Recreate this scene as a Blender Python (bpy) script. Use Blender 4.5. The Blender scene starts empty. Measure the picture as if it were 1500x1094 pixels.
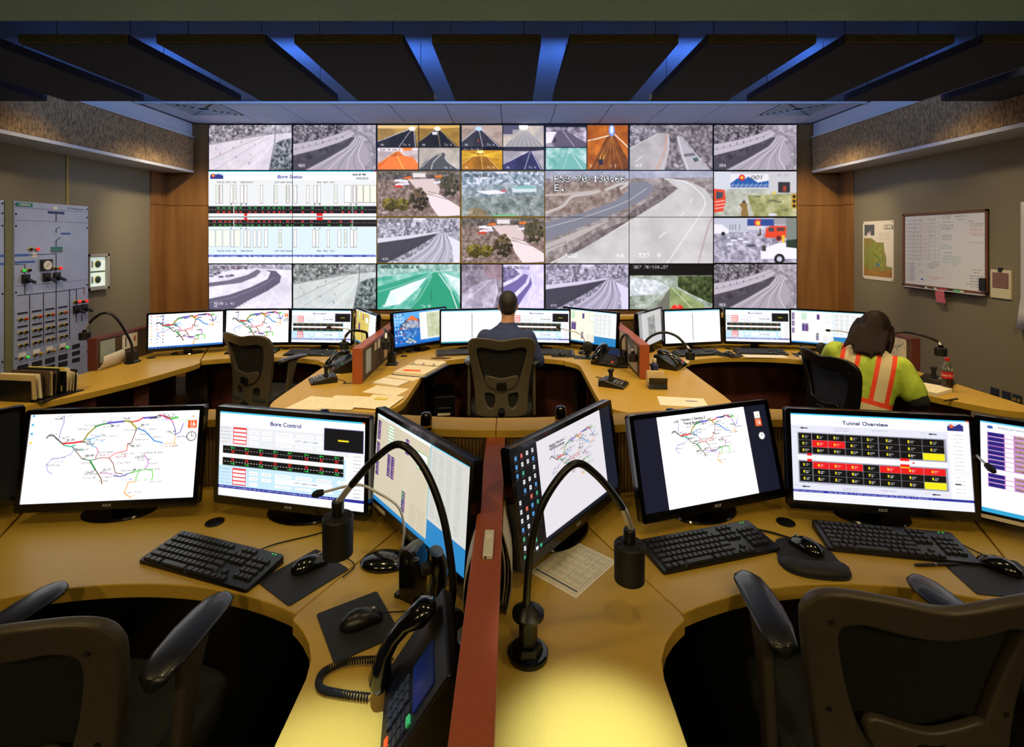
import bpy, bmesh, math, random
import numpy as np
from mathutils import Vector, Matrix, Euler
random.seed(7)
PI = math.pi
R = math.radians
SC = bpy.context.scene
COL = SC.collection
CAMZ = 1.77      # lens height above the carpet
ZD = 0.74        # worktop height

# ------------------------------------------------------------------ camera
cam = bpy.data.cameras.new('camera')
cam.sensor_width = 36.0
cam.lens = 18.0
cam.shift_y = -0.1313
cam.clip_start = 0.05
camo = bpy.data.objects.new('camera', cam)
camo.location = (0, 0, CAMZ)
camo.rotation_euler = (PI / 2, 0, 0)
COL.objects.link(camo)
SC.camera = camo

# ------------------------------------------------------------------ world, exposure
w = bpy.data.worlds.new('world')
SC.world = w
w.use_nodes = True
w.node_tree.nodes['Background'].inputs[0].default_value = (0.02, 0.022, 0.03, 1)
w.node_tree.nodes['Background'].inputs[1].default_value = 0.3
SC.view_settings.view_transform = 'Standard'
SC.view_settings.look = 'None'
SC.view_settings.gamma = 1
SC.view_settings.exposure = 0.0
SC.view_settings.use_curve_mapping = False
SC.cycles.use_denoising = True
SC.cycles.max_bounces = 6
SC.cycles.diffuse_bounces = 3
SC.cycles.glossy_bounces = 3
SC.cycles.sample_clamp_indirect = 4.0

# ------------------------------------------------------------------ room lamps (recessed downlights) and added fill spots
WARM = (1.0, 0.74, 0.37)
def spot(loc, to, energy, color=WARM, ang=100, blend=0.8, size=0.06):
    l = bpy.data.lights.new('downlight_or_fill', 'SPOT')
    l.energy = energy
    l.color = color
    l.spot_size = R(ang)
    l.spot_blend = blend
    l.shadow_soft_size = size
    o = bpy.data.objects.new('downlight_or_fill', l)
    o.location = loc
    d = Vector(to) - Vector(loc)
    o.rotation_euler = d.to_track_quat('-Z', 'Y').to_euler()
    COL.objects.link(o)
    return o
# low ceiling over the near consoles
for x in (-1.9, -0.65, 0.55, 1.8):
    spot((x, 1.25, 2.72), (x, 1.5, 0.74), 17, ang=110)
# unseen fill spots added behind the camera to light the chair backs
for x in (-2.2, -0.75, 0.75, 2.2):
    spot((x, -1.3, 2.70), (x, 1.1, 0.75), 66, ang=90, size=0.12)
# one tighter pair over the near peninsula
spot((0.17, 0.96, 2.72), (0.17, 1.02, 0.74), 640, (0.46, 0.64, 1.0), ang=14, blend=1.0, size=0.04)
spot((-0.37, 0.90, 2.72), (-0.37, 0.97, 0.74), 480, (0.46, 0.64, 1.0), ang=14, blend=1.0, size=0.04)
# fill spots added at the low ceiling edge to light the far chair backs
for x in (-3.0, -1.5, 0.0, 1.4, 2.8):
    spot((x, 2.15, 2.73), (x * 1.03, 4.0, 0.8), 120, ang=106, blend=0.7, size=0.10)
# high ceiling between the baffles and the tile field, over the far consoles
for x in (-3.1, -1.75, -0.45, 0.95, 2.15, 3.05):
    spot((x, 4.25, 3.22), (x * 1.0, 4.15, 0.74), 70, ang=95)
# wall washers tucked beside the bulkheads, and two spots added to brighten the wood cladding
for y in (5.5, 4.3, 3.1):
    spot((-3.2, y, 3.2), (-4.46, y, 1.55), 52, (1.0, 0.83, 0.57), ang=66, blend=1.0, size=0.10)
    spot((2.95, y, 3.2), (4.21, y, 1.55), 52, (1.0, 0.83, 0.57), ang=66, blend=1.0, size=0.10)
spot((-3.3, 5.2, 3.22), (-4.2, 6.5, 1.5), 190, (1.0, 0.80, 0.52), ang=62, size=0.08)
spot((3.1, 5.2, 3.22), (3.92, 6.5, 1.5), 190, (1.0, 0.80, 0.52), ang=62, size=0.08)
# blue LED battens lying on top of the hanging baffles, shining up at the ceiling and on toward the tiles
def batten(x, y, energy, tilt):
    l = bpy.data.lights.new('blue_batten', 'AREA')
    l.shape = 'RECTANGLE'
    l.size = 0.45
    l.size_y = 0.12
    l.energy = energy
    l.color = (0.22, 0.44, 1.0)
    o = bpy.data.objects.new('blue_batten', l)
    o.location = (x, y, 2.93)
    o.rotation_euler = (PI - R(tilt), 0, 0)
    COL.objects.link(o)
for k in range(-4, 5):
    batten(-0.14 + 0.754 * k, 3.90, 10.0, 64)
    batten(-0.14 + 0.754 * k, 3.60, 0.12, 0)

# ------------------------------------------------------------------ materials
MATS = {}
def nt(name):
    m = bpy.data.materials.new(name)
    m.use_nodes = True
    b = m.node_tree.nodes['Principled BSDF']
    MATS[name] = m
    return m, m.node_tree, b
def lin(c):
    return tuple(((x / 12.92) if x <= 0.04045 else ((x + 0.055) / 1.055) ** 2.4) for x in c)
def hexc(h):
    return lin(tuple(int(h[i:i + 2], 16) / 255 for i in (0, 2, 4)))
def noise_mix(t, ca, cb, scale, detail=3, lo=0.35, hi=0.65, stretch=(1, 1, 1), coord='Object'):
    tc = t.nodes.new('ShaderNodeTexCoord')
    mp = t.nodes.new('ShaderNodeMapping')
    mp.inputs['Scale'].default_value = stretch
    n = t.nodes.new('ShaderNodeTexNoise')
    n.inputs['Scale'].default_value = scale
    n.inputs['Detail'].default_value = detail
    r = t.nodes.new('ShaderNodeValToRGB')
    r.color_ramp.elements[0].position = lo
    r.color_ramp.elements[1].position = hi
    r.color_ramp.elements[0].color = (*ca, 1)
    r.color_ramp.elements[1].color = (*cb, 1)
    t.links.new(tc.outputs[coord], mp.inputs[0])
    t.links.new(mp.outputs[0], n.inputs['Vector'])
    t.links.new(n.outputs['Fac'], r.inputs[0])
    return r, n
def M(name, col, rough=0.5, metal=0.0, var=0.0, scale=40, bump=0.0, stretch=(1, 1, 1), spec=0.5, emit=None, es=1.0, coat=0.0, lo=0.35, hi=0.65, alpha=1.0, trans=0.0):
    if name in MATS:
        return MATS[name]
    if isinstance(col, str):
        col = hexc(col)
    m, t, b = nt(name)
    b.inputs['Roughness'].default_value = rough
    b.inputs['Metallic'].default_value = metal
    b.inputs['Specular IOR Level'].default_value = spec
    b.inputs['Coat Weight'].default_value = coat
    b.inputs['Transmission Weight'].default_value = trans
    ca = tuple(max(0, x * (1 - var)) for x in col)
    cb = tuple(min(1, x * (1 + var)) for x in col)
    r, n = noise_mix(t, ca, cb, scale, lo=lo, hi=hi, stretch=stretch)
    t.links.new(r.outputs[0], b.inputs['Base Color'])
    if bump:
        bp = t.nodes.new('ShaderNodeBump')
        bp.inputs['Strength'].default_value = bump
        bp.inputs['Distance'].default_value = 0.002
        t.links.new(n.outputs['Fac'], bp.inputs['Height'])
        t.links.new(bp.outputs[0], b.inputs['Normal'])
    if emit is not None:
        if isinstance(emit, str):
            emit = hexc(emit)
        b.inputs['Emission Color'].default_value = (*emit, 1)
        b.inputs['Emission Strength'].default_value = es
    return m

M('laminate', 'b49238', 0.40, spec=0.35, var=0.10, scale=420, lo=0.30, hi=0.48)
M('laminate_edge', 'b59c60', 0.45, var=0.06, scale=90)
M('black_plastic', '0d0d0f', 0.35, var=0.15, scale=60)
M('black_gloss', '08080a', 0.16, var=0.1, scale=20, coat=0.3)
M('black_matte', '121214', 0.65, var=0.2, scale=300, bump=0.15)
M('rubber', '0b0b0c', 0.8, var=0.2, scale=500, bump=0.2)
M('key_plastic', '1c1d20', 0.45, var=0.15, scale=80)
M('key_shiny', '26282c', 0.35, var=0.15, scale=80)
M('chrome', 'e4e4e8', 0.28, metal=0.75, var=0.03)
M('steel', '9a9aa0', 0.35, metal=0.9, var=0.06)
M('logo_grey', 'b4b4b8', 0.5)
M('white_plastic', 'd9d5c6', 0.4, var=0.03)
M('cap_red', '9c4d2a', 0.42, var=0.08, scale=260, lo=0.3, hi=0.6)
M('divider_fabric', '56442f', 0.9, var=0.25, scale=500, bump=0.5)
M('maroon_panel', '63302a', 0.55, var=0.1, scale=12)
M('dark_panel', '231815', 0.7, var=0.15, scale=12)
M('chair_frame', '4a4336', 0.42, var=0.12, scale=260, bump=0.08)
M('chair_pad', '1d1e22', 0.34, var=0.12, scale=60, coat=0.15)
M('chair_seat', '23272a', 0.9, var=0.25, scale=600, bump=0.4)
M('chair_mesh', '08090b', 0.9, var=0.3, scale=700, bump=0.5)
M('blue_mesh', '141a30', 0.85, var=0.3, scale=700, bump=0.5)
M('paper', 'e4dabe', 0.8, var=0.03, scale=10)
M('paper_white', 'e6e1d6', 0.75, var=0.03, scale=10)
M('paper_yellow', 'd8c860', 0.8, var=0.03)
M('manila', 'c9b083', 0.8, var=0.06, scale=8)
M('brown_folder', '4e3a2a', 0.8, var=0.1, scale=8)
M('switch_grey', 'a8b0cc', 0.38, var=0.05, scale=5, metal=0.25)
M('switch_side', '72724c', 0.5, var=0.08)
M('teal_plate', '1f7f7a', 0.5)
M('navy_plate', '22306e', 0.5)
M('slate_plate', '54707c', 0.5)
M('blue_line', '3f62b8', 0.5)
M('ink', '17171a', 0.6)
M('red_lamp', 'd02028', 0.25, emit='ff2030', es=0.9)
M('red_button', 'c0221e', 0.35)
M('green_lamp', '20c040', 0.25, emit='30e060', es=0.6)
M('amber', 'c9a94a', 0.3, metal=0.6)
M('dark_lamp', '12141c', 0.2)
M('blue_lamp', '2030c0', 0.25, emit='3050ff', es=3.0)
M('red_plastic', 'b01e18', 0.4)
M('aluminium', 'c9c9cc', 0.4, metal=0.3, var=0.03)
M('wall_paint', '7d745e', 0.85, var=0.04, scale=160, bump=0.15)
M('soffit_paint', 'c4c6cc', 0.8, var=0.02, scale=60)
M('low_ceiling', '9cc8b4', 0.75, var=0.03, scale=30)
M('ceiling_lit_blue', '365078', 0.85, var=0.03, scale=30)  # blue glow and shade of the near ceiling put into its colour
M('tile_lit_blue', 'b9c4e4', 0.9, var=0.05, scale=300, bump=0.2)  # white tile, with the bluish light on it put into the colour
M('tile_grid', '8a8fa0', 0.6)
M('brass_strip', 'a58a3a', 0.5)
M('vent_metal', '9fb0c8', 0.5)
M('vent_dark', '15181c', 0.8)
M('baffle_dark', '1c2338', 0.95, var=0.25, scale=220, bump=0.3, stretch=(1, 4, 1))
M('baffle_edge', '8a7040', 0.9, var=0.4, scale=60, stretch=(1, 1, 6), bump=0.4)
M('carpet', '17181b', 0.95, var=0.6, scale=350, bump=0.6)
M('skin', 'b98a6c', 0.55, var=0.05, scale=30)
M('hair_dark', '17120f', 0.6, var=0.3, scale=120, stretch=(1, 1, 0.2), bump=0.4)
M('hair_brown', '170a07', 0.6, spec=0.15, var=0.4, scale=90, stretch=(1, 1, 0.15), bump=0.5)
M('navy_shirt', '2c3a68', 0.85, var=0.12, scale=25, bump=0.3)
M('trousers', '1d2027', 0.9, var=0.1, scale=60)
M('black_knit', '101013', 0.9, var=0.3, scale=200, bump=0.4)
M('board_white', 'd9dade', 0.3, var=0.01)
M('board_wood', '6b4226', 0.5, var=0.15, scale=14, stretch=(1, 1, 6))
M('pink_note', 'd76a80', 0.8, var=0.03)
M('red_label', 'c01522', 0.4)
M('cola', '1c0b06', 0.08, spec=0.6)
M('clear_plastic', 'dfe6e6', 0.05, trans=0.9)
M('outlet_navy', '2a2f3f', 0.4)
M('gauge_face', 'e8f2ea', 0.4, emit='dff5e8', es=0.5)
M('gauge_box', 'a8a49c', 0.5)
M('gauge_ring', '1f3a34', 0.3)
M('gauge_yellow', 'd8d040', 0.4)
M('pink_panel', 'a86a62', 0.6, var=0.06)
M('green_key', '3fa860', 0.4, emit='30c060', es=0.15)
M('orange_key', 'e04818', 0.4, emit='ff4010', es=0.4)
M('phone_lcd', '1b2c66', 0.15, emit='22386f', es=0.06)
M('lamp_lens', 'e8e4d0', 0.3)
M('eye_white', 'e8e4de', 0.3)
M('lip', '8f5548', 0.5)
M('shoe', '0c0c0d', 0.5)

def wood_material():
    m, t, b = nt('wood')
    r, n = noise_mix(t, hexc('84592e'), hexc('a0703c'), 2.2, 6, 0.3, 0.7, (6, 6, 0.5))
    r2, n2 = noise_mix(t, (0.72, 0.72, 0.72), (1, 1, 1), 1.3, 2, 0.3, 0.7, (1, 1, 1.2))
    mx = t.nodes.new('ShaderNodeMixRGB')
    mx.blend_type = 'MULTIPLY'
    mx.inputs[0].default_value = 0.7
    t.links.new(r.outputs[0], mx.inputs[1])
    t.links.new(r2.outputs[0], mx.inputs[2])
    t.links.new(mx.outputs[0], b.inputs['Base Color'])
    b.inputs['Roughness'].default_value = 0.42
wood_material()
def mosaic_material():
    m, t, b = nt('soffit_fabric')
    r, n = noise_mix(t, hexc('6a543a'), hexc('a8875c'), 60, 2, 0.36, 0.64, (1, 1.6, 0.5))
    t.links.new(r.outputs[0], b.inputs['Base Color'])
    b.inputs['Roughness'].default_value = 0.95
    bp = t.nodes.new('ShaderNodeBump')
    bp.inputs['Strength'].default_value = 0.3
    bp.inputs['Distance'].default_value = 0.003
    t.links.new(n.outputs['Fac'], bp.inputs['Height'])
    t.links.new(bp.outputs[0], b.inputs['Normal'])
mosaic_material()
def ribbed_material():
    m, t, b = nt('ribbed')
    tc = t.nodes.new('ShaderNodeTexCoord')
    wv = t.nodes.new('ShaderNodeTexWave')
    wv.bands_direction = 'X'
    wv.inputs['Scale'].default_value = 22
    wv.inputs['Distortion'].default_value = 0.3
    t.links.new(tc.outputs['Object'], wv.inputs['Vector'])
    r = t.nodes.new('ShaderNodeValToRGB')
    r.color_ramp.elements[0].color = (*hexc('4c3a22'), 1)
    r.color_ramp.elements[1].color = (*hexc('86693c'), 1)
    t.links.new(wv.outputs['Fac'], r.inputs[0])
    t.links.new(r.outputs[0], b.inputs['Base Color'])
    bp = t.nodes.new('ShaderNodeBump')
    bp.inputs['Strength'].default_value = 0.5
    bp.inputs['Distance'].default_value = 0.004
    t.links.new(wv.outputs['Fac'], bp.inputs['Height'])
    t.links.new(bp.outputs[0], b.inputs['Normal'])
    b.inputs['Roughness'].default_value = 0.9
ribbed_material()
def screen_material(name, strength, rough=0.25):
    m, t, b = nt(name)
    at = t.nodes.new('ShaderNodeAttribute')
    at.attribute_name = 'picture'
    b.inputs['Base Color'].default_value = (0.01, 0.01, 0.012, 1)
    b.inputs['Roughness'].default_value = rough
    b.inputs['Specular IOR Level'].default_value = 0.25
    t.links.new(at.outputs['Color'], b.inputs['Emission Color'])
    b.inputs['Emission Strength'].default_value = strength
    m.cycles.emission_sampling = 'NONE'
screen_material('screen', 1.15)
screen_material('wall_screen', 1.12, 0.5)
def print_material(name, rough=0.6):
    m, t, b = nt(name)
    at = t.nodes.new('ShaderNodeAttribute')
    at.attribute_name = 'picture'
    t.links.new(at.outputs['Color'], b.inputs['Base Color'])
    b.inputs['Roughness'].default_value = rough
print_material('printed')
print_material('printed_board', 0.25)
def vest_material():
    m, t, b = nt('hi_vis')
    tc = t.nodes.new('ShaderNodeTexCoord')
    sp = t.nodes.new('ShaderNodeSeparateXYZ')
    t.links.new(tc.outputs['Object'], sp.inputs[0])
    def math_(op, a, v=None, c=None):
        n = t.nodes.new('ShaderNodeMath')
        n.operation = op
        for i, q in enumerate((a, v, c)):
            if q is None:
                continue
            if isinstance(q, (int, float)):
                n.inputs[i].default_value = q
            else:
                t.links.new(q, n.inputs[i])
        return n.outputs[0]
    ax = math_('ABSOLUTE', sp.outputs[0])
    dx = math_('ABSOLUTE', math_('SUBTRACT', ax, 0.098))
    dz = math_('ABSOLUTE', math_('SUBTRACT', sp.outputs[2], 0.120))
    torso = math_('LESS_THAN', ax, 0.165)
    vert = math_('MULTIPLY', math_('LESS_THAN', dx, 0.056), math_('GREATER_THAN', sp.outputs[2], 0.03))
    vsil = math_('MULTIPLY', math_('LESS_THAN', dx, 0.030), math_('GREATER_THAN', sp.outputs[2], 0.03))
    hor = math_('MULTIPLY', math_('LESS_THAN', dz, 0.058), math_('LESS_THAN', ax, 0.26))
    hsil = math_('MULTIPLY', math_('LESS_THAN', dz, 0.028), math_('LESS_THAN', ax, 0.26))
    orange = math_('MAXIMUM', vert, hor)
    silver = math_('MAXIMUM', math_('MULTIPLY', vsil, math_('SUBTRACT', 1.0, math_('SUBTRACT', hor, hsil))), hsil)
    rl, nl = noise_mix(t, hexc('8fa82a'), hexc('b4cc48'), 14, 3)
    m1 = t.nodes.new('ShaderNodeMixRGB')
    m1.inputs[2].default_value = (*hexc('e8431f'), 1)
    t.links.new(orange, m1.inputs[0])
    t.links.new(rl.outputs[0], m1.inputs[1])
    m2 = t.nodes.new('ShaderNodeMixRGB')
    m2.inputs[2].default_value = (*hexc('cdbf9c'), 1)
    t.links.new(silver, m2.inputs[0])
    t.links.new(m1.outputs[0], m2.inputs[1])
    t.links.new(m2.outputs[0], b.inputs['Base Color'])
    b.inputs['Roughness'].default_value = 0.75
vest_material()
def lined_paper():
    m, t, b = nt('typed_paper')
    tc = t.nodes.new('ShaderNodeTexCoord')
    sp = t.nodes.new('ShaderNodeSeparateXYZ')
    t.links.new(tc.outputs['Generated'], sp.inputs[0])
    def mm(op, a, v):
        n = t.nodes.new('ShaderNodeMath')
        n.operation = op
        t.links.new(a, n.inputs[0])
        if isinstance(v, (int, float)):
            n.inputs[1].default_value = v
        else:
            t.links.new(v, n.inputs[1])
        return n.outputs[0]
    fr = mm('FRACT', mm('MULTIPLY', sp.outputs[1], 22.0), 1.0)
    ln = mm('GREATER_THAN', fr, 0.62)
    nz = t.nodes.new('ShaderNodeTexNoise')
    nz.inputs['Scale'].default_value = 14
    t.links.new(tc.outputs['Generated'], nz.inputs['Vector'])
    k = mm('MULTIPLY', ln, mm('GREATER_THAN', nz.outputs['Fac'], 0.52))
    k = mm('MULTIPLY', k, mm('GREATER_THAN', sp.outputs[0], 0.1))
    k = mm('MULTIPLY', k, mm('LESS_THAN', sp.outputs[0], 0.9))
    mx = t.nodes.new('ShaderNodeMixRGB')
    mx.inputs[1].default_value = (*hexc('e8e0c8'), 1)
    mx.inputs[2].default_value = (*hexc('cbc2aa'), 1)
    t.links.new(k, mx.inputs[0])
    t.links.new(mx.outputs[0], b.inputs['Base Color'])
    b.inputs['Roughness'].default_value = 0.8
lined_paper()

# ------------------------------------------------------------------ mesh helpers
class MB:
    def __init__(self):
        self.v = []
        self.f = []
    def add(self, vs, fs):
        o = len(self.v)
        self.v += [Vector(p) for p in vs]
        self.f += [tuple(i + o for i in f) for f in fs]
        return self
    def box(self, x0, y0, z0, x1, y1, z1):
        return self.add([(x0, y0, z0), (x1, y0, z0), (x1, y1, z0), (x0, y1, z0), (x0, y0, z1), (x1, y0, z1), (x1, y1, z1), (x0, y1, z1)],
                        [(3, 2, 1, 0), (4, 5, 6, 7), (0, 1, 5, 4), (1, 2, 6, 5), (2, 3, 7, 6), (3, 0, 4, 7)])
    def cbox(self, c, s, rot=None):
        m = MB().box(-s[0] / 2, -s[1] / 2, -s[2] / 2, s[0] / 2, s[1] / 2, s[2] / 2)
        T_ = Matrix.Translation(c) @ (rot.to_4x4() if rot is not None else Matrix())
        return self.add([T_ @ p for p in m.v], m.f)
    def prism(self, pts, z0, z1):
        n = len(pts)
        a = sum(pts[i][0] * pts[(i + 1) % n][1] - pts[(i + 1) % n][0] * pts[i][1] for i in range(n))
        if a < 0:
            pts = pts[::-1]
        return self.add([(p[0], p[1], z0) for p in pts] + [(p[0], p[1], z1) for p in pts],
                        [tuple(range(n - 1, -1, -1)), tuple(range(n, 2 * n))] + [(i, (i + 1) % n, n + (i + 1) % n, n + i) for i in range(n)])
    def loft(self, rings, cap=True):
        n = len(rings[0])
        vs = [p for r in rings for p in r]
        fs = []
        for k in range(len(rings) - 1):
            for i in range(n):
                j = (i + 1) % n
                fs.append((k * n + i, k * n + j, (k + 1) * n + j, (k + 1) * n + i))
        if cap:
            fs.append(tuple(range(n - 1, -1, -1)))
            fs.append(tuple((len(rings) - 1) * n + i for i in range(n)))
        return self.add(vs, fs)
    def tube(self, path, r, n=8, cap=True):
        path = [Vector(p) for p in path]
        rs = r if isinstance(r, (list, tuple)) else [r] * len(path)
        rings = []
        nrm = None
        for i, p in enumerate(path):
            d = (path[min(i + 1, len(path) - 1)] - path[max(i - 1, 0)]).normalized()
            if nrm is None:
                nrm = d.orthogonal().normalized()
            else:
                nrm = (nrm - d * nrm.dot(d))
                nrm = nrm.normalized() if nrm.length > 1e-6 else d.orthogonal().normalized()
            b = d.cross(nrm)
            rings.append([p + (nrm * math.cos(2 * PI * k / n) + b * math.sin(2 * PI * k / n)) * rs[i] for k in range(n)])
        return self.loft(rings, cap)
    def lathe(self, prof, c=(0, 0, 0), n=20, axis='z', sx=1, sy=1):
        rings = []
        for r, z in prof:
            ring = []
            for k in range(n):
                a = 2 * PI * k / n
                x, y = r * math.cos(a) * sx, r * math.sin(a) * sy
                if axis == 'z':
                    p = (c[0] + x, c[1] + y, c[2] + z)
                elif axis == 'y':
                    p = (c[0] + x, c[1] + z, c[2] - y)
                else:
                    p = (c[0] + z, c[1] + x, c[2] + y)
                ring.append(p)
            rings.append(ring)
        return self.loft(rings)
    def ell(self, c, r, n=16, m=10):
        prof = [(max(0.02, math.sin(PI * k / m)), -math.cos(PI * k / m)) for k in range(m + 1)]
        rings = [[(c[0] + q * r[0] * math.cos(2 * PI * k / n), c[1] + q * r[1] * math.sin(2 * PI * k / n), c[2] + z * r[2]) for k in range(n)] for q, z in prof]
        return self.loft(rings)
    def xf(self, mat):
        self.v = [mat @ p for p in self.v]
        return self
    def mesh(self, name, smooth=None):
        me = bpy.data.meshes.new(name)
        me.from_pydata([tuple(p) for p in self.v], [], self.f)
        me.validate()
        if smooth:
            me.polygons.foreach_set('use_smooth', [True] * len(me.polygons))
            me.set_sharp_from_angle(angle=R(smooth))
        me.update()
        return me
    def build(self, name, mat, parent=None, smooth=None, bevel=None, seg=2):
        o = bpy.data.objects.new(name, self.mesh(name, smooth))
        COL.objects.link(o)
        o.data.materials.append(MATS[mat] if isinstance(mat, str) else mat)
        if parent is not None:
            o.parent = parent
        if bevel:
            md = o.modifiers.new('bevel', 'BEVEL')
            md.width = bevel
            md.segments = seg
            md.limit_method = 'ANGLE'
            md.angle_limit = R(40)
        return o

def tag(o, label, cat, group=None, kind=None):
    o['label'] = label
    o['category'] = cat
    if group:
        o['group'] = group
    if kind:
        o['kind'] = kind
    return o
def T(name, label, cat, loc=(0, 0, 0), rz=0, group=None):
    o = bpy.data.objects.new(name, None)
    o.empty_display_size = 0.1
    COL.objects.link(o)
    o.location = loc
    o.rotation_euler = (0, 0, rz)
    return tag(o, label, cat, group)
def struct(o):
    o['kind'] = 'structure'
    return o
def dup(root, loc, rz, label=None, group=None):
    r = root.copy()
    COL.objects.link(r)
    r.location = loc
    r.rotation_euler = (0, 0, rz)
    if label:
        r['label'] = label
    if group:
        r['group'] = group
    for ch in list(root.children):
        c = ch.copy()
        COL.objects.link(c)
        c.parent = r
        for g in list(ch.children):
            d = g.copy()
            COL.objects.link(d)
            d.parent = c
    return r
def smooth_path(pts, k=6, closed=False):
    n = len(pts)
    P = [Vector(p) for p in pts]
    out = []
    rng = range(n) if closed else range(n - 1)
    for i in rng:
        p1, p2 = P[i], P[(i + 1) % n]
        p0 = P[(i - 1) % n] if closed or i > 0 else p1 * 2 - p2
        p3 = P[(i + 2) % n] if closed or i + 2 < n else p2 * 2 - p1
        for s in range(k):
            t = s / k
            out.append(0.5 * ((2 * p1) + (p2 - p0) * t + (2 * p0 - 5 * p1 + 4 * p2 - p3) * t * t + (3 * p1 - p0 - 3 * p2 + p3) * t ** 3))
    if not closed:
        out.append(P[-1])
    return out
def rrect(x0, y0, x1, y1, r, k=5):
    pts = []
    for cx, cy, a0 in ((x1 - r, y1 - r, 0), (x0 + r, y1 - r, 90), (x0 + r, y0 + r, 180), (x1 - r, y0 + r, 270)):
        for i in range(k):
            a = R(a0 + 90 * i / (k - 1))
            pts.append((cx + r * math.cos(a), cy + r * math.sin(a)))
    return pts
def plate_mesh(outlines, thick, bevel=0.0, step=0.03):
    """flat plate with holes: outlines of (x, z), thickness along y, centred on y = 0"""
    cu = bpy.data.curves.new('plate', 'CURVE')
    cu.dimensions = '2D'
    cu.fill_mode = 'BOTH'
    cu.extrude = thick / 2
    cu.bevel_depth = bevel
    cu.bevel_resolution = 2
    for ol in outlines:
        s = cu.splines.new('POLY')
        s.points.add(len(ol) - 1)
        for i, p in enumerate(ol):
            s.points[i].co = (p[0], p[1], 0, 1)
        s.use_cyclic_u = True
    o = bpy.data.objects.new('plate', cu)
    COL.objects.link(o)
    dg = bpy.context.evaluated_depsgraph_get()
    me = bpy.data.meshes.new_from_object(o.evaluated_get(dg))
    bpy.data.objects.remove(o)
    bpy.data.curves.remove(cu)
    bm = bmesh.new()
    bm.from_mesh(me)
    bmesh.ops.remove_doubles(bm, verts=bm.verts, dist=1e-5)
    for ax in (0, 1):
        lo = min(v.co[ax] for v in bm.verts)
        hi = max(v.co[ax] for v in bm.verts)
        q = lo + step
        while q < hi:
            co, no = [0, 0, 0], [0, 0, 0]
            co[ax], no[ax] = q, 1
            bmesh.ops.bisect_plane(bm, geom=bm.verts[:] + bm.edges[:] + bm.faces[:], plane_co=co, plane_no=no, dist=1e-5)
            q += step
    bm.to_mesh(me)
    bm.free()
    me.transform(Matrix.Rotation(PI / 2, 4, 'X'))
    return me
def link_mesh(name, me, mat, parent=None, smooth=None):
    o = bpy.data.objects.new(name, me)
    COL.objects.link(o)
    me.materials.clear()
    me.materials.append(MATS[mat])
    if smooth:
        me.polygons.foreach_set('use_smooth', [True] * len(me.polygons))
        me.set_sharp_from_angle(angle=R(smooth))
    if parent is not None:
        o.parent = parent
    return o
FONT_CACHE = {}
def text_tris(s, bold=0.0, shear=0.0):
    """triangles of a line of lettering, cap height 1, x from 0; returns (verts Nx2, tris, width)"""
    key = (s, bold, shear)
    if key in FONT_CACHE:
        return FONT_CACHE[key]
    cu = bpy.data.curves.new('lettering', 'FONT')
    cu.body = s
    cu.size = 1.37
    cu.offset = bold
    cu.shear = shear
    cu.resolution_u = 3
    o = bpy.data.objects.new('lettering', cu)
    COL.objects.link(o)
    dg = bpy.context.evaluated_depsgraph_get()
    me = bpy.data.meshes.new_from_object(o.evaluated_get(dg))
    bpy.data.objects.remove(o)
    bpy.data.curves.remove(cu)
    me.calc_loop_triangles()
    v = np.array([tuple(q.co)[:2] for q in me.vertices]) if len(me.vertices) else np.zeros((0, 2))
    tr = np.array([tuple(q.vertices) for q in me.loop_triangles]) if len(me.loop_triangles) else np.zeros((0, 3), int)
    wd = float(v[:, 0].max()) if len(v) else 0.0
    bpy.data.meshes.remove(me)
    FONT_CACHE[key] = (v, tr, wd)
    return FONT_CACHE[key]
def lettering(name, s, height, mat, parent, origin, xdir=(1, 0, 0), zdir=(0, 0, 1), centre=True, bold=0.0, shear=0.0, lift=0.0008):
    v, tr, wd = text_tris(s, bold, shear)
    X, Z = Vector(xdir), Vector(zdir)
    nrm = X.cross(Z)
    off = wd / 2 if centre else 0
    mb = MB()
    mb.add([Vector(origin) + X * ((p[0] - off) * height) + Z * (p[1] * height) + nrm * lift for p in v], [tuple(t) for t in tr])
    return mb.build(name, mat, parent)

# ------------------------------------------------------------------ flat pictures for screens and prints (colour attribute on a grid)
F57 = {}
_f = ("0000000000 00005F0000 0007000700 147F147F14 242A7F2A12 2313086462 3649562050 0008070300 001C224100 0041221C00 2A1C7F1C2A 08083E0808 0080703000 0808080808 0000606000 2010080402 "
      "3E5149453E 00427F4000 7249494946 2141494D33 1814127F10 2745454539 3C4A494931 4121110907 3649494936 464949291E 0000140000 0040340000 0008142241 1414141414 0041221408 0201590906 3E415D594E "
      "7C1211127C 7F49494936 3E41414122 7F4141413E 7F49494941 7F09090901 3E41415173 7F0808087F 00417F4100 2040413F01 7F08142241 7F40404040 7F021C027F 7F0408107F 3E4141413E 7F09090906 3E4151215E 7F09192946 2649494932 03017F0103 3F4040403F 1F2040201F 3F4038403F 6314081463 0304780403 6159494D43 "
      "007F414141 0204081020 004141417F 0402010204 4040404040 0003070800 2054547840 7F28444438 3844444428 384444287F 3854545418 00087E0902 18A4A49C78 7F08040478 00447D4000 2040403D00 7F10284400 00417F4000 7C04780478 7C08040478 3844444438 FC18242418 18242418FC 7C08040408 4854545424 04043F4424 3C4040207C 1C2040201C 3C4030403C 4428102844 4C9090907C 4464544C44").split()
for _i, _h in enumerate(_f):
    F57[chr(32 + _i)] = [int(_h[k:k + 2], 16) for k in range(0, 10, 2)]
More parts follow.
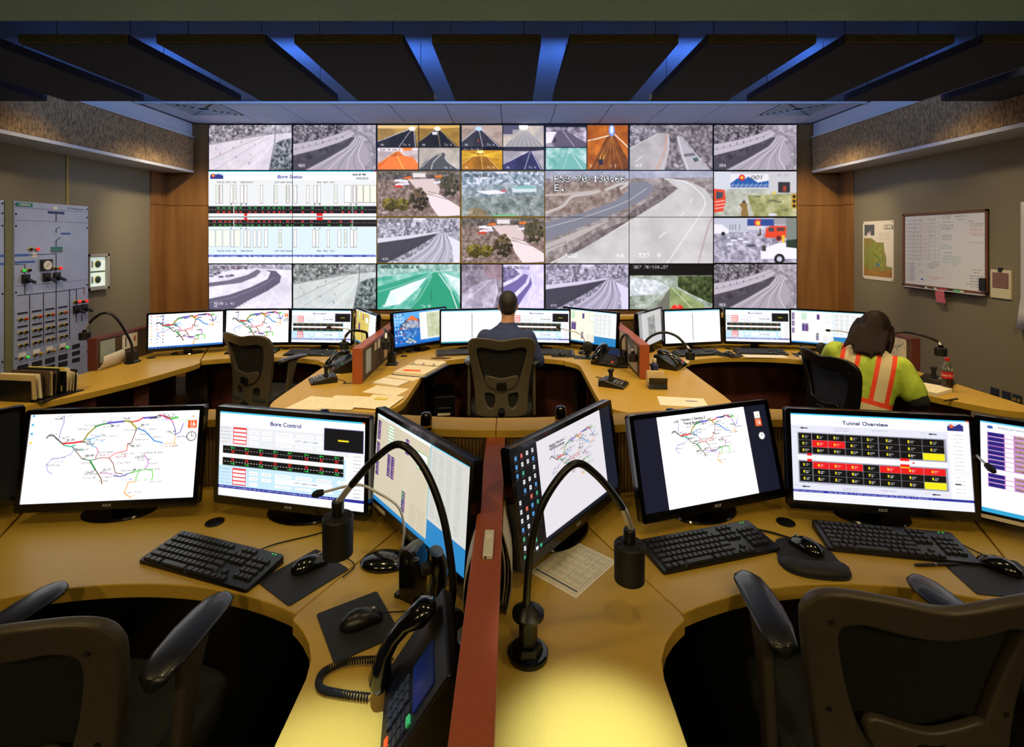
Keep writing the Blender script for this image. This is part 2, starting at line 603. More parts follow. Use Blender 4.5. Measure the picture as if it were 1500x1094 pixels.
def fbm(h, w, cell, seed, octaves=4):
    rg = np.random.default_rng(seed)
    out = np.zeros((h, w))
    amp = 1.0
    tot = 0
    for o in range(octaves):
        c = max(1.0, cell / 2 ** o)
        gh, gw = int(h / c) + 3, int(w / c) + 3
        g = rg.random((gh, gw))
        yy, xx = np.arange(h) / c, np.arange(w) / c
        y0, x0 = yy.astype(int), xx.astype(int)
        fy, fx = (yy - y0)[:, None], (xx - x0)[None, :]
        a = g[y0][:, x0] * (1 - fx) + g[y0][:, x0 + 1] * fx
        b = g[y0 + 1][:, x0] * (1 - fx) + g[y0 + 1][:, x0 + 1] * fx
        out += amp * (a * (1 - fy) + b * fy)
        tot += amp
        amp *= 0.62
        if c <= 1:
            break
    out /= tot
    return np.clip((out - 0.5) * 2.1 + 0.5, 0, 1)
class Cv:
    """picture in nominal units W x H, painted at twice the grid it ends on"""
    def __init__(self, W, H, nx, ny, bg=(255, 255, 255)):
        self.W, self.H, self.nx, self.ny = W, H, nx, ny
        self.w, self.h = nx * 2, ny * 2
        self.s = self.w / W
        self.t = self.h / H
        self.a = np.zeros((self.h, self.w, 3))
        self.a[:] = bg
        self.sd = 1
        self.soft = False
    def box_(self, x0, y0, x1, y1):
        return (max(0, int(x0)), max(0, int(y0)), min(self.w, int(math.ceil(x1)) + 1), min(self.h, int(math.ceil(y1)) + 1))
    def rect(self, x0, y0, x1, y1, c, al=1.0):
        i0, i1 = int(round(x0 * self.s)), int(round(x1 * self.s))
        j0, j1 = int(round(y0 * self.t)), int(round(y1 * self.t))
        i0, j0 = max(0, i0), max(0, j0)
        if i1 <= i0:
            i1 = i0 + 1
        if j1 <= j0:
            j1 = j0 + 1
        self.a[j0:j1, i0:i1] = self.a[j0:j1, i0:i1] * (1 - al) + np.array(c) * al
        return self
    def frame(self, x0, y0, x1, y1, c, wd=0.5):
        self.rect(x0, y0, x1, y0 + wd, c)
        self.rect(x0, y1 - wd, x1, y1, c)
        self.rect(x0, y0, x0 + wd, y1, c)
        return self.rect(x1 - wd, y0, x1, y1, c)
    def mask(self, pts):
        P = np.array(pts, float) * (self.s, self.t)
        x0, y0, x1, y1 = self.box_(P[:, 0].min(), P[:, 1].min(), P[:, 0].max(), P[:, 1].max())
        if x1 <= x0 or y1 <= y0:
            return None
        X, Y = np.meshgrid(np.arange(x0, x1) + 0.5, np.arange(y0, y1) + 0.5)
        ins = np.zeros(X.shape, bool)
        n = len(P)
        for i in range(n):
            xa, ya = P[i]
            xb, yb = P[(i + 1) % n]
            if ya == yb:
                continue
            ins ^= ((Y < ya) != (Y < yb)) & (X < xa + (Y - ya) * (xb - xa) / (yb - ya))
        return x0, y0, x1, y1, ins
    def poly(self, pts, c, al=1.0):
        k = self.mask(pts)
        if k:
            x0, y0, x1, y1, m = k
            q = self.a[y0:y1, x0:x1]
            q[m] = q[m] * (1 - al) + np.array(c) * al
        return self
    def tex(self, pts, c1, c2, cell=3.0, al=1.0):
        if pts is None:
            pts = [(0, 0), (self.W, 0), (self.W, self.H), (0, self.H)]
        k = self.mask(pts)
        if k:
            x0, y0, x1, y1, m = k
            self.sd += 1
            n = fbm(y1 - y0, x1 - x0, cell * self.s * 1.5, self.sd)[..., None]
            col = np.array(c1) * (1 - n) + np.array(c2) * n
            q = self.a[y0:y1, x0:x1]
            q[m] = q[m] * (1 - al) + col[m] * al
        return self
    def line(self, pts, wd, c, al=1.0):
        hw = max(0.55, wd * self.s / 2)
        for a, b in zip(pts[:-1], pts[1:]):
            ax, ay, bx, by = a[0] * self.s, a[1] * self.t, b[0] * self.s, b[1] * self.t
            x0, y0, x1, y1 = self.box_(min(ax, bx) - hw - 1, min(ay, by) - hw - 1, max(ax, bx) + hw + 1, max(ay, by) + hw + 1)
            if x1 <= x0 or y1 <= y0:
                continue
            X, Y = np.meshgrid(np.arange(x0, x1) + 0.5, np.arange(y0, y1) + 0.5)
            dx, dy = bx - ax, by - ay
            L = dx * dx + dy * dy + 1e-9
            tt = np.clip(((X - ax) * dx + (Y - ay) * dy) / L, 0, 1)
            d = np.hypot(X - ax - tt * dx, Y - ay - tt * dy)
            k = np.clip(hw + 0.5 - d, 0, 1)[..., None] * al
            self.a[y0:y1, x0:x1] = self.a[y0:y1, x0:x1] * (1 - k) + np.array(c) * k
        return self
    def curve(self, pts, wd, c, al=1.0):
        return self.line([tuple(p) for p in smooth_path([(x, y, 0) for x, y in pts], 6)], wd, c, al)
    def disc(self, x, y, r, c, ry=None):
        return self.poly([(x + r * math.cos(k * PI / 10), y + (ry or r) * math.sin(k * PI / 10)) for k in range(20)], c)
    def text(self, x, y, s, size, c, al=1.0, centre=False):
        px = size / 7.0
        if centre:
            x -= len(s) * 6 * px / 2
        for ch in s:
            for i, b in enumerate(F57.get(ch, F57[' '])):
                for j in range(8):
                    if b >> j & 1:
                        self.rect(x + i * px, y + j * px, x + (i + 1) * px, y + (j + 1) * px, c, al)
            x += 6 * px
        return self
    def osd(self, x, y, s, size, c=(245, 245, 245)):
        for dx, dy in ((-1, 0), (1, 0), (0, -1), (0, 1)):
            self.text(x + dx * size / 9, y + dy * size / 9, s, size, (30, 30, 32))
        return self.text(x, y, s, size, c)
    def ftext(self, x, y, s, size, c, bold=0.02, shear=0.0, centre=False):
        v, tr, wd = text_tris(s, bold, shear)
        if centre:
            x -= wd * size / 2
        for t in tr:
            self.poly([(x + v[i][0] * size, y - v[i][1] * size) for i in t], c)
        return self
    def words(self, x, y, wd, hgt, c, al=0.6):
        """a run of marks too small to read"""
        q = x
        while q < x + wd:
            l = random.uniform(0.5, 1.6) * hgt
            self.rect(q, y, min(q + l, x + wd), y + hgt, c, al * random.uniform(0.6, 1))
            q += l + hgt * 0.4
        return self
    def img(self):
        if self.soft:
            b = np.pad(self.a, ((1, 1), (1, 1), (0, 0)), 'edge')
            self.a = (b[:-2, 1:-1] + b[2:, 1:-1] + b[1:-1, :-2] + b[1:-1, 2:] + 2 * b[1:-1, 1:-1]) / 6 * np.array((1.03, 1.0, 1.05))
        a = self.a.reshape(self.ny, 2, self.nx, 2, 3).mean((1, 3))
        return np.clip(a, 0, 255) / 255
def picture_mesh(name, img, w, h):
    """grid in the x-z plane, x from -w/2, z from 0 up, facing -y, one colour per vertex"""
    ny, nx = img.shape[:2]
    xs = np.linspace(-w / 2, w / 2, nx)
    zs = np.linspace(h, 0, ny)
    co = np.zeros((ny, nx, 3), np.float32)
    co[..., 0] = xs[None, :]
    co[..., 2] = zs[:, None]
    i = (np.arange(ny - 1)[:, None] * nx + np.arange(nx - 1)[None, :]).ravel()
    q = np.stack([i, i + nx, i + nx + 1, i + 1], 1).astype(np.int32)
    me = bpy.data.meshes.new(name)
    me.vertices.add(nx * ny)
    me.vertices.foreach_set('co', co.ravel())
    me.loops.add(q.size)
    me.loops.foreach_set('vertex_index', q.ravel())
    me.polygons.add(len(q))
    me.polygons.foreach_set('loop_start', np.arange(0, q.size, 4, dtype=np.int32))
    me.update(calc_edges=True)
    at = me.color_attributes.new('picture', 'FLOAT_COLOR', 'POINT')
    c = np.ones((ny * nx, 4), np.float32)
    s = img.reshape(-1, 3)
    c[:, :3] = np.where(s <= 0.04045, s / 12.92, ((s + 0.055) / 1.055) ** 2.4)
    at.data.foreach_set('color', c.ravel())
    return me
def picture(name, img, w, h, mat, parent, loc=(0, 0, 0), rot=(0, 0, 0)):
    o = bpy.data.objects.new(name, picture_mesh(name, img, w, h))
    COL.objects.link(o)
    o.data.materials.append(MATS[mat])
    o.parent = parent
    o.location = loc
    o.rotation_euler = rot
    return o

# ---- traffic camera feeds, nominal 124 x 68
FN = (140, 78)
def feed(bg=(150, 150, 152), W=124, H=68, n=FN):
    c = Cv(W, H, n[0], n[1], bg)
    c.soft = True
    return c
def f_snowroad(tint=(1, 1, 1)):
    c = feed()
    c.tex(None, (110, 108, 112), (215, 213, 216), 4)
    c.tex([(0, 0), (95, 0), (70, 14), (40, 22), (0, 30)], (58, 56, 60), (215, 212, 212), 2.2)
    c.poly([(0, 29), (40, 22), (80, 15), (124, 12), (124, 68), (0, 68)], (214, 212, 213))
    c.tex([(0, 29), (40, 22), (80, 15), (124, 12), (124, 68), (0, 68)], (200, 198, 200), (226, 224, 224), 10)
    c.tex([(100, 27), (112, 22), (124, 20), (124, 68), (90, 68), (95, 48)], (38, 46, 48), (190, 196, 196), 2)
    c.line([(100, 0), (98, 28), (90, 68)], 1.0, (90, 88, 90))
    c.line([(0, 30), (60, 19), (100, 13)], 0.8, (120, 112, 110))
    c.line([(0, 54), (50, 30), (82, 18)], 0.7, (150, 146, 146))
    c.line([(8, 68), (60, 36), (92, 18)], 0.7, (170, 168, 170))
    c.line([(56, 68), (84, 42), (96, 26)], 0.9, (246, 246, 246))
    c.line([(40, 68), (80, 38)], 0.6, (180, 178, 180))
    for x, y in ((16, 42), (36, 33), (10, 34), (48, 25), (62, 44), (60, 56), (68, 28), (40, 47)):
        c.rect(x, y, x + 1, y + 2.5, (205, 60, 60) if x == 16 else (110, 108, 112))
    c.osd(13, 2, 'D5 70/121.0 W', 4.6)
    c.text(10, 60, 'W41', 3, (240, 240, 240))
    c.a *= np.array(tint)
    return c
def f_viaduct(tag_='M28', tint=(1, 1, 1)):
    c = feed()
    c.tex(None, (120, 116, 122), (190, 186, 190), 3)
    c.tex([(0, 0), (78, 0), (72, 12), (40, 22), (0, 29)], (28, 26, 30), (180, 175, 178), 2)
    deck = [(0, 30), (40, 22), (70, 13), (84, 8), (92, 12), (88, 19), (70, 26), (40, 36), (0, 46)]
    c.poly(deck, (186, 182, 186))
    c.poly([(0, 46), (40, 36), (70, 26), (88, 18), (92, 20), (84, 32), (52, 52), (22, 68), (0, 68)], (74, 71, 76))
    c.tex([(0, 46), (40, 36), (70, 26), (88, 18), (60, 40), (0, 60)], (54, 51, 56), (92, 88, 94), 6)
    c.poly([(92, 14), (104, 22), (112, 36), (114, 52), (104, 68), (18, 68), (52, 50), (82, 32), (92, 20)], (166, 162, 166))
    for k, g in ((0, 216), (1, 120), (2, 222), (3, 112), (4, 214), (5, 128), (6, 226)):
        o = k * 7
        c.curve([(24 + o * 2.0, 68), (56 + o * 1.0, 50), (86 + o * 0.35, 32), (94 + o * 0.28, 20)], 0.8, (g, g - 3, g))
    c.line([(0, 38), (40, 29), (72, 18), (88, 10)], 0.5, (120, 116, 120))
    for k in range(8):
        c.rect(4 + k * 10, 34 - k * 2.4, 5 + k * 10, 37 - k * 2.4, (70, 66, 70))
    c.curve([(98, 10), (116, 26), (121, 46), (118, 68)], 1.0, (110, 105, 108))
    c.osd(4, 1, 'D6 70/125.50', 4.4)
    c.osd(4, 6.5, 'TOP LOW CC.50', 4.4)
    c.text(8, 59, tag_, 4, (250, 250, 250))
    c.a *= np.array(tint)
    return c
def f_tunnel(W, H, road, wall, top, glow=None, line=(240, 240, 240), vx=0.6, n=(70, 39)):
    c = Cv(W, H, n[0], n[1], wall)
    c.tex(None, tuple(int(q * 0.72) for q in wall), wall, W / 6)
    vxp, vy = W * vx, H * 0.16
    c.poly([(0, 0), (W, 0), (W, H * 0.1), (vxp, vy), (0, H * 0.14)], top)
    c.poly([(vxp - W * 0.05, vy), (vxp + W * 0.05, vy), (W * 0.97, H), (0, H), (0, H * 0.72)], road)
    c.tex([(vxp - W * 0.05, vy), (vxp + W * 0.05, vy), (W * 0.97, H), (0, H), (0, H * 0.72)], tuple(int(q * 0.7) for q in road), road, W / 7)
    c.line([(vxp, vy), (W * 0.52, H)], W / 90, line)
    c.line([(vxp - W * 0.04, vy), (0, H * 0.75)], W / 70, line)
    c.line([(vxp + W * 0.04, vy), (W * 0.93, H)], W / 70, line)
    if glow:
        c.disc(vxp, vy, W * 0.08, glow, H * 0.1)
    c.text(W * 0.62, H * 0.84, 'Tm 4', H * 0.1, (235, 235, 235))
    c.text(W * 0.08, H * 0.86, 'M5', H * 0.08, (225, 225, 225))
    return c
def paste(c, x0, y0, x1, y1, d):
    i0, i1, j0, j1 = int(x0 * c.s), int(x1 * c.s), int(y0 * c.t), int(y1 * c.t)
    yy = (np.arange(j1 - j0) * d.h / (j1 - j0)).astype(int)
    xx = (np.arange(i1 - i0) * d.w / (i1 - i0)).astype(int)
    c.a[j0:j1, i0:i1] = d.a[yy][:, xx]
def f_quad1():
    c = feed((10, 10, 12))
    a = f_tunnel(62, 34, (46, 44, 48), (196, 160, 84), (226, 196, 128), (255, 246, 220), vx=0.85)
    b = f_tunnel(62, 34, (40, 38, 38), (188, 148, 60), (220, 180, 90), (250, 240, 210), (200, 180, 120), vx=0.45)
    b.rect(20, 10, 28, 15, (220, 222, 228))
    d = f_tunnel(62, 34, (232, 116, 46), (236, 222, 216), (240, 232, 228), None, (248, 190, 90), vx=0.5)
    d.poly([(8, 26), (18, 14), (36, 12), (54, 14), (62, 26), (62, 34), (0, 34)], (238, 128, 56))
    d.line([(30, 13), (40, 34)], 1, (250, 215, 90))
    d.poly([(36, 0), (54, 0), (52, 4), (40, 5)], (242, 140, 60))
    d.text(4, 1.5, 'DVM 70/120.0', 3, (60, 60, 60))
    e = Cv(62, 34, 70, 39, (196, 190, 170))
    e.tex(None, (160, 156, 140), (214, 206, 186), 12)
    e.poly([(0, 34), (8, 22), (26, 10), (36, 7), (42, 10), (38, 16), (46, 24), (62, 34)], (84, 86, 84))
    e.curve([(18, 34), (22, 22), (34, 10)], 1.0, (236, 236, 226))
    e.curve([(4, 30), (18, 16), (34, 8)], 0.8, (225, 225, 220))
    e.curve([(60, 34), (42, 20), (40, 9)], 0.8, (225, 225, 220))
    e.text(38, 29, 'Tm 3', 3.4, (235, 235, 235))
    paste(c, 0.5, 0.5, 61.5, 33.5, a)
    paste(c, 62.5, 0.5, 123.5, 33.5, b)
    paste(c, 0.5, 34.5, 61.5, 67.5, d)
    paste(c, 62.5, 34.5, 123.5, 67.5, e)
    return c
def f_quad2():
    c = feed((10, 10, 12))
    a = f_tunnel(62, 34, (66, 64, 70), (206, 186, 164), (180, 160, 140), (180, 220, 255), vx=0.42)
    a.rect(25, 22, 26, 26, (220, 60, 50))
    b = Cv(62, 34, 70, 39, (190, 186, 172))
    b.tex(None, (150, 152, 156), (226, 214, 180), 14)
    b.poly([(0, 34), (28, 8), (38, 8), (62, 34)], (150, 152, 152))
    for k in range(9):
        b.line([(32, 3), (k * 8, 34)], 0.7, (240, 232, 205), 0.6)
    b.disc(31, 3, 7, (255, 252, 240), 4)
    b.rect(0, 0, 24, 7, (84, 84, 104))
    b.rect(0, 7, 14, 14, (84, 84, 104))
    b.rect(38, 0, 62, 1.5, (84, 84, 104))
    d = f_tunnel(62, 34, (186, 124, 22), (232, 172, 20), (214, 146, 10), (255, 240, 130), (250, 220, 120), vx=0.46)
    for k in range(7):
        d.line([(28, 12), (-6, 3 + k * 2.5)], 1.0, (255, 226, 70), 0.5)
        d.line([(28, 12), (68, 3 + k * 2.5)], 1.0, (255, 226, 70), 0.5)
    d.rect(0, 0, 62, 4, (24, 20, 14))
    d.text(3, 0.8, 'PCI 70/125.7', 2.8, (235, 235, 235))
    e = f_tunnel(62, 34, (62, 62, 104), (206, 202, 204), (48, 46, 60), None, (236, 236, 246), vx=0.66)
    paste(c, 0.5, 0.5, 61.5, 33.5, a)
    paste(c, 62.5, 0.5, 123.5, 33.5, b)
    paste(c, 0.5, 34.5, 61.5, 67.5, d)
    paste(c, 62.5, 34.5, 123.5, 67.5, e)
    return c
def f_split5():
    c = feed((10, 10, 12))
    a = Cv(62, 34, 70, 39, (70, 64, 76))
    a.tex(None, (50, 44, 56), (236, 230, 242), 6)
    a.poly([(18, 8), (30, 8), (62, 28), (62, 34), (14, 34)], (96, 88, 104))
    a.line([(26, 9), (44, 34)], 0.8, (210, 205, 216))
    a.tex([(0, 10), (16, 10), (8, 28), (0, 28)], (220, 214, 228), (250, 248, 252), 4)
    a.rect(0, 0, 62, 3, (26, 24, 28))
    b = Cv(62, 34, 70, 39, (150, 202, 190))
    b.tex(None, (92, 168, 152), (216, 238, 230), 6)
    b.poly([(30, 10), (42, 8), (62, 26), (62, 34), (6, 34)], (118, 182, 168))
    b.line([(40, 9), (56, 34)], 0.8, (235, 248, 243))
    b.line([(34, 10), (26, 34)], 0.6, (190, 226, 215))
    d = Cv(62, 68, 70, 78, (196, 112, 22))
    d.tex(None, (150, 76, 10), (206, 120, 26), 9)
    d.poly([(30, 16), (42, 16), (62, 54), (62, 68), (4, 68)], (120, 68, 20))
    d.tex([(30, 16), (42, 16), (62, 54), (62, 68), (4, 68)], (98, 52, 14), (142, 84, 28), 5)
    d.line([(32, 16), (0, 24)], 1.6, (250, 236, 210))
    d.line([(42, 14), (62, 34)], 1.6, (250, 236, 210))
    for k in range(5):
        d.line([(37, 16), (10 + k * 11, 68)], 0.6, (226, 160, 60), 0.7)
    d.disc(37, 8, 4.5, (120, 160, 250), 9)
    d.disc(37, 7, 2.2, (235, 245, 255), 6)
    d.rect(17, 52, 24, 60, (44, 38, 66))
    d.line([(19, 52), (21, 44)], 1, (250, 210, 80))
    d.line([(24, 52), (26, 46)], 1, (250, 210, 80))
    d.text(34, 60, 'S 3', 4, (240, 240, 240))
    d.text(4, 60, 'B', 4, (240, 240, 240))
    paste(c, 0.5, 0.5, 61.5, 33.5, a)
    paste(c, 0.5, 34.5, 61.5, 67.5, b)
    paste(c, 62.5, 0.5, 123.5, 67.5, d)
    return c
def f_tworoads():
    c = feed()
    c.tex(None, (70, 66, 68), (170, 164, 164), 2.5)
    c.tex([(0, 0), (52, 8), (30, 20), (0, 32)], (60, 58, 62), (205, 200, 204), 2)
    c.poly([(0, 34), (44, 12), (56, 12), (60, 22), (58, 45), (52, 68), (0, 68)], (172, 170, 166))
    c.tex([(0, 34), (44, 12), (56, 12), (60, 22), (58, 45), (52, 68), (0, 68)], (156, 156, 150), (186, 184, 180), 12)
    c.line([(40, 68), (52, 40), (56, 14)], 0.9, (226, 140, 90))
    c.line([(48, 68), (58, 36), (57, 14)], 1.4, (205, 198, 192))
    c.line([(8, 56), (20, 46)], 0.8, (240, 240, 240))
    c.line([(0, 36), (42, 13)], 0.8, (220, 220, 216))
    c.poly([(70, 18), (76, 17), (84, 28), (118, 68), (84, 68), (74, 38)], (176, 176, 176))
    c.line([(72, 18), (78, 40), (88, 68)], 0.9, (238, 238, 238))
    c.line([(78, 18), (92, 36), (120, 68)], 0.9, (240, 240, 240))
    c.poly([(80, 44), (96, 42), (98, 46), (82, 48)], (110, 108, 110))
    c.poly([(94, 50), (101, 49), (103, 54), (97, 56)], (70, 90, 92))
    c.text(8, 59, 'W13', 4, (240, 240, 240))
    c.text(66, 59, 'Tm 4', 4, (235, 235, 235))
    return c
def f_parking():
    c = feed()
    c.tex(None, (88, 72, 62), (176, 156, 144), 2.2)
    c.tex([(0, 0), (124, 0), (124, 12), (0, 14)], (58, 54, 46), (150, 142, 130), 2)
    c.poly([(46, 12), (84, 11), (94, 26), (92, 34), (72, 36), (58, 26)], (214, 198, 188))
    c.poly([(74, 36), (92, 34), (124, 54), (124, 66), (92, 68), (80, 52)], (232, 222, 216))
    c.rect(53, 3, 72, 9, (226, 222, 212))
    c.rect(53, 1, 72, 3, (150, 148, 140))
    for x, y, col in ((24, 9, (60, 58, 60)), (30, 8, (90, 84, 84)), (40, 9, (226, 110, 40)), (26, 13, (235, 235, 238)), (34, 14, (230, 230, 235)), (27, 19, (236, 232, 232)), (25, 22, (205, 60, 40)), (36, 18, (220, 220, 226)), (78, 8, (70, 62, 62)), (86, 7, (222, 120, 40)), (84, 16, (225, 226, 232))):
        c.poly([(x, y), (x + 9, y - 1.5), (x + 12, y), (x + 12, y + 2.5), (x, y + 2.5)], col)
    rq = random.Random(6)
    def bush(x, y, rx, ry, c1, c2, n):
        for _ in range(n):
            a_, q = rq.uniform(0, 2 * PI), rq.uniform(0, 1) ** 0.5
            px, py = x + rx * q * math.cos(a_), y + ry * q * math.sin(a_)
            r = rq.uniform(1.6, 3.4)
            f = rq.uniform(0.1, 1.0) * (0.6 - 0.4 * (py - y) / ry)
            col = tuple(c1[k] + (c2[k] - c1[k]) * f for k in range(3))
            c.poly([(px + r * rq.uniform(0.6, 1.2) * math.cos(t_), py + r * rq.uniform(0.6, 1.2) * math.sin(t_)) for t_ in np.linspace(0, 5.6, 8)], col)
    bush(20, 50, 11, 9, (44, 42, 18), (196, 180, 60), 70)
    bush(38, 50, 9, 8, (44, 42, 18), (180, 166, 56), 55)
    bush(62, 42, 13, 16, (30, 28, 18), (140, 120, 76), 90)
    bush(108, 20, 14, 16, (36, 36, 22), (136, 130, 90), 90)
    c.line([(76, 30), (104, 38)], 0.6, (90, 80, 76))
    c.line([(76, 34), (104, 42)], 0.6, (90, 80, 76))
    c.text(8, 60, 'W35', 3.6, (235, 235, 235))
    return c
def f_brush():
    c = feed()
    c.tex(None, (98, 116, 118), (184, 198, 198), 3)
    c.tex([(0, 0), (124, 0), (124, 22), (60, 18), (0, 24)], (70, 96, 108), (236, 244, 248), 2.4)
    c.tex([(0, 40), (124, 36), (124, 68), (0, 68)], (84, 98, 88), (168, 180, 174), 3.5)
    c.poly([(76, 24), (96, 22), (112, 24), (112, 31), (76, 32)], (206, 222, 218))
    c.poly([(76, 24), (96, 21), (112, 24), (110, 26), (80, 26)], (126, 186, 172))
    c.poly([(22, 30), (52, 28), (66, 33), (40, 35)], (232, 236, 238))
    c.poly([(60, 28), (67, 27), (67, 30), (60, 31)], (200, 90, 90))
    c.tex([(10, 58), (20, 54), (40, 60), (36, 68), (10, 68)], (110, 96, 70), (160, 150, 110), 2)
    c.poly([(46, 66), (66, 64), (86, 66), (80, 68), (48, 68)], (116, 184, 130))
    c.osd(5, 4, 'D5 70/120.1 W', 4.4, (150, 170, 175))
    c.rect(52, 0.5, 70, 3, (226, 232, 232))
    c.text(8, 60, 'W37', 3.6, (235, 235, 235))
    return c
def f_wallroad(tint=(1, 1, 1)):
    c = feed()
    c.tex(None, (120, 122, 128), (216, 218, 224), 3)
    c.tex([(0, 0), (124, 0), (124, 20), (92, 24), (50, 26), (0, 34)], (84, 86, 94), (226, 228, 234), 1.8)
    c.poly([(0, 31), (50, 26), (92, 21), (92, 24), (50, 32), (0, 38)], (214, 215, 220))
    c.poly([(0, 38), (50, 31), (92, 23), (72, 38), (30, 60), (14, 68), (0, 68)], (66, 68, 76))
    for k in range(22):
        x = 2 + k * 4
        c.line([(x, 38 - x * 0.14), (x, max(30, 64 - x * 0.44))], 0.4, (98, 100, 110), 0.7)
    c.tex([(24, 64), (70, 38), (92, 24), (84, 36), (40, 66)], (74, 76, 84), (206, 208, 214), 1.8)
    c.poly([(36, 68), (76, 42), (94, 22), (102, 24), (110, 44), (108, 68)], (176, 178, 186))
    for k, g in ((0, 226), (1, 112), (2, 230), (3, 120), (4, 236), (5, 90), (6, 220)):
        c.curve([(36 + k * 11, 68), (72 + k * 5.6, 46), (92 + k * 1.4, 24)], 0.8, (g, g, g + 4))
    c.poly([(104, 26), (124, 36), (124, 68), (114, 68), (112, 44)], (222, 224, 230))
    c.osd(5, 3, 'D6 70/121.0 E', 4.2, (200, 202, 208))
    c.rect(54, 1, 72, 4, (226, 228, 232))
    c.text(8, 60, 'W36', 3.6, (245, 245, 245))
    c.a *= np.array(tint)
    return c
def f_snowcurve():
    c = feed((226, 226, 232))
    c.tex(None, (208, 208, 214), (242, 242, 246), 8)
    c.tex([(0, 0), (124, 0), (124, 9), (70, 6), (30, 10), (0, 16)], (110, 112, 122), (222, 224, 230), 2.4)
    for x, y in ((4, 18), (10, 15), (18, 19), (28, 18), (34, 17), (14, 13)):
        c.tex([(x + 4 * math.cos(a), y + 1.8 * math.sin(a)) for a in np.linspace(0, 6, 12)], (60, 62, 74), (150, 152, 164), 1.5)
    c.poly([(0, 28), (30, 24), (58, 16), (72, 8), (78, 11), (70, 19), (48, 28), (0, 34)], (110, 109, 122))
    c.poly([(0, 52), (30, 46), (64, 34), (88, 22), (92, 12), (84, 9), (100, 10), (108, 18), (106, 28), (88, 40), (60, 54), (36, 68), (0, 68)], (98, 96, 114))
    c.line([(0, 58), (36, 50), (76, 34), (98, 20)], 0.7, (150, 150, 164))
    for k in range(14):
        c.rect(46 + k * 4.4, 62 - k * 2.9, 46.8 + k * 4.4, 64.5 - k * 2.9, (66, 66, 78))
    c.osd(9, 3, 'C 70/116.24 E', 4.4, (210, 170, 180))
    c.text(8, 57, 'M225 L 41', 4, (255, 255, 255))
    c.text(8, 62, 'M5', 3, (245, 245, 245))
    return c
def f_teal():
    c = feed()
    c.tex(None, (70, 172, 142), (178, 226, 208), 7)
    c.tex([(0, 0), (124, 0), (124, 12), (70, 10), (0, 20)], (96, 150, 132), (206, 234, 222), 3)
    c.poly([(84, 12), (94, 12), (124, 60), (124, 68), (48, 68), (76, 24)], (46, 158, 118))
    c.poly([(0, 34), (60, 16), (78, 14), (60, 30), (0, 68)], (56, 164, 128))
    c.tex([(20, 40), (62, 24), (74, 20), (60, 38), (34, 60), (10, 64)], (206, 238, 226), (240, 252, 246), 5)
    c.line([(92, 14), (110, 40), (120, 68)], 1.3, (240, 252, 246))
    c.line([(82, 18), (64, 50), (48, 68)], 0.7, (206, 240, 226))
    c.curve([(0, 42), (40, 30), (76, 16)], 0.6, (206, 240, 226))
    c.tex([(100, 14), (124, 22), (124, 50), (108, 26)], (190, 228, 214), (240, 252, 246), 4)
    c.line([(82, 56), (80, 48), (81, 40)], 0.7, (24, 90, 66))
    c.osd(6, 2, 'SPED 70/120.1 W', 4.4, (110, 180, 150))
    c.text(66, 61, 'Tm N', 4, (235, 245, 240))
    c.text(8, 61, 'M205', 3.4, (225, 240, 235))
    return c
def f_halves():
    c = feed((10, 10, 12))
    a = Cv(62, 68, 70, 78, (150, 144, 154))
    a.tex(None, (92, 88, 98), (178, 172, 182), 5)
    a.tex([(0, 44), (34, 24), (52, 22), (56, 40), (50, 68), (0, 68)], (130, 126, 142), (214, 210, 222), 9)
    a.tex([(30, 0), (62, 0), (62, 24), (40, 20)], (128, 104, 112), (166, 146, 152), 6)
    a.line([(46, 22), (20, 44), (0, 58)], 0.8, (222, 220, 230))
    a.line([(52, 22), (54, 44), (46, 68)], 0.8, (226, 224, 232))
    a.osd(6, 3, 'D8 70/12.0', 4, (190, 188, 196))
    a.text(34, 60, 'S7 E', 4, (235, 235, 240))
    b = Cv(62, 68, 70, 78, (214, 210, 238))
    b.tex(None, (196, 190, 228), (240, 238, 252), 7)
    b.tex([(0, 4), (16, 6), (26, 14), (14, 22), (0, 28)], (70, 66, 100), (170, 164, 200), 2)
    b.poly([(0, 34), (20, 24), (32, 14), (38, 16), (34, 28), (10, 50), (0, 56)], (112, 104, 158))
    b.poly([(42, 18), (44, 30), (30, 52), (20, 68), (8, 68), (20, 50), (38, 30)], (108, 100, 156))
    b.line([(44, 16), (46, 34), (34, 68)], 0.8, (246, 244, 255))
    b.osd(6, 3, 'D5 70/11.1', 4, (226, 224, 240))
    paste(c, 0.5, 0.5, 61, 67.5, a)
    paste(c, 62.5, 0.5, 123.5, 67.5, b)
    return c
def f_green():
    c = feed((12, 12, 13))
    c.poly([(0, 17), (124, 17), (124, 68), (0, 68)], (150, 160, 142))
    c.tex([(0, 17), (124, 17), (124, 68), (0, 68)], (112, 128, 106), (200, 212, 196), 6)
    c.tex([(0, 20), (40, 24), (62, 36), (50, 44), (0, 48)], (168, 184, 178), (244, 250, 248), 3)
    c.tex([(72, 18), (124, 18), (124, 60), (90, 44), (72, 34)], (24, 34, 16), (96, 112, 64), 3)
    c.poly([(60, 35), (68, 35), (110, 60), (112, 68), (58, 68)], (132, 150, 92))
    c.tex([(60, 35), (68, 35), (110, 60), (112, 68), (58, 68)], (118, 138, 82), (160, 176, 118), 8)
    c.poly([(36, 68), (52, 48), (60, 36), (60, 68)], (110, 112, 98))
    c.line([(64, 36), (94, 68)], 0.8, (226, 234, 205))
    c.line([(20, 68), (58, 36)], 0.8, (206, 214, 200))
    c.poly([(60, 68), (66, 61), (76, 61), (82, 68)], (224, 44, 28))
    c.text(6, 2, 'D27 70/126.37', 4.6, (245, 245, 245))
    c.text(68, 61, 'Tm', 3.6, (250, 250, 250))
    c.text(8, 61, 'W11', 3.4, (235, 235, 235))
    return c
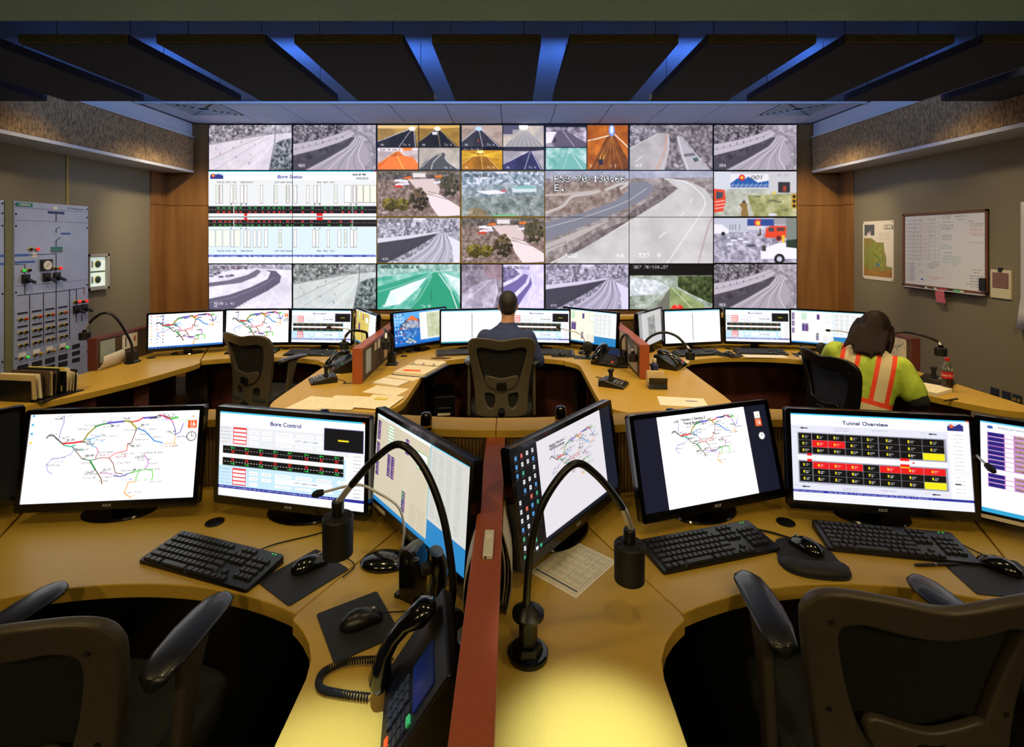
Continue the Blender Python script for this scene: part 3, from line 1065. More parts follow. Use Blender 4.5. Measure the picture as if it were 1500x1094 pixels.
def f_garage1():
    c = feed((190, 196, 196))
    c.tex([(0, 27), (124, 27), (124, 68), (0, 68)], (150, 158, 140), (204, 208, 190), 6)
    c.tex([(50, 36), (124, 34), (124, 68), (60, 68)], (120, 128, 66), (198, 200, 150), 8)
    c.rect(0, 0, 25, 27, (204, 212, 214))
    c.rect(25, 4, 82, 24, (226, 228, 226))
    c.poly([(25, 18), (36, 10), (44, 13), (52, 8), (66, 17), (82, 14), (82, 24), (25, 24)], (44, 92, 156))
    c.disc(42, 9.5, 4.6, (206, 40, 44))
    c.disc(42, 9.5, 2.2, (242, 206, 60))
    c.ftext(55, 12, 'DOT', 6, (40, 44, 52), 0.01, 0.25)
    for k in range(8):
        c.line([(26 + k * 7, 24), (30 + k * 7, 18)], 0.5, (235, 235, 235))
    c.line([(25, 21), (82, 21)], 0.6, (235, 235, 235))
    c.rect(82, 0, 124, 32, (196, 200, 196))
    c.rect(96, 16, 114, 32, (44, 46, 50))
    c.rect(103, 22, 108, 30, (160, 60, 40))
    c.rect(88, 30, 92, 34, (226, 200, 50))
    c.text(95, 4, 'CO 337', 3.6, (150, 150, 146))
    c.poly([(0, 26), (16, 28), (18, 44), (14, 60), (0, 62)], (220, 74, 44))
    c.poly([(4, 30), (14, 32), (13, 40), (3, 42)], (70, 76, 84))
    for y in (46, 51, 56):
        c.line([(2, y), (16, y - 2)], 1, (238, 236, 232))
    c.rect(116, 34, 124, 56, (196, 150, 40))
    for k in range(3):
        c.disc(120, 38 + k * 7, 2.6, (46, 40, 30))
    c.poly([(40, 68), (42, 56), (38, 50), (44, 46), (50, 48), (50, 56), (52, 68)], (140, 112, 62))
    c.disc(45, 46, 2.2, (60, 50, 36))
    for x, y, r in ((66, 38, 5), (88, 44, 7), (96, 46, 6), (106, 58, 5), (70, 50, 4)):
        c.disc(x, y, r, (112, 116, 84), r * 0.25)
    c.disc(88, 65, 7, (206, 212, 220), 2)
    return c
def f_garage2():
    c = feed((176, 180, 192))
    c.tex([(0, 22), (124, 20), (124, 68), (0, 68)], (112, 112, 124), (206, 206, 216), 3)
    c.rect(0, 0, 50, 22, (186, 194, 200))
    c.rect(50, 2, 90, 12, (44, 74, 140))
    c.disc(66, 8, 6, (200, 40, 60))
    c.disc(66, 8, 3.4, (240, 200, 60))
    c.rect(69, 6, 76, 10, (44, 74, 140))
    c.rect(50, 12, 76, 18, (206, 206, 204))
    c.rect(90, 0, 124, 10, (150, 152, 152))
    c.rect(108, 0, 124, 46, (122, 132, 120))
    for x in (24, 28, 32, 38):
        c.rect(x, 10, x + 0.8, 18, (90, 90, 96))
    c.poly([(0, 10), (12, 10), (22, 18), (22, 24), (0, 24)], (230, 232, 236))
    c.disc(14, 24, 3, (40, 40, 44))
    c.poly([(78, 16), (86, 12), (108, 12), (108, 30), (76, 30)], (222, 70, 40))
    c.rect(82, 15, 90, 21, (66, 70, 78))
    c.rect(94, 15, 106, 20, (90, 60, 56))
    c.disc(97, 31, 4.4, (150, 44, 30))
    c.disc(97, 31, 2.4, (46, 40, 40))
    c.rect(102, 26, 106, 38, (226, 190, 50))
    c.poly([(64, 26), (68, 24), (68, 16), (70, 16), (71, 26), (68, 28)], (86, 72, 56))
    c.poly([(70, 50), (80, 44), (96, 38), (112, 38), (124, 40), (124, 62), (70, 62)], (232, 236, 240))
    c.poly([(108, 34), (124, 32), (124, 46), (108, 44)], (40, 54, 46))
    c.disc(98, 62, 8, (28, 28, 32))
    c.disc(98, 62, 4, (196, 200, 206))
    c.rect(72, 42, 78, 50, (70, 60, 56))
    c.disc(56, 42, 7, (80, 80, 92), 2)
    for x, y in ((30, 34), (40, 32), (24, 40), (48, 36)):
        c.disc(x, y, 5, (226, 228, 238), 1.4)
    return c
def f_highway():
    """one picture over four displays, nominal 248 x 136"""
    c = Cv(248, 136, 280, 156, (150, 140, 146))
    c.tex(None, (118, 104, 104), (182, 172, 174), 4)
    c.tex([(0, 0), (248, 0), (248, 10), (0, 12)], (150, 150, 172), (190, 190, 208), 8)
    c.tex([(0, 18), (110, 14), (160, 24), (124, 60), (70, 68), (0, 60)], (110, 90, 82), (176, 158, 152), 3)
    c.curve([(0, 62), (26, 52), (40, 38), (64, 34), (80, 30)], 4, (196, 186, 184))
    c.curve([(0, 36), (36, 34), (70, 30)], 3, (190, 178, 176))
    c.curve([(90, 28), (110, 20), (124, 18), (112, 26)], 4, (196, 190, 188))
    c.poly([(0, 76), (60, 60), (104, 44), (122, 30), (124, 18), (150, 16), (162, 24), (150, 40), (120, 56), (70, 76), (0, 104)], (128, 128, 142))
    c.curve([(0, 84), (64, 66), (118, 46), (150, 26)], 1, (190, 190, 200))
    c.tex([(128, 58), (160, 40), (176, 22), (200, 24), (196, 44), (150, 66), (110, 74)], (86, 74, 76), (150, 138, 140), 3)
    c.poly([(20, 130), (40, 118), (130, 70), (170, 46), (196, 26), (180, 14), (206, 14), (236, 26), (248, 44), (248, 136), (16, 136)], (200, 196, 198))
    c.tex([(20, 130), (40, 118), (130, 70), (170, 46), (196, 26), (180, 14), (206, 14), (236, 26), (248, 44), (248, 136), (16, 136)], (190, 186, 188), (212, 208, 210), 16)
    c.curve([(176, 12), (206, 16), (226, 30), (236, 44), (230, 62), (200, 106), (180, 136)], 1.2, (240, 238, 240))
    c.line([(168, 98), (178, 90)], 1.0, (248, 248, 248))
    c.line([(200, 66), (206, 60)], 0.9, (244, 244, 244))
    c.line([(214, 46), (217, 40)], 0.8, (240, 240, 240))
    c.line([(8, 136), (70, 104), (126, 74)], 2.2, (222, 214, 208))
    c.tex([(36, 118), (70, 94), (126, 70), (120, 76), (60, 112), (30, 128)], (88, 78, 82), (142, 130, 134), 3)
    c.poly([(0, 108), (60, 84), (96, 72), (60, 92), (20, 112), (0, 122)], (186, 176, 176))
    c.line([(0, 116), (30, 104), (34, 124)], 0.6, (90, 84, 86))
    c.curve([(248, 66), (240, 84), (226, 136)], 2.0, (180, 160, 162))
    c.osd(14, 7, 'P53 70/130.66', 9.5)
    c.osd(14, 20, 'E.', 9.5)
    c.text(32, 121, 'W22', 6.5, (250, 250, 250))
    c.text(200 - 94, 121, 'K4', 6.5, (250, 250, 250))
    c.text(138, 121, 'T37  R', 6.5, (250, 250, 250))
    return c
def f_bore_status():
    """one picture over four displays, nominal 1425 x 795 (a quarter of a degree of freedom is enough)"""
    W, H = 1425, 795
    c = Cv(W, H, 280, 156, (232, 234, 236))
    c.rect(0, 0, W, 80, (248, 249, 250))
    c.rect(0, 0, W, 10, (40, 190, 206))
    c.rect(1405, 0, W, 10, (220, 50, 50))
    c.rect(14, 24, 126, 72, (50, 60, 140))
    c.poly([(14, 40), (40, 26), (66, 34), (90, 28), (126, 44), (126, 24), (14, 24)], (190, 210, 240))
    c.disc(42, 42, 14, (224, 60, 40))
    c.disc(42, 42, 7, (250, 220, 60))
    c.ftext(582, 66, 'Bore Status', 33, (44, 50, 150), 0.02, 0.2)
    c.ftext(1218, 42, '4:02:49 PM', 19, (60, 60, 62), 0.03)
    c.ftext(1250, 74, '3/16/2016', 19, (60, 60, 62), 0.03)
    c.rect(0, 485, W, 722, (220, 236, 246))
    c.rect(0, 366, W, 420, (250, 250, 250))
    c.line([(0, 393), (W, 393)], 5, (110, 140, 140))
    for y0, y1 in ((302, 368), (418, 478)):
        c.rect(0, y0, W, y1, (24, 24, 25))
        for k in range(58):
            c.rect(k * 25 + 4, (y0 + y1) / 2 - 1.5, k * 25 + 16, (y0 + y1) / 2 + 1.5, (220, 220, 220))
    def sign(x, y, top):
        c.rect(x, y, x + 24, y + 17, (60, 60, 60))
        c.rect(x + 2, y + 2, x + 12, y + 15, (210, 40, 36) if top != 'g' else (40, 150, 60))
        c.rect(x + 13, y + 2, x + 22, y + 15, (40, 140, 60) if top != 'r' else (210, 40, 36))
    for x in (72, 120, 166, 222, 262, 340, 388, 450, 500, 545, 588, 625, 690, 786, 870, 978, 1030, 1125, 1180, 1235, 1290):
        sign(x, 310, 'g')
        sign(x, 346, 'r')
    for x in (40, 90, 132, 170, 222, 260, 325, 362, 418, 462, 505, 556, 595, 660, 700, 786, 862, 1010, 1110, 1200):
        sign(x, 426, 'r')
        sign(x, 458, 'g')
    for x in (214, 1218):
        c.rect(x, 300, x + 6, 368, (230, 230, 230))
        c.rect(x, 418, x + 6, 478, (230, 230, 230))
    for x, wd in ((302, 30), (916, 54)):
        c.rect(x, 364, x + wd, 388, (226, 30, 36))
        c.rect(x, 400, x + wd, 424, (226, 30, 36))
    def gate(x, y0, y1, wd=26, green=False):
        c.rect(x, y0, x + wd, y1, (250, 251, 246))
        c.frame(x, y0, x + wd, y1, (120, 96, 100), 3)
        c.rect(x - 2, y1 - 4, x + wd + 2, y1, (60, 54, 56))
        if green:
            for k in range(7):
                c.rect(x + 8, y0 + 20 + k * 16, x + wd - 8, y0 + 28 + k * 16, (150, 190, 150))
    for i, x in enumerate((64, 95, 182, 214, 272, 303, 438, 556, 660, 726, 830, 892, 924, 1066, 1225)):
        gate(x, 122, 278, green=i in (0, 3, 7, 8, 13))
    gate(1150, 122, 276, 58)
    for x in (1258, 1315, 1372):
        c.rect(x, 122, x + 54, 274, (240, 240, 226))
        c.frame(x, 122, x + 54, 274, (150, 146, 140), 3)
    for x in (0, 60, 122, 218):
        c.rect(x, 504, x + 58, 652, (238, 242, 232))
        c.frame(x, 504, x + 58, 652, (150, 150, 146), 3)
    for i, x in enumerate((190, 300, 330, 378, 420, 476, 596, 722, 880, 910, 1002, 1096, 1150, 1204, 1232)):
        gate(x, 504, 656, green=i in (6, 12))
    for x in (188, 272, 316, 896, 938, 1200, 1250):
        c.rect(x, 284, x + 10, 292, (20, 20, 20))
        c.rect(x, 488, x + 10, 496, (20, 20, 20))
    for x, s in ((72, 'Traffic Flow'), (180, 'T. Way'), (275, 'Description'), (560, 'Left Lane Closed'), (920, 'Mode'), (975, 'Sect'), (1030, 'Flag')):
        c.text(x, 92, s, 11, (110, 104, 108))
        c.text(x, 680, s, 11, (90, 96, 130))
    c.rect(0, 722, 1418, 740, (44, 60, 170))
    c.rect(0, 740, W, H, (246, 248, 250))
    for x, s in ((10, 'WEST   Left Lane Closed'), (290, 'May  05  Aug 321  11:3  EAST Left Lane Closed'), (765, 'May 05 Aug 321  1:5  Operator 1  None'), (1226, '3/16/16'), (1340, '4:02:49')):
        c.text(x, 725, s, 12, (215, 225, 255))
    return c

# ---- desktop pictures, nominal 300 x 160
BIG = (372, 196)
SMALL = (134, 72)
MAPLINES = [
    ((90, 80, 190), 3, [(425, 165), (420, 215), (400, 265), (388, 320)]),
    ((90, 92, 92), 7, [(300, 320), (320, 300), (350, 305), (415, 365)]),
    ((228, 50, 50), 9, [(415, 360), (480, 355), (550, 345)]),
    ((70, 190, 160), 7, [(420, 372), (470, 382), (500, 370)]),
    ((160, 150, 40), 8, [(555, 345), (590, 290), (640, 245)]),
    ((40, 140, 50), 8, [(640, 240), (690, 222), (730, 215)]),
    ((104, 96, 200), 10, [(730, 212), (850, 200)]),
    ((170, 160, 50), 8, [(850, 195), (895, 205), (935, 250)]),
    ((230, 50, 56), 7, [(905, 203), (950, 195), (985, 172)]),
    ((92, 84, 190), 9, [(990, 175), (1080, 168)]),
    ((150, 90, 50), 7, [(1095, 155), (1140, 160), (1180, 175)]),
    ((70, 200, 60), 9, [(1180, 182), (1235, 170)]),
    ((220, 70, 170), 5, [(1110, 150), (1150, 175), (1190, 190), (1200, 215)]),
    ((90, 84, 190), 4, [(1200, 215), (1215, 260), (1215, 295), (1250, 275), (1275, 215)]),
    ((240, 176, 100), 4, [(1215, 300), (1205, 350), (1220, 375)]),
    ((240, 176, 100), 4, [(1205, 358), (1130, 362)]),
    ((60, 140, 220), 6, [(945, 250), (1000, 275), (1060, 340), (1120, 355)]),
    ((80, 160, 225), 4, [(570, 330), (620, 325), (680, 305)]),
    ((80, 160, 225), 4, [(605, 330), (610, 370), (650, 390)]),
    ((220, 90, 150), 4, [(650, 390), (663, 420), (640, 465)]),
    ((110, 80, 50), 4, [(480, 385), (545, 465), (600, 480)]),
    ((160, 160, 225), 4, [(495, 400), (465, 440), (400, 460), (340, 470), (298, 510), (310, 555), (340, 573)]),
    ((50, 120, 60), 4, [(550, 470), (610, 480), (675, 462)]),
    ((230, 70, 60), 4, [(675, 462), (735, 462), (780, 430), (862, 412), (870, 360)]),
    ((120, 60, 50), 4, [(870, 360), (895, 360), (935, 255)]),
    ((50, 140, 60), 8, [(605, 485), (640, 545)]),
    ((120, 80, 40), 5, [(640, 545), (680, 610), (685, 645)]),
    ((130, 60, 50), 4, [(735, 462), (765, 500), (780, 570), (830, 575)]),
    ((210, 110, 200), 4, [(670, 570), (720, 570), (760, 580)]),
    ((80, 90, 200), 5, [(770, 585), (815, 595), (875, 572)]),
    ((110, 210, 80), 5, [(880, 572), (980, 545), (1040, 550), (1045, 590), (1035, 620)]),
    ((110, 210, 80), 5, [(950, 555), (925, 600), (925, 625)]),
    ((190, 80, 190), 4, [(985, 440), (1015, 480), (1005, 520), (985, 545)]),
    ((240, 170, 80), 5, [(920, 630), (870, 635), (840, 710), (890, 745)])]
MAPNAMES = [(380, 155, 'Colo 139'), (330, 285, 'Mack'), (415, 305, 'Loma'), (500, 395, 'Palisade'), (305, 505, 'Gateway'), (335, 455, 'Colo 141'), (615, 295, 'Colo 330'), (700, 300, 'Collbran'), (645, 325, 'Molina'), (845, 255, 'Carbondale'), (960, 285, 'Basalt'), (1050, 305, 'Aspen'), (985, 250, 'El Jebel'), (920, 325, 'Redstone'), (870, 365, 'Colo 133'), (820, 425, 'Somerset'), (780, 450, 'Paonia'), (960, 420, 'Crested Butte'), (940, 470, 'Colo 135'), (1020, 495, 'Almont'), (1000, 535, 'Gunnison'), (560, 570, 'Montrose'), (555, 595, 'Colo 90'), (655, 620, 'US 550'), (850, 700, 'Lake City'), (545, 490, 'Delta'), (1110, 370, 'Twin Lakes'), (1225, 300, 'Leadville'), (515, 250, 'DeBeque'), (565, 222, 'Parachute'), (700, 190, 'Rifle'), (745, 172, 'Silt'), (820, 545, 'Sapinero'), (1010, 625, 'Colo 149'), (690, 590, 'Cimarron'), (1130, 140, 'Edwards'), (1165, 155, 'Eagle'), (660, 415, 'Cedaredge'), (565, 440, 'Orchard City'), (790, 490, 'Crawford')]
def draw_map(c, x0, y0, x1, y1, al=1.0, names=True, wk=1.0, tsize=3.0):
    """road map in the rectangle, from points read on a slanted picture of it"""
    def cv(p):
        u = (p[0] - (190 - (p[1] - 150) * 0.113)) / 1210
        v = (p[1] - (150 - (p[0] - 190) * 0.032)) / 640
        return (x0 + u * (x1 - x0), y0 + v * (y1 - y0))
    k = (x1 - x0) / 1210
    for col, wd, pts in MAPLINES:
        c.line([cv(p) for p in pts], wd * k * wk * 1.45, col, al)
    rg = random.Random(4)
    for i, (col, wd, pts) in enumerate(MAPLINES):
        a = pts[0]
        if i % 2 == 0:
            b = (a[0] + rg.choice((-45, 45)), a[1] + rg.choice((-24, 22)))
            c.line([cv(a), cv(b)], 2.6 * k, (40, 40, 40), al)
            q = cv((b[0] - 20, b[1] - 8))
            c.text(q[0], q[1], '%d.%02d' % (rg.randint(8, 170), rg.randint(0, 99)), tsize * 0.92, (20, 20, 20), al)
        else:
            m = pts[len(pts) // 2]
            q = cv((m[0] + 12, m[1] + 14))
            c.text(q[0], q[1], '2 J %02d' % rg.randint(1, 40), tsize * 0.92, col, al)
    if names:
        for x, y, s in MAPNAMES:
            q = cv((x, y))
            c.text(q[0], q[1], s, tsize, (110, 110, 112), al * 0.85)
def day_card(c, x, y, k=1.0):
    c.rect(x, y, x + 16 * k, y + 15 * k, (235, 92, 30))
    c.ftext(x + 8 * k, y + 11 * k, '16', 8 * k, (255, 255, 255), 0.02, centre=True)
    c.rect(x + 4 * k, y + 12.5 * k, x + 12 * k, y + 13.5 * k, (250, 190, 150))
    c.rect(x + 4 * k, y + 1.2 * k, x + 12 * k, y + 2.4 * k, (250, 190, 150))
    c.rect(x + 1 * k, y - 15 * k, x + 15 * k, y - 1 * k, (240, 240, 238))
    c.disc(x + 9 * k, y - 7 * k, 1.6 * k, (240, 160, 80))
def clock(c, x, y, r):
    c.disc(x, y, r, (60, 60, 62))
    c.disc(x, y, r * 0.86, (250, 250, 250))
    for k in range(12):
        a = k * PI / 6
        c.line([(x + r * 0.7 * math.cos(a), y + r * 0.7 * math.sin(a)), (x + r * 0.8 * math.cos(a), y + r * 0.8 * math.sin(a))], 0.5, (60, 60, 60))
    c.line([(x, y), (x, y - r * 0.65)], 0.7, (20, 20, 20))
    c.line([(x, y), (x + r * 0.5, y - r * 0.12)], 0.8, (20, 20, 20))
def s_map(n, wk=1.0, icons=False, card=True):
    c = Cv(300, 160, n[0], n[1], (252, 252, 252))
    draw_map(c, 0, 0, 300, 162, wk=wk, names=n[0] > 200, tsize=3.6)
    if card:
        day_card(c, 279, 19)
        clock(c, 287, 49, 9)
    for k in range(4):
        c.poly([(3, 3 + k * 16), (7, 1 + k * 16), (8, 5 + k * 16), (4, 6 + k * 16)], (60, 170, 220) if k < 3 else (235, 200, 40))
        c.words(1, 8 + k * 16, 8, 1, (90, 90, 90))
    if icons:
        for i in range(3):
            for k in range(9):
                col = random.choice(((40, 60, 140), (220, 60, 50), (235, 180, 40), (70, 150, 200), (90, 90, 110)))
                c.rect(10 + i * 22, 8 + k * 15, 15 + i * 22, 13 + k * 15, col)
        c.rect(0, 150, 300, 160, (40, 110, 190))
        for k in range(8):
            c.rect(6 + k * 14, 152, 13 + k * 14, 158, (20, 50, 110))
    return c
def s_bore_control(n):
    c = Cv(300, 172, n[0], n[1], (250, 250, 252))
    c.rect(0, 0, 300, 5, (70, 190, 226))
    c.rect(294, 0, 300, 5, (226, 80, 50))
    c.ftext(108, 23, 'Bore Control', 8.5, (40, 42, 120), 0.03)
    c.rect(0, 30, 268, 72, (226, 228, 232))
    c.rect(0, 72, 300, 150, (240, 244, 248))
    c.rect(0, 76, 262, 150, (196, 226, 246))
    for y0, y1 in ((30, 66), (112, 148)):
        c.rect(30, y0 + 2, 59, y0 + 36, (228, 50, 54))
        for k in range(4):
            c.rect(31.5, y0 + 6 + k * 7.6, 57.5, y0 + 11 + k * 7.6, (252, 250, 250))
            c.words(38, y0 + 8 + k * 7.6, 12, 1.2, (160, 120, 120))
        for k in range(5):
            c.words(3, y0 + 4 + k * 7, 22, 1.4, (130, 130, 140))
        for x, wd, rows in ((66, 18, 3), (92, 20, 2), (120, 34, 1), (162, 34, 1), (204, 30, 1), (246, 18, 2)):
            for k in range(rows):
                c.rect(x, y0 + 6 + k * 11, x + wd, y0 + 12 + k * 11, (250, 250, 250))
                c.words(x + 3, y0 + 8.4 + k * 11, wd - 6, 1.4, (130, 130, 136))
        c.rect(120, y0 + 14, 236, y0 + 25, (240, 243, 248))
        c.text(160, y0 + 17, 'Left Lane Closed', 3.4, (90, 90, 100))
        for x in (120, 162, 204):
            c.rect(x, y0 + 28, x + 34, y0 + 33, (250, 250, 250))
            c.words(x + 5, y0 + 30, 22, 1.3, (140, 140, 146))
    c.rect(0, 70, 256, 110, (244, 244, 246))
    for k, (y0, y1) in enumerate(((70, 86), (94, 110))):
        c.rect(8, y0, 258, y1, (18, 20, 20))
        c.frame(8, y0, 258, y1, (60, 90, 70), 0.6)
        for q in range(40):
            c.rect(12 + q * 6.2, y0 + 7.6, 15 + q * 6.2, y0 + 8.6, (210, 210, 210))
        for q in range(8):
            x = 30 + q * 30 + (q > 4) * 4
            ya, yb = (y0 + 4, y0 + 12) if k == 0 else (y0 + 12, y0 + 4)
            c.line([(x - 4, ya), (x + 4, ya)], 1.2, (50, 200, 70))
            sx = -1 if k == 0 else 1
            c.line([(x + 4 * sx, ya), (x + 1.5 * sx, ya - 2)], 1.0, (50, 200, 70))
            c.line([(x + 4 * sx, ya), (x + 1.5 * sx, ya + 2)], 1.0, (50, 200, 70))
            c.line([(x - 3, yb - 2.6), (x + 3, yb + 2.6)], 1.3, (226, 40, 40))
            c.line([(x - 3, yb + 2.6), (x + 3, yb - 2.6)], 1.3, (226, 40, 40))
    for q in range(8):
        c.rect(24 + q * 30, 88, 44 + q * 30, 92.5, (252, 252, 252))
    c.rect(218, 18, 296, 62, (60, 50, 110))
    c.rect(219.5, 19.5, 294.5, 60.5, (20, 20, 22))
    c.rect(246, 39, 267, 42, (240, 220, 40))
    for k in range(13):
        c.rect(270, 66 + k * 7, 298, 71.5 + k * 7, (236, 236, 238))
        c.words(277, 68 + k * 7, 14, 1.5, (110, 110, 120))
    c.rect(0, 150, 300, 156, (44, 50, 150))
    c.text(3, 151.4, 'WEST Left Lane Closed', 3, (220, 225, 250))
    c.text(56, 151.4, 'May 05 Aug 321 11:3 EAST Left Lane Closed', 3, (220, 225, 250))
    c.text(160, 151.4, 'May 05 Aug 321 1:5 Operator 1 None', 3, (220, 225, 250))
    for k in range(1, 4):
        c.line([(0, 156 + k * 4), (300, 156 + k * 4)], 0.3, (190, 195, 210))
    return c
def s_tunnel(n):
    c = Cv(300, 172, n[0], n[1], (236, 236, 244))
    c.rect(0, 0, 300, 24, (246, 246, 252))
    c.rect(0, 0, 300, 4, (60, 190, 230))
    c.rect(294, 0, 300, 4, (220, 80, 60))
    c.ftext(129, 20, 'Tunnel Overview', 8.0, (36, 38, 90), 0.03, centre=True)
    c.rect(264, 7, 290, 22, (44, 50, 120))
    c.poly([(264, 14), (270, 9), (276, 13), (284, 8), (290, 12), (290, 7), (264, 7)], (210, 220, 240))
    c.disc(271, 13, 3.2, (230, 90, 40))
    c.rect(0, 24, 264, 150, (222, 222, 236))
    for y0, red, yel in ((40, [(1, 1), (2, 1)], [(7, 2)]), (95, [(1, 0), (2, 0), (3, 0), (5, 0), (6, 0), (7, 0)], [(7, 2)])):
        xs = [14, 37, 65, 94, 122, 150, 185, 222, 258]
        c.rect(12, y0 - 2, 261, y0 + 42, (150, 152, 166))
        for i in range(8):
            for k in range(3):
                col = (16, 16, 17)
                if (i, k) in red:
                    col = (228, 28, 30)
                if (i, k) in yel:
                    col = (236, 226, 30)
                c.rect(xs[i], y0 + k * 13.3, xs[i + 1] - 0.8, y0 + 12.8 + k * 13.3, col)
                m = (xs[i] + xs[i + 1]) / 2
                if (i, k) not in yel:
                    c.rect(m - 5, y0 + 4 + k * 13.3, m - 2.5, y0 + 9 + k * 13.3, (235, 220, 40))
                    c.words(m - 1, y0 + 4.6 + k * 13.3, 7, 1.5, (240, 240, 235), 0.9)
                    c.words(m - 1, y0 + 7.6 + k * 13.3, 4, 1.5, (240, 240, 235), 0.9)
    c.rect(12, 82, 261, 92, (246, 246, 250))
    for x, wd in ((28, 8), (184, 15)):
        c.rect(x, 79, x + wd, 84, (228, 28, 30))
        c.rect(x, 90, x + wd, 95, (228, 28, 30))
    c.rect(184, 95, 199, 97, (236, 226, 30))
    c.rect(204, 85, 208, 88, (228, 60, 60))
    for x, y in ((20, 30), (236, 30), (20, 144), (236, 144)):
        c.line([(x, y), (x + 10, y)], 1.6, (20, 20, 22))
        c.poly([(x - 4, y), (x + 2, y - 2), (x + 2, y + 2)], (20, 20, 22))
        c.words(x - 16, y - 2, 9, 1.2, (130, 130, 150))
    for x, y in ((76, 27), (76, 32), (140, 28), (150, 142), (86, 142), (86, 146), (46, 138), (180, 148)):
        c.words(x, y, 26, 1.4, (120, 120, 150))
    for k in range(16):
        if k in (10,):
            continue
        c.rect(266, 27 + k * 7.2, 294, 32.6 + k * 7.2, (250, 250, 250))
        c.words(272, 29 + k * 7.2, 16, 1.5, (110, 110, 120))
    c.line([(272, 122), (280, 122)], 2, (20, 20, 22))
    c.rect(0, 150, 300, 155, (44, 50, 150))
    c.text(3, 151, 'WEST Left Lane Closed', 2.8, (220, 225, 250))
    c.text(62, 151, 'May 05 Aug 321 11:3 EAST Left Lane Closed', 2.8, (220, 225, 250))
    c.text(164, 151, 'May 05 Aug 321 1:5 Operator 1', 2.8, (220, 225, 250))
    c.rect(0, 155, 300, 172, (240, 241, 250))
    for k in range(1, 4):
        c.line([(0, 155 + k * 4), (300, 155 + k * 4)], 0.3, (190, 195, 215))
    return c
def block(c, x, y, rows, cols, cw=7, rh=4.6, dark=(58, 40, 120)):
    for i in range(cols):
        for k in range(rows):
            c.rect(x + i * cw * 2, y + k * rh, x + i * cw * 2 + cw - 0.6, y + k * rh + rh - 0.7, dark)
            c.rect(x + i * cw * 2 + cw - 0.6, y + k * rh, x + i * cw * 2 + cw * 2 - 1.5, y + k * rh + rh - 0.7, (150, 100, 160))
            c.rect(x + i * cw * 2 + cw + 0.6, y + k * rh + 0.8, x + i * cw * 2 + cw * 2 - 3, y + k * rh + rh - 1.6, (60, 60, 60))
def s_table(n, bg=(232, 226, 208), split=190, win=(236, 238, 238)):
    c = Cv(300, 168, n[0], n[1], bg)
    c.rect(0, 0, 300, 3, (70, 190, 226))
    c.rect(0, 3, split, 8, (240, 238, 232))
    block(c, 4, 14, 8, 1)
    block(c, 4, 56, 6, 1)
    block(c, 4, 92, 6, 1)
    block(c, 48, 66, 9, 2)
    block(c, 110, 18, 6, 1)
    block(c, 106, 112, 8, 1, dark=(40, 60, 110))
    block(c, 106, 112, 3, 1, dark=(44, 120, 70))
    for k in range(6):
        c.rect(46, 12 + k * 6, 66, 16.6 + k * 6, (250, 250, 246))
        c.frame(46, 12 + k * 6, 66, 16.6 + k * 6, (110, 190, 130), 0.7)
    c.frame(150, 26, 184, 56, (90, 190, 100), 1.2)
    c.rect(152, 28, 182, 54, (252, 252, 250))
    c.words(30, 5, 60, 1.6, (90, 90, 110))
    c.rect(split, 0, 300, 150, (70, 190, 226))
    c.rect(split + 1.5, 4, 298.5, 126, win)
    for k in range(26):
        for x in (split + 6, split + 26, split + 48, split + 74):
            c.words(x, 12 + k * 4.2, 14, 1.4, (150, 152, 156), 0.7)
    c.rect(0, 160, 300, 168, (40, 130, 190))
    c.rect(split, 126, 300, 160, (44, 130, 190))
    for k in range(12):
        c.words(134, 122 + k * 3, 22, 1.2, (120, 120, 116))
        c.words(160, 122 + k * 3, 22, 1.2, (120, 120, 116))
    return c
def s_rows(n):
    """white page with stacked table rows, seen on the slanted screen at the frame's edge"""
    c = Cv(300, 168, n[0], n[1], (244, 246, 250))
    c.rect(0, 0, 300, 4, (90, 190, 226))
    c.disc(14, 11, 4, (50, 90, 160), 3)
    c.words(24, 9, 40, 2.4, (70, 80, 100))
    for k in range(12):
        if k == 8:
            continue
        y = 20 + k * 8.4
        c.rect(10, y, 78, y + 8, (196, 120, 190))
        c.rect(11, y + 0.6, 32, y + 7.4, (40, 34, 120))
        c.rect(33, y + 0.6, 44, y + 7.4, (250, 250, 252))
        c.rect(45, y + 0.6, 77, y + 7.4, (176, 130, 180))
        c.words(46, y + 2, 26, 3, (210, 200, 60), 0.9)
        c.words(46, y + 3.4, 26, 1.6, (30, 30, 34), 0.9)
        c.disc(73, y + 4, 2.4, (230, 230, 235))
    for k in range(12):
        y = 28 + k * 9
        c.frame(118, y, 196, y + 8.4, (110, 200, 120) if k < 5 else (196, 120, 190), 1)
        if k >= 5:
            c.rect(119, y + 1, 142, y + 7.6, (40, 34, 120))
            c.rect(160, y + 1, 195, y + 7.6, (190, 180, 90))
        c.disc(152, y + 4, 2.4, (90, 100, 150))
    c.rect(0, 160, 300, 168, (50, 160, 206))
    return c
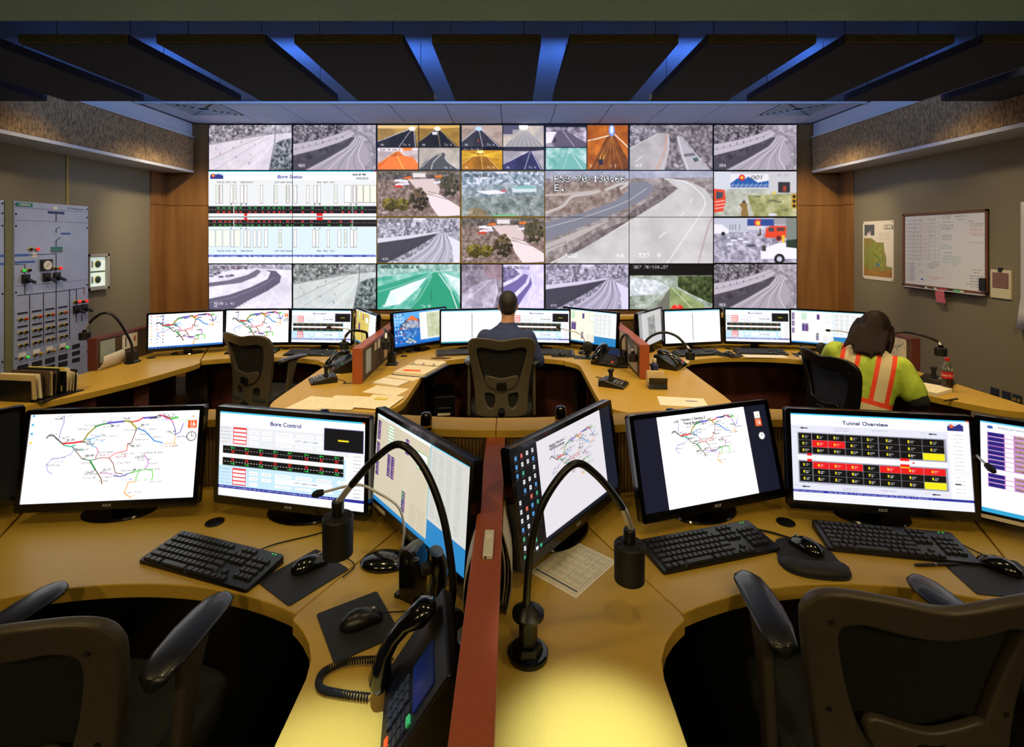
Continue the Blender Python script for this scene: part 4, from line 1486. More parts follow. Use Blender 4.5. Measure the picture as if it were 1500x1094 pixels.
def s_icons(n):
    c = Cv(300, 168, n[0], n[1], (14, 14, 18))
    c.rect(62, 0, 262, 160, (220, 216, 222))
    c.rect(262, 0, 300, 160, (26, 30, 44))
    c.ftext(95, 22, 'Region 3 Section 2', 4.4, (40, 40, 44), 0.03)
    c.ftext(95, 28, 'Patrol Boundaries', 4.4, (40, 40, 44), 0.03)
    draw_map(c, 74, 18, 256, 104, 0.85, names=True, wk=1.2, tsize=2.4)
    rg = random.Random(3)
    for i in range(4):
        for k in range(11):
            if (i == 3 and k > 8) or rg.random() < 0.12:
                continue
            x, y = 5 + i * 14, 8 + k * 14
            col = rg.choice(((226, 228, 232), (236, 238, 240), (222, 224, 228), (230, 232, 236), (70, 150, 220), (50, 160, 110), (225, 90, 70)))
            c.rect(x + 1, y, x + 6, y + 6.5, col)
            c.rect(x + 2.2, y + 2, x + 4.6, y + 4.4, (120, 130, 140))
            c.words(x - 1, y + 8.6, 9, 1.0, (150, 150, 155))
    c.rect(0, 160, 300, 168, (20, 24, 34))
    for k in range(5):
        c.rect(4 + k * 10, 161.5, 10 + k * 10, 166.5, rg.choice(((60, 160, 120), (230, 230, 230), (220, 180, 70))))
    return c
def s_docmap(n):
    c = Cv(300, 168, n[0], n[1], (22, 24, 40))
    c.rect(50, 0, 248, 168, (253, 253, 253))
    c.ftext(104, 14, 'Region 3 Section 2', 5.0, (44, 44, 48), 0.03)
    c.ftext(106, 21, 'Patrol Boundaries', 5.0, (44, 44, 48), 0.03)
    draw_map(c, 58, 8, 246, 104, 1.0, names=True, wk=1.3, tsize=2.3)
    day_card(c, 269, 28, 0.95)
    clock(c, 279, 62, 8)
    return c
def s_sheet(n, bg=(248, 249, 250), bar=True, teal=True):
    c = Cv(300, 168, n[0], n[1], bg)
    c.rect(0, 0, 300, 6, (110, 200, 230))
    c.rect(0, 6, 300, 14, (230, 236, 240))
    for k in range(34):
        for x in (8, 40, 78, 120, 150, 196, 240):
            c.words(x, 20 + k * 4.2, 22, 1.4, (190, 200, 200), 0.5)
    for x in (36, 74, 116, 146, 192, 236):
        c.line([(x, 16), (x, 158)], 0.8, (206, 214, 216))
    c.rect(148, 16, 153, 158, (176, 186, 190))
    if teal:
        c.rect(0, 160, 300, 168, (40, 140, 160))
    return c
def s_lake(n):
    c = Cv(300, 172, n[0], n[1], (40, 130, 210))
    c.rect(0, 0, 300, 60, (90, 170, 235))
    c.poly([(30, 80), (60, 44), (84, 30), (110, 22), (126, 36), (150, 44), (170, 60), (170, 90), (30, 90)], (70, 84, 120))
    c.poly([(70, 44), (88, 26), (104, 20), (120, 32), (140, 50), (100, 52)], (232, 120, 60))
    c.tex([(60, 56), (90, 40), (126, 50), (160, 70), (150, 90), (40, 90)], (50, 60, 96), (226, 232, 244), 6)
    c.poly([(0, 90), (170, 86), (170, 172), (0, 172)], (26, 110, 200))
    c.tex([(30, 96), (160, 90), (120, 130), (60, 140)], (20, 70, 150), (120, 180, 230), 8)
    for x, y in ((70, 150), (86, 156), (100, 148), (112, 158), (84, 140)):
        c.tex([(x + 9 * math.cos(a), y + 5 * math.sin(a)) for a in np.linspace(0, 6, 12)], (170, 160, 130), (236, 226, 190), 3)
    for i in range(4):
        for k in range(9):
            c.rect(8 + i * 14, 8 + k * 17, 14 + i * 14, 15 + k * 17, random.choice(((240, 242, 246), (30, 40, 70), (220, 70, 60), (235, 235, 240))))
            c.words(6 + i * 14, 17 + k * 17, 10, 1.6, (235, 238, 245))
    c.rect(144, 10, 286, 150, (238, 240, 238))
    c.rect(186, 16, 284, 144, (198, 204, 172))
    c.tex([(186, 16), (284, 16), (284, 144), (186, 144)], (180, 190, 150), (214, 216, 190), 10)
    c.rect(0, 162, 300, 172, (30, 90, 170))
    c.rect(286, 30, 300, 60, (20, 24, 60))
    return c
def s_greydoc(n):
    c = Cv(300, 168, n[0], n[1], (150, 150, 152))
    c.rect(40, 4, 280, 164, (196, 196, 196))
    c.tex([(110, 30), (200, 26), (206, 120), (114, 124)], (120, 122, 122), (182, 184, 182), 8)
    for k in range(14):
        c.words(120, 34 + k * 6, 70, 1.6, (100, 100, 104), 0.5)
    c.rect(0, 0, 300, 3, (110, 130, 150))
    return c

# ------------------------------------------------------------------ the room
XL, XR, YB, ZC = -4.454, 4.21, 6.55, 3.246
YR = -2.4
def sbox(name, mat, *b, parent=None, bevel=None):
    o = MB().box(*b).build(name, mat, parent, bevel=bevel)
    if parent is None:
        struct(o)
    return o
sbox('floor', 'carpet', XL - 0.2, YR - 0.2, -0.1, XR + 0.2, YB + 0.3, 0)
wl_ = sbox('wall_left', 'wall_paint', XL - 0.15, YR, 0, XL, YB + 0.2, ZC + 0.1)
wr_ = sbox('wall_right', 'wall_paint', XR, YR, 0, XR + 0.15, YB + 0.2, ZC + 0.1)
wb_ = sbox('wall_back', 'dark_panel', XL, YB + 0.08, 0, XR, YB + 0.25, ZC + 0.1)
sbox('wall_rear', 'wall_paint', XL, YR - 0.15, 0, XR, YR, ZC + 0.1)
ceil = sbox('ceiling', 'ceiling_lit_blue', XL, 2.3, ZC + 0.002, XR, 5.508, ZC + 0.1)
sbox('ceiling_plenum', 'tile_grid', XL, 5.508, ZC + 0.012, XR, YB + 0.08, ZC + 0.1)
sbox('ceiling_low', 'low_ceiling', XL, YR, 2.75, XR, 2.3, ZC + 0.1)
# lay-in tiles and the strips between them
TX0, TP = -0.125, 0.614
VENT_K = (-6, 5)
tile_mesh = {}
trows = ((5.516, 6.110), (6.122, 6.54))
for k in range(-8, 8):
    for j, (y0, y1) in enumerate(trows):
        x0, x1 = TX0 + k * TP + 0.006, TX0 + (k + 1) * TP - 0.006
        x0, x1 = max(x0, XL + 0.42), min(x1, XR - 0.40)
        if x1 - x0 < 0.1 or (j == 0 and k in VENT_K):
            continue
        MB().box(x0, y0, ZC, x1, y1, ZC + 0.012).build('ceiling_tile', 'tile_lit_blue', ceil, bevel=0.002)
struct(MB().box(XL + 0.4, 5.490, ZC - 0.022, XR - 0.4, 5.514, ZC).build('trim_1', 'soffit_paint'))
for k in VENT_K:
    x0 = TX0 + k * TP
    t = T('ceiling_vent', 'square louvred ceiling vent ' + ('on the switchboard side' if k < 0 else 'on the whiteboard side'), 'air vent', (x0 + TP / 2, 5.813, ZC), 0, 'ceiling air vents')
    MB().box(-0.3, -0.297, 0.006, 0.3, 0.297, 0.012).build('back_plate', 'vent_dark', t)
    for i in range(5):
        a = 0.29 - i * 0.05
        fr = MB()
        fr.box(-a, -a, -0.004, a, -a + 0.028, 0.004)
        fr.box(-a, a - 0.028, -0.004, a, a, 0.004)
        fr.box(-a, -a, -0.004, -a + 0.028, a, 0.004)
        fr.box(a - 0.028, -a, -0.004, a, a, 0.004)
        fr.build('louvre', 'vent_metal', t)
    MB().box(-0.307, 0.285, -0.003, 0.307, 0.300, 0.003).build('edge_strip', 'brass_strip', t)
for x0 in (TX0 - TP * 4, TX0 + 4 * TP):
    MB().box(x0 + 0.02, 5.515, ZC - 0.005, x0 + TP - 0.02, 5.525, ZC).build('edge_strip', 'brass_strip', ceil)
# bulkheads along both side walls with fabric panels
for s, xw, xf, nm in ((-1, XL, -4.06, 'left'), (1, XR, 3.825, 'right')):
    b = struct(MB().box(min(xw, xf - s * -0.03), YR, 2.655, max(xw, xf - s * -0.03), YB, ZC).build('soffit_' + nm, 'soffit_paint'))
    lo = struct(MB().box(min(xw, xf), YR, 2.612, max(xw, xf), YB - 0.02, 2.643).build('trim_' + ('2' if s < 0 else '3'), 'aluminium'))
    y = YB - 0.02
    ends = [6.53, 5.66, 4.68, 3.70, 2.72, 1.74, 0.76]
    for y1, y0 in zip(ends[:-1], ends[1:]):
        MB().box(min(xf, xf + s * 0.03), y0 + 0.003, 2.645, max(xf, xf + s * 0.03), y1 - 0.003, 3.054).build('fabric_panel', 'soffit_fabric', b, bevel=0.003)
    MB().box(min(xf - s * 0.012, xf + s * 0.03), 0.7, 3.056, max(xf - s * 0.012, xf + s * 0.03), 6.53, 3.075).build('top_angle', 'aluminium', b)
# hanging acoustic baffles
proto = None
for k in range(-5, 6):
    cx = -0.14 + 0.754 * k
    x0, x1 = max(cx - 0.3, -4.02), min(cx + 0.3, 3.79)
    words_ = {-5: 'cut short against the bulkhead on the switchboard side', 5: 'cut short against the bulkhead on the whiteboard side', 0: 'sixth and middle one, in line with the red divider'}
    nth = {-4: 'second', -3: 'third', -2: 'fourth', -1: 'fifth'}
    nth2 = {4: 'second', 3: 'third', 2: 'fourth', 1: 'fifth'}
    where = words_.get(k) or (nth[k] + ' counted from the switchboard wall' if k < 0 else nth2[k] + ' counted from the whiteboard wall')
    t = T('ceiling_baffle', 'dark hanging acoustic baffle, ' + where, 'acoustic baffle', ((x0 + x1) / 2, 3.39, 2.84), 0, 'acoustic baffles under the ceiling')
    hw = (x1 - x0) / 2
    MB().box(-hw, -0.585, 0, hw, 0.59, 0.052).build('panel', 'baffle_dark', t, bevel=0.004)
    MB().box(-hw + 0.004, -0.592, 0.003, hw - 0.004, -0.585, 0.049).build('end_face', 'baffle_edge', t)
    for sx in (-1, 1):
        for yy in (-0.45, 0.45):
            MB().tube([(sx * hw * 0.7, yy, 0.052), (sx * hw * 0.7, yy, ZC - 2.84)], 0.002, 6).build('hanger_wire', 'ink', t)
# wood cladding round the video wall
VX0, VW, VH, VZ0 = -3.886, 1.0768, 0.594, 0.862
VX1 = VX0 + 7 * VW
for x0, x1 in ((XL, VX0 - 0.01), (VX1 + 0.01, XR)):
    for z0, z1 in ((0, 2.196), (2.202, ZC)):
        MB().box(x0, YB + 0.02, z0, x1, YB + 0.08, z1).build('wood_panel', 'wood', wb_, bevel=0.002)
for i in range(7):
    MB().box(VX0 + i * VW + 0.002, YB + 0.02, 0, VX0 + (i + 1) * VW - 0.002, YB + 0.08, VZ0 - 0.01).build('wood_panel', 'wood', wb_, bevel=0.002)
for wall, x0, x1 in ((wl_, XL, XL + 0.02), (wr_, XR - 0.02, XR)):
    for z0, z1 in ((0, 2.196), (2.202, 2.61)):
        MB().box(x0, 6.30, z0, x1, YB + 0.02, z1).build('wood_panel', 'wood', wall, bevel=0.002)
MB().box(XL, 5.112, 0, XL + 0.008, 5.134, 2.61).build('joint_strip', 'brass_strip', wl_)

# ------------------------------------------------------------------ video wall, 7 x 4 displays
bs, hw_ = f_bore_status().img(), f_highway().img()
ny, nx = FN[1], FN[0]
via = f_viaduct().img()
wallimg = {
    (0, 0): (f_snowroad().img(), 'light snowy highway with scattered cones, top row above the status board'),
    (1, 0): (via, 'curving viaduct in grey, top row above the date on the status board'),
    (2, 0): (f_quad1().img(), 'four tunnel views, one of them glowing orange'),
    (3, 0): (f_quad2().img(), 'four tunnel views, one of them bright yellow'),
    (4, 0): (f_split5().img(), 'two small snowy views beside an orange tunnel'),
    (5, 0): (f_tworoads().img(), 'two separate roads running through dry brush'),
    (6, 0): (f_viaduct('W34').img(), 'curving viaduct in grey, top corner beside the whiteboard wall'),
    (0, 1): (bs[:ny, :nx], 'upper corner of the status board with the small mountain logo'),
    (1, 1): (bs[:ny, nx:], 'upper quarter of the status board with the clock time'),
    (0, 2): (bs[ny:, :nx], 'lower quarter of the status board next to the wood cladding'),
    (1, 2): (bs[ny:, nx:], 'lower quarter of the status board next to a snowy wall road'),
    (2, 1): (f_parking().img(), 'parking lot with green shrubs, beside the status board clock'),
    (3, 1): (f_brush().img(), 'frosty teal brush and a low building'),
    (2, 2): (f_wallroad().img(), 'snowy road beside a dark retaining wall, under the first parking lot'),
    (3, 2): (f_parking().img(), 'parking lot with green shrubs, under the frosty brush view'),
    (4, 1): (hw_[:ny, :nx], 'quarter of the big highway view with the milepost text'),
    (5, 1): (hw_[:ny, nx:], 'quarter of the big highway view where the road bends'),
    (4, 2): (hw_[ny:, :nx], 'lower quarter of the big highway view with the brush slope'),
    (5, 2): (hw_[ny:, nx:], 'lower quarter of the big highway view with the broad pale lanes'),
    (6, 1): (f_garage1().img(), 'garage with a blue mountain mural on the door'),
    (6, 2): (f_garage2().img(), 'garage with a red fire truck and a white truck'),
    (0, 3): (f_snowcurve().img(), 'dark road curving through snow, bottom row under the status board'),
    (1, 3): (f_snowroad((0.94, 1.0, 0.95)).img(), 'greenish snowy highway with cones, bottom row'),
    (2, 3): (f_teal().img(), 'teal tinted highway, bottom row'),
    (3, 3): (f_halves().img(), 'grey road and lilac road side by side, above the seated man'),
    (4, 3): (f_wallroad((0.97, 0.95, 1.0)).img(), 'lilac grey road by a retaining wall, bottom row'),
    (5, 3): (f_green().img(), 'green hillside road under a black band'),
    (6, 3): (f_viaduct('M28').img(), 'curving viaduct in grey, bottom corner beside the whiteboard wall')}
for (i, j), (im, what) in wallimg.items():
    t = T('video_wall_display', 'video wall display: ' + what, 'display', (VX0 + (i + 0.5) * VW, YB, VZ0 + (3 - j) * VH), 0, 'displays of the video wall')
    MB().box(-VW / 2 + 0.0015, 0.002, 0.0015, VW / 2 - 0.0015, 0.075, VH - 0.0015).build('housing', 'black_plastic', t)
    span = (i in (0, 1) and j in (1, 2)) or (i in (4, 5) and j in (1, 2))
    e = 0.004 if span else 0.011
    picture('screen', im, VW - 2 * e, VH - 2 * e, 'wall_screen', t, (0, 0.001, e))
    if (i, j) in ((2, 1), (3, 1), (2, 2), (3, 2)):
        fr = MB()
        a, b_, c_ = VW / 2 - 0.002, 0.002, VH - 0.002
        fr.box(-a, -0.004, b_, a, 0.002, b_ + 0.010)
        fr.box(-a, -0.004, c_ - 0.010, a, 0.002, c_)
        fr.box(-a, -0.004, b_, -a + 0.010, 0.002, c_)
        fr.box(a - 0.010, -0.004, b_, a, 0.002, c_)
        fr.build('yellow_border', M('border_yellow', '8a6a10', 0.5, emit='a07c10', es=0.35), t)

# ------------------------------------------------------------------ grey switchboard on the wall
BX = XL + 0.054
def wallface(yy, zz, x=BX):
    return (x, yy, zz)
def switchboard(y0, y1, label, full):
    t = T('switchboard', label, 'switchboard', (XL, 0, 0), 0, 'grey switchboard cabinets')
    d = 0.054
    MB().box(0.0, y0, 0.12, d - 0.006, y1, 2.108).build('cabinet', 'switch_grey', t)
    rows = ((2.050, 2.106), (1.938, 2.047), (1.350, 1.935), (0.764, 1.346), (0.66, 0.760), (0.13, 0.655))
    for z0, z1 in rows:
        pn = MB().box(d - 0.006, y0 + 0.006, z0, d, y1 - 0.006, z1).build('panel', 'switch_grey', t, bevel=0.002)
        for yy in (y0 + 0.02, y1 - 0.02):
            MB().lathe([(0.009, 0), (0.008, 0.004)], (d, yy, (z0 + z1) / 2 if z1 - z0 < 0.2 else z1 - 0.05), 10, 'x').build('bolt', 'ink', pn)
    if not full:
        MB().box(d, y0 + 0.01, 1.615, d + 0.002, y1, 1.635).build('blue_stripe', 'blue_line', t)
        MB().box(d, y0 + 0.01, 1.545, d + 0.002, y1, 1.565).build('blue_stripe', 'blue_line', t)
        return t
    X, Z = (0, 1, 0), (0, 0, 1)
    def rct(nm, mat, ya, za, yb, zb, th=0.003):
        return MB().box(d, min(ya, yb), min(za, zb), d + th, max(ya, yb), max(za, zb)).build(nm, mat, t)
    p = rct('name_plate', 'teal_plate', 4.545, 2.062, 4.695, 2.098, 0.005)
    lettering('lettering', 'SIEMENS', 0.020, 'white_plastic', p, (d + 0.005, 4.62, 2.071), X, Z, bold=0.02)
    lettering('lettering', 'ITS Switchboard', 0.020, 'ink', t, (d, 5.16, 2.064), X, Z)
    rct('label_plate', 'navy_plate', 4.853, 2.012, 5.03, 2.036)
    rct('paper_tag', 'paper_white', 4.905, 2.052, 4.955, 2.083)
    rct('label_plate', 'blue_line', 5.0, 1.815, 5.10, 1.833)
    rct('label_plate', 'teal_plate', 4.885, 1.668, 5.01, 1.695)
    rct('label_plate', 'slate_plate', 4.885, 1.640, 5.01, 1.667)
    def wire(pts, mat='ink', r=0.003):
        MB().tube([(d + 0.002, a, b) for a, b in pts], r, 6).build('circuit_line', mat, t)
    for a in ([(4.94, 2.012), (4.94, 1.94)], [(4.94, 1.83), (4.94, 1.865), (4.985, 1.89)], [(4.94, 1.70), (4.94, 1.755), (4.985, 1.785)], [(4.66, 1.625), (4.94, 1.628), (4.94, 1.40)], [(4.53, 1.545), (4.625, 1.54), (4.625, 1.27)], [(4.94, 1.40), (4.94, 0.78)], [(4.55, 1.268), (5.0, 1.262), (5.27, 1.27)], [(4.67, 1.26), (4.67, 0.78)], [(4.807, 1.26), (4.807, 0.78)], [(5.09, 1.27), (5.09, 0.78)], [(5.17, 1.26), (5.17, 0.93)], [(5.235, 1.0), (5.235, 0.93)]):
        wire(a)
    wire([(5.263, 1.27), (5.263, 1.2)], 'red_button')
    rct('blue_stripe', 'blue_line', 4.53, 1.615, 4.66, 1.636)
    rct('blue_stripe', 'blue_line', 4.53, 1.553, 4.72, 1.572)
    rct('paper_tag', 'paper_white', 4.695, 1.60, 4.74, 1.645)
    m = rct('meter', 'ink', 4.775, 1.467, 4.885, 1.578, 0.02)
    MB().lathe([(0.043, 0), (0.043, 0.004)], (d + 0.02, 4.83, 1.522), 24, 'x').build('dial', 'paper_white', m)
    MB().tube([(d + 0.025, 4.81, 1.51), (d + 0.025, 4.85, 1.545)], 0.002, 5).build('needle', 'ink', m)
    def lamp(yy, zz, mat, r=0.015):
        o = MB().lathe([(r * 1.25, 0), (r * 1.25, 0.008), (r * 0.95, 0.010)], (d, yy, zz), 12, 'x').build('lamp_ring', 'amber', t, smooth=40)
        MB().lathe([(r * 0.9, 0.008), (r * 0.8, 0.022), (r * 0.4, 0.028)], (d, yy, zz), 12, 'x').build('lens', mat, o, smooth=60)
    def turn_switch(yy, zz):
        o = MB().box(d, yy - 0.034, zz - 0.04, d + 0.02, yy + 0.034, zz + 0.04).build('rotary_switch', 'ink', t, bevel=0.003)
        MB().cbox((d + 0.04, yy + 0.02, zz - 0.02), (0.03, 0.085, 0.024), Matrix.Rotation(R(-25), 3, 'X')).build('handle', 'black_plastic', o, bevel=0.004)
    for a, b, m_ in ((4.675, 1.676, 'dark_lamp'), (4.74, 1.676, 'red_lamp'), (4.605, 1.487, 'green_lamp'), (4.66, 1.487, 'dark_lamp'), (4.925, 1.486, 'dark_lamp'), (4.98, 1.486, 'red_lamp'), (5.152, 1.136, 'dark_lamp'), (5.195, 1.136, 'red_lamp'), (5.240, 1.131, 'dark_lamp'), (5.283, 1.131, 'red_lamp')):
        lamp(a, b, m_)
    for a, b in ((4.625, 1.41), (4.832, 1.409), (4.94, 1.408), (5.164, 1.061), (5.258, 1.061)):
        turn_switch(a, b)
    for c_, yc in enumerate((4.603, 4.741, 4.874, 5.015)):
        for r_, zc in enumerate((1.05, 0.93, 0.816)):
            rct('tag_strip', 'ink', yc - 0.048, zc + 0.046, yc + 0.048, zc + 0.062)
            lamp(yc - 0.026, zc, 'dark_lamp', 0.014)
            lamp(yc + 0.026, zc, 'red_button' if r_ == 0 else 'dark_lamp', 0.014)
        rct('paper_tag', 'paper_white', yc - 0.035, 0.715, yc + 0.03, 0.748)
        lamp(yc - 0.022, 0.702, 'dark_lamp', 0.013)
        lamp(yc + 0.036, 0.702, 'green_lamp' if c_ in (0, 3) else 'amber', 0.013)
        rct('socket', 'ink', yc - 0.05, 0.59, yc + 0.05, 0.64, 0.004)
        rct('socket', 'ink', yc - 0.05, 0.52, yc + 0.05, 0.57, 0.004)
    for zc in (0.55, 0.62, 0.69):
        rct('socket', 'ink', 5.12, zc - 0.02, 5.21, zc + 0.02, 0.004)
    return t
switchboard(4.522, 5.322, 'grey switchboard cabinet with a round dial and many indicator lamps', True)
switchboard(3.62, 4.44, 'grey switchboard cabinet cut off by the picture edge, beside the olive post', False)
tag(MB().box(XL, 4.448, 0.1, XL + 0.05, 4.516, 2.112).build('post', 'switch_side', bevel=0.004), 'olive steel post standing between the two grey switchboards', 'post')
# lit gauge box on the same wall
t = T('gauge_box', 'lit wall box with two round gauges next to the switchboard', 'gauge', (XL, 5.49, 1.42))
fr = MB()
fr.box(0, -0.15, -0.19, 0.05, 0.115, -0.165)
fr.box(0, -0.15, 0.165, 0.05, 0.115, 0.19)
fr.box(0, 0.09, -0.19, 0.05, 0.115, 0.19)
fr.box(0, -0.15, -0.19, 0.05, -0.14, 0.19)
fr.build('frame', 'gauge_box', t)
for z in (-0.083, 0.083):
    p = MB().box(0.002, -0.14, z - 0.073, 0.02, 0.09, z + 0.073).build('gauge_plate', 'gauge_face', t, bevel=0.002)
    MB().lathe([(0.032, 0), (0.032, 0.012), (0.026, 0.014)], (0.02, -0.012, z), 18, 'x').build('gauge_ring', 'gauge_ring', p, smooth=40)
    MB().lathe([(0.041, 0), (0.041, 0.004)], (0.02, -0.012, z), 18, 'x').build('gauge_rim', 'gauge_yellow', p)
    MB().box(0.02, -0.095, z - 0.035, 0.026, -0.075, z + 0.035).build('gauge_slot', 'gauge_box', p)

# ------------------------------------------------------------------ things on the opposite wall
t = T('whiteboard', 'wood framed whiteboard covered with handwritten tables and notes', 'whiteboard', (XR, 5.0, 1.275), -PI / 2)
WW, WH = 0.98, 0.762
c = Cv(300, 232, 240, 186, (226, 228, 232))
rg = random.Random(9)
INK = ((50, 52, 58), (60, 70, 130), (190, 60, 80), (60, 150, 130), (90, 80, 84))
def scrawl(x, y, wd, hgt, col, al=0.85):
    q = x
    while q < x + wd:
        pts = [(q + k * hgt * 0.28, y + rg.uniform(0, hgt)) for k in range(rg.randint(4, 8))]
        c.line(pts, 0.6, col, al)
        q = pts[-1][0] + hgt * 0.7
for k in range(11):
    c.line([(4, 12 + k * 13), (140, 12 + k * 13)], 0.5, (140, 140, 146), 0.7)
    scrawl(6, 15 + k * 13, 14, 4, INK[0])
    scrawl(25, 15 + k * 13, 12, 4, INK[1])
    scrawl(42, 15 + k * 13, 22, 4.5, INK[0])
    scrawl(72, 15 + k * 13, 28, 4, INK[2], 0.5)
    if k < 5:
        scrawl(107, 15 + k * 13, 14, 4, INK[0])
for x in (22, 38, 68, 104, 124, 142):
    c.line([(x, 6), (x, 150)], 0.5, (110, 110, 116), 0.7)
for x, y, wd, i in ((150, 6, 30, 0), (152, 12, 26, 0), (152, 24, 30, 0), (148, 34, 46, 1), (150, 40, 40, 1), (150, 46, 30, 0), (152, 66, 30, 0), (154, 72, 34, 0), (150, 78, 36, 0), (148, 94, 26, 3), (148, 100, 34, 3), (148, 106, 36, 3), (160, 120, 24, 0), (154, 130, 56, 3), (154, 136, 50, 3), (154, 142, 64, 3), (156, 150, 60, 3), (190, 156, 16, 3), (200, 8, 34, 0), (204, 18, 24, 1), (244, 24, 20, 0), (250, 32, 36, 0), (252, 38, 40, 0), (246, 46, 40, 2), (250, 52, 36, 2), (246, 60, 40, 2), (254, 66, 44, 2), (248, 88, 40, 3), (256, 168, 26, 0), (262, 176, 12, 0), (248, 186, 42, 0), (250, 194, 40, 0), (250, 202, 36, 0), (236, 210, 52, 0), (252, 218, 38, 0), (54, 160, 14, 0), (100, 158, 34, 0), (96, 164, 40, 0), (98, 170, 20, 0), (64, 186, 12, 2), (96, 200, 54, 2), (112, 206, 20, 2), (110, 152, 30, 0)):
    scrawl(x, y, wd, 4, INK[i])
for k in range(10):
    scrawl(6, 160 + k * 6.5, 12, 3.5, INK[k % 4])
    scrawl(22, 160 + k * 6.5, 18, 3.5, INK[(k + 1) % 4])
c.rect(20, 158, 42, 222, (190, 180, 214), 0.35)
c.rect(68, 210, 78, 215, (70, 110, 190))
MB().box(-WW / 2, -0.012, 0, WW / 2, 0, WH).build('board', 'board_white', t)
picture('writing_surface', c.img(), WW - 0.05, WH - 0.05, 'printed_board', t, (0, -0.0135, 0.025))
for nm, b in (('frame_rail', (-WW / 2, -0.024, WH - 0.025, WW / 2, 0, WH)), ('frame_rail', (-WW / 2, -0.024, 0, WW / 2, 0, 0.025)), ('frame_stile', (-WW / 2, -0.024, 0, -WW / 2 + 0.025, 0, WH)), ('frame_stile', (WW / 2 - 0.025, -0.024, 0, WW / 2, 0, WH))):
    MB().box(*b).build(nm, 'board_wood', t, bevel=0.003)
MB().box(-WW / 2 + 0.06, -0.06, -0.008, WW / 2 - 0.02, 0, 0.0).build('pen_tray', 'aluminium', t, bevel=0.002)
for i, (q, col, nm) in enumerate(((-0.20, 'ink', 'black'), (0.05, 'red_plastic', 'red'), (0.13, 'ink', 'black'), (0.21, 'green_key', 'green'), (-0.09, 'brown_folder', 'brown'))):
    m = T('marker_pen', ['black marker alone at one end of the whiteboard tray', 'red marker lying on the whiteboard tray', 'black marker between the red and green ones on the tray', 'green marker lying on the whiteboard tray', 'brown marker lying on the whiteboard tray'][i], 'marker', (XR - 0.036, 5.0 - q, 1.275 + 0.008), -PI / 2, 'markers on the whiteboard tray')
    MB().lathe([(0.007, -0.05), (0.008, -0.045), (0.008, 0.03)], n=10, axis='x').build('barrel', col, m, smooth=40)
    MB().lathe([(0.0075, 0.03), (0.0075, 0.05), (0.006, 0.055)], n=10, axis='x').build('cap', 'white_plastic', m, smooth=40)
tag(MB().prism(rrect(-0.058, -0.03, 0.058, 0.03, 0.008), 0, 0.03).xf(Matrix.Translation((XR - 0.0125, 4.545, 1.365)) @ Matrix.Rotation(-PI / 2, 4, 'Y')).build('board_eraser', 'ink', bevel=0.003), 'black eraser block stuck to the lower corner of the whiteboard', 'eraser')
o = MB()
for k in range(7):
    z = 1.268 - k * 0.019
    yo = 0.004 * math.sin(k * 0.7)
    o.add([(XR - 0.062 + 0.002 * k, 4.915 + yo, z), (XR - 0.062 + 0.002 * k, 5.02 + yo, z)], [])
o.f = [(2 * k, 2 * k + 1, 2 * k + 3, 2 * k + 2) for k in range(6)]
o = o.build('sticky_note', 'pink_note')
o.modifiers.new('thickness', 'SOLIDIFY').thickness = 0.002
tag(o, 'pink paper note hanging from the whiteboard tray', 'note')
# map poster
t = T('map_poster', 'tan and green district map poster pinned up beside the wood cladding', 'poster', (XR - 0.001, 5.89, 1.30), -PI / 2)
c = Cv(100, 138, 100, 138, (222, 214, 196))
c.rect(6, 8, 40, 34, (84, 86, 92))
c.poly([(14, 34), (18, 24), (22, 32), (25, 20), (28, 34)], (222, 214, 196))
c.tex([(4, 40), (30, 40), (48, 50), (70, 50), (72, 70), (78, 84), (78, 104), (96, 106), (96, 130), (4, 130)], (150, 118, 60), (128, 150, 70), 8)
c.tex([(4, 112), (50, 118), (96, 112), (96, 130), (4, 130)], (150, 104, 44), (176, 130, 60), 7)
c.tex([(30, 60), (60, 60), (70, 90), (60, 112), (40, 100)], (84, 120, 54), (170, 156, 70), 4)
c.disc(52, 102, 5, (70, 120, 170), 3)
c.ftext(70, 14, 'CDOT Region', 4.6, (50, 50, 54), 0.02)
c.ftext(70, 20, 'Facilities Map', 4.6, (50, 50, 54), 0.02)
for k in range(6):
    c.words(54, 28 + k * 3, 34, 1.2, (130, 126, 120), 0.6)
picture('print', c.img(), 0.49, 0.675, 'printed', t, (0, -0.0045, 0.0))
MB().box(-0.247, -0.004, -0.002, 0.247, 0, 0.677).build('sheet', 'paper', t)
for sx in (-1, 1):
    for z in (0.012, 0.663):
        MB().lathe([(0.006, -0.010), (0.006, -0.003)], (sx * 0.235, 0, z), 8, 'y').build('pin', 'ink', t)
# clipboard sheet with a clip
t = T('wall_chart', 'small striped chart held by a binder clip beside the whiteboard', 'chart', (XR - 0.001, 4.40, 1.262), -PI / 2)
c = Cv(60, 80, 60, 80, (214, 204, 170))
c.rect(6, 8, 54, 52, (52, 54, 62))
for k in range(7):
    c.rect(7, 10 + k * 6, 53, 12.4 + k * 6, (176, 110, 80))
    c.words(8, 13 + k * 6, 44, 1.8, (200, 190, 170), 0.5)
picture('print', c.img(), 0.18, 0.24, 'printed', t, (0, -0.012, 0))
MB().box(-0.092, -0.011, -0.002, 0.092, 0, 0.242).build('sheet', 'paper', t)
MB().box(-0.016, -0.022, 0.225, 0.016, 0, 0.26).build('clip', 'ink', t, bevel=0.003)
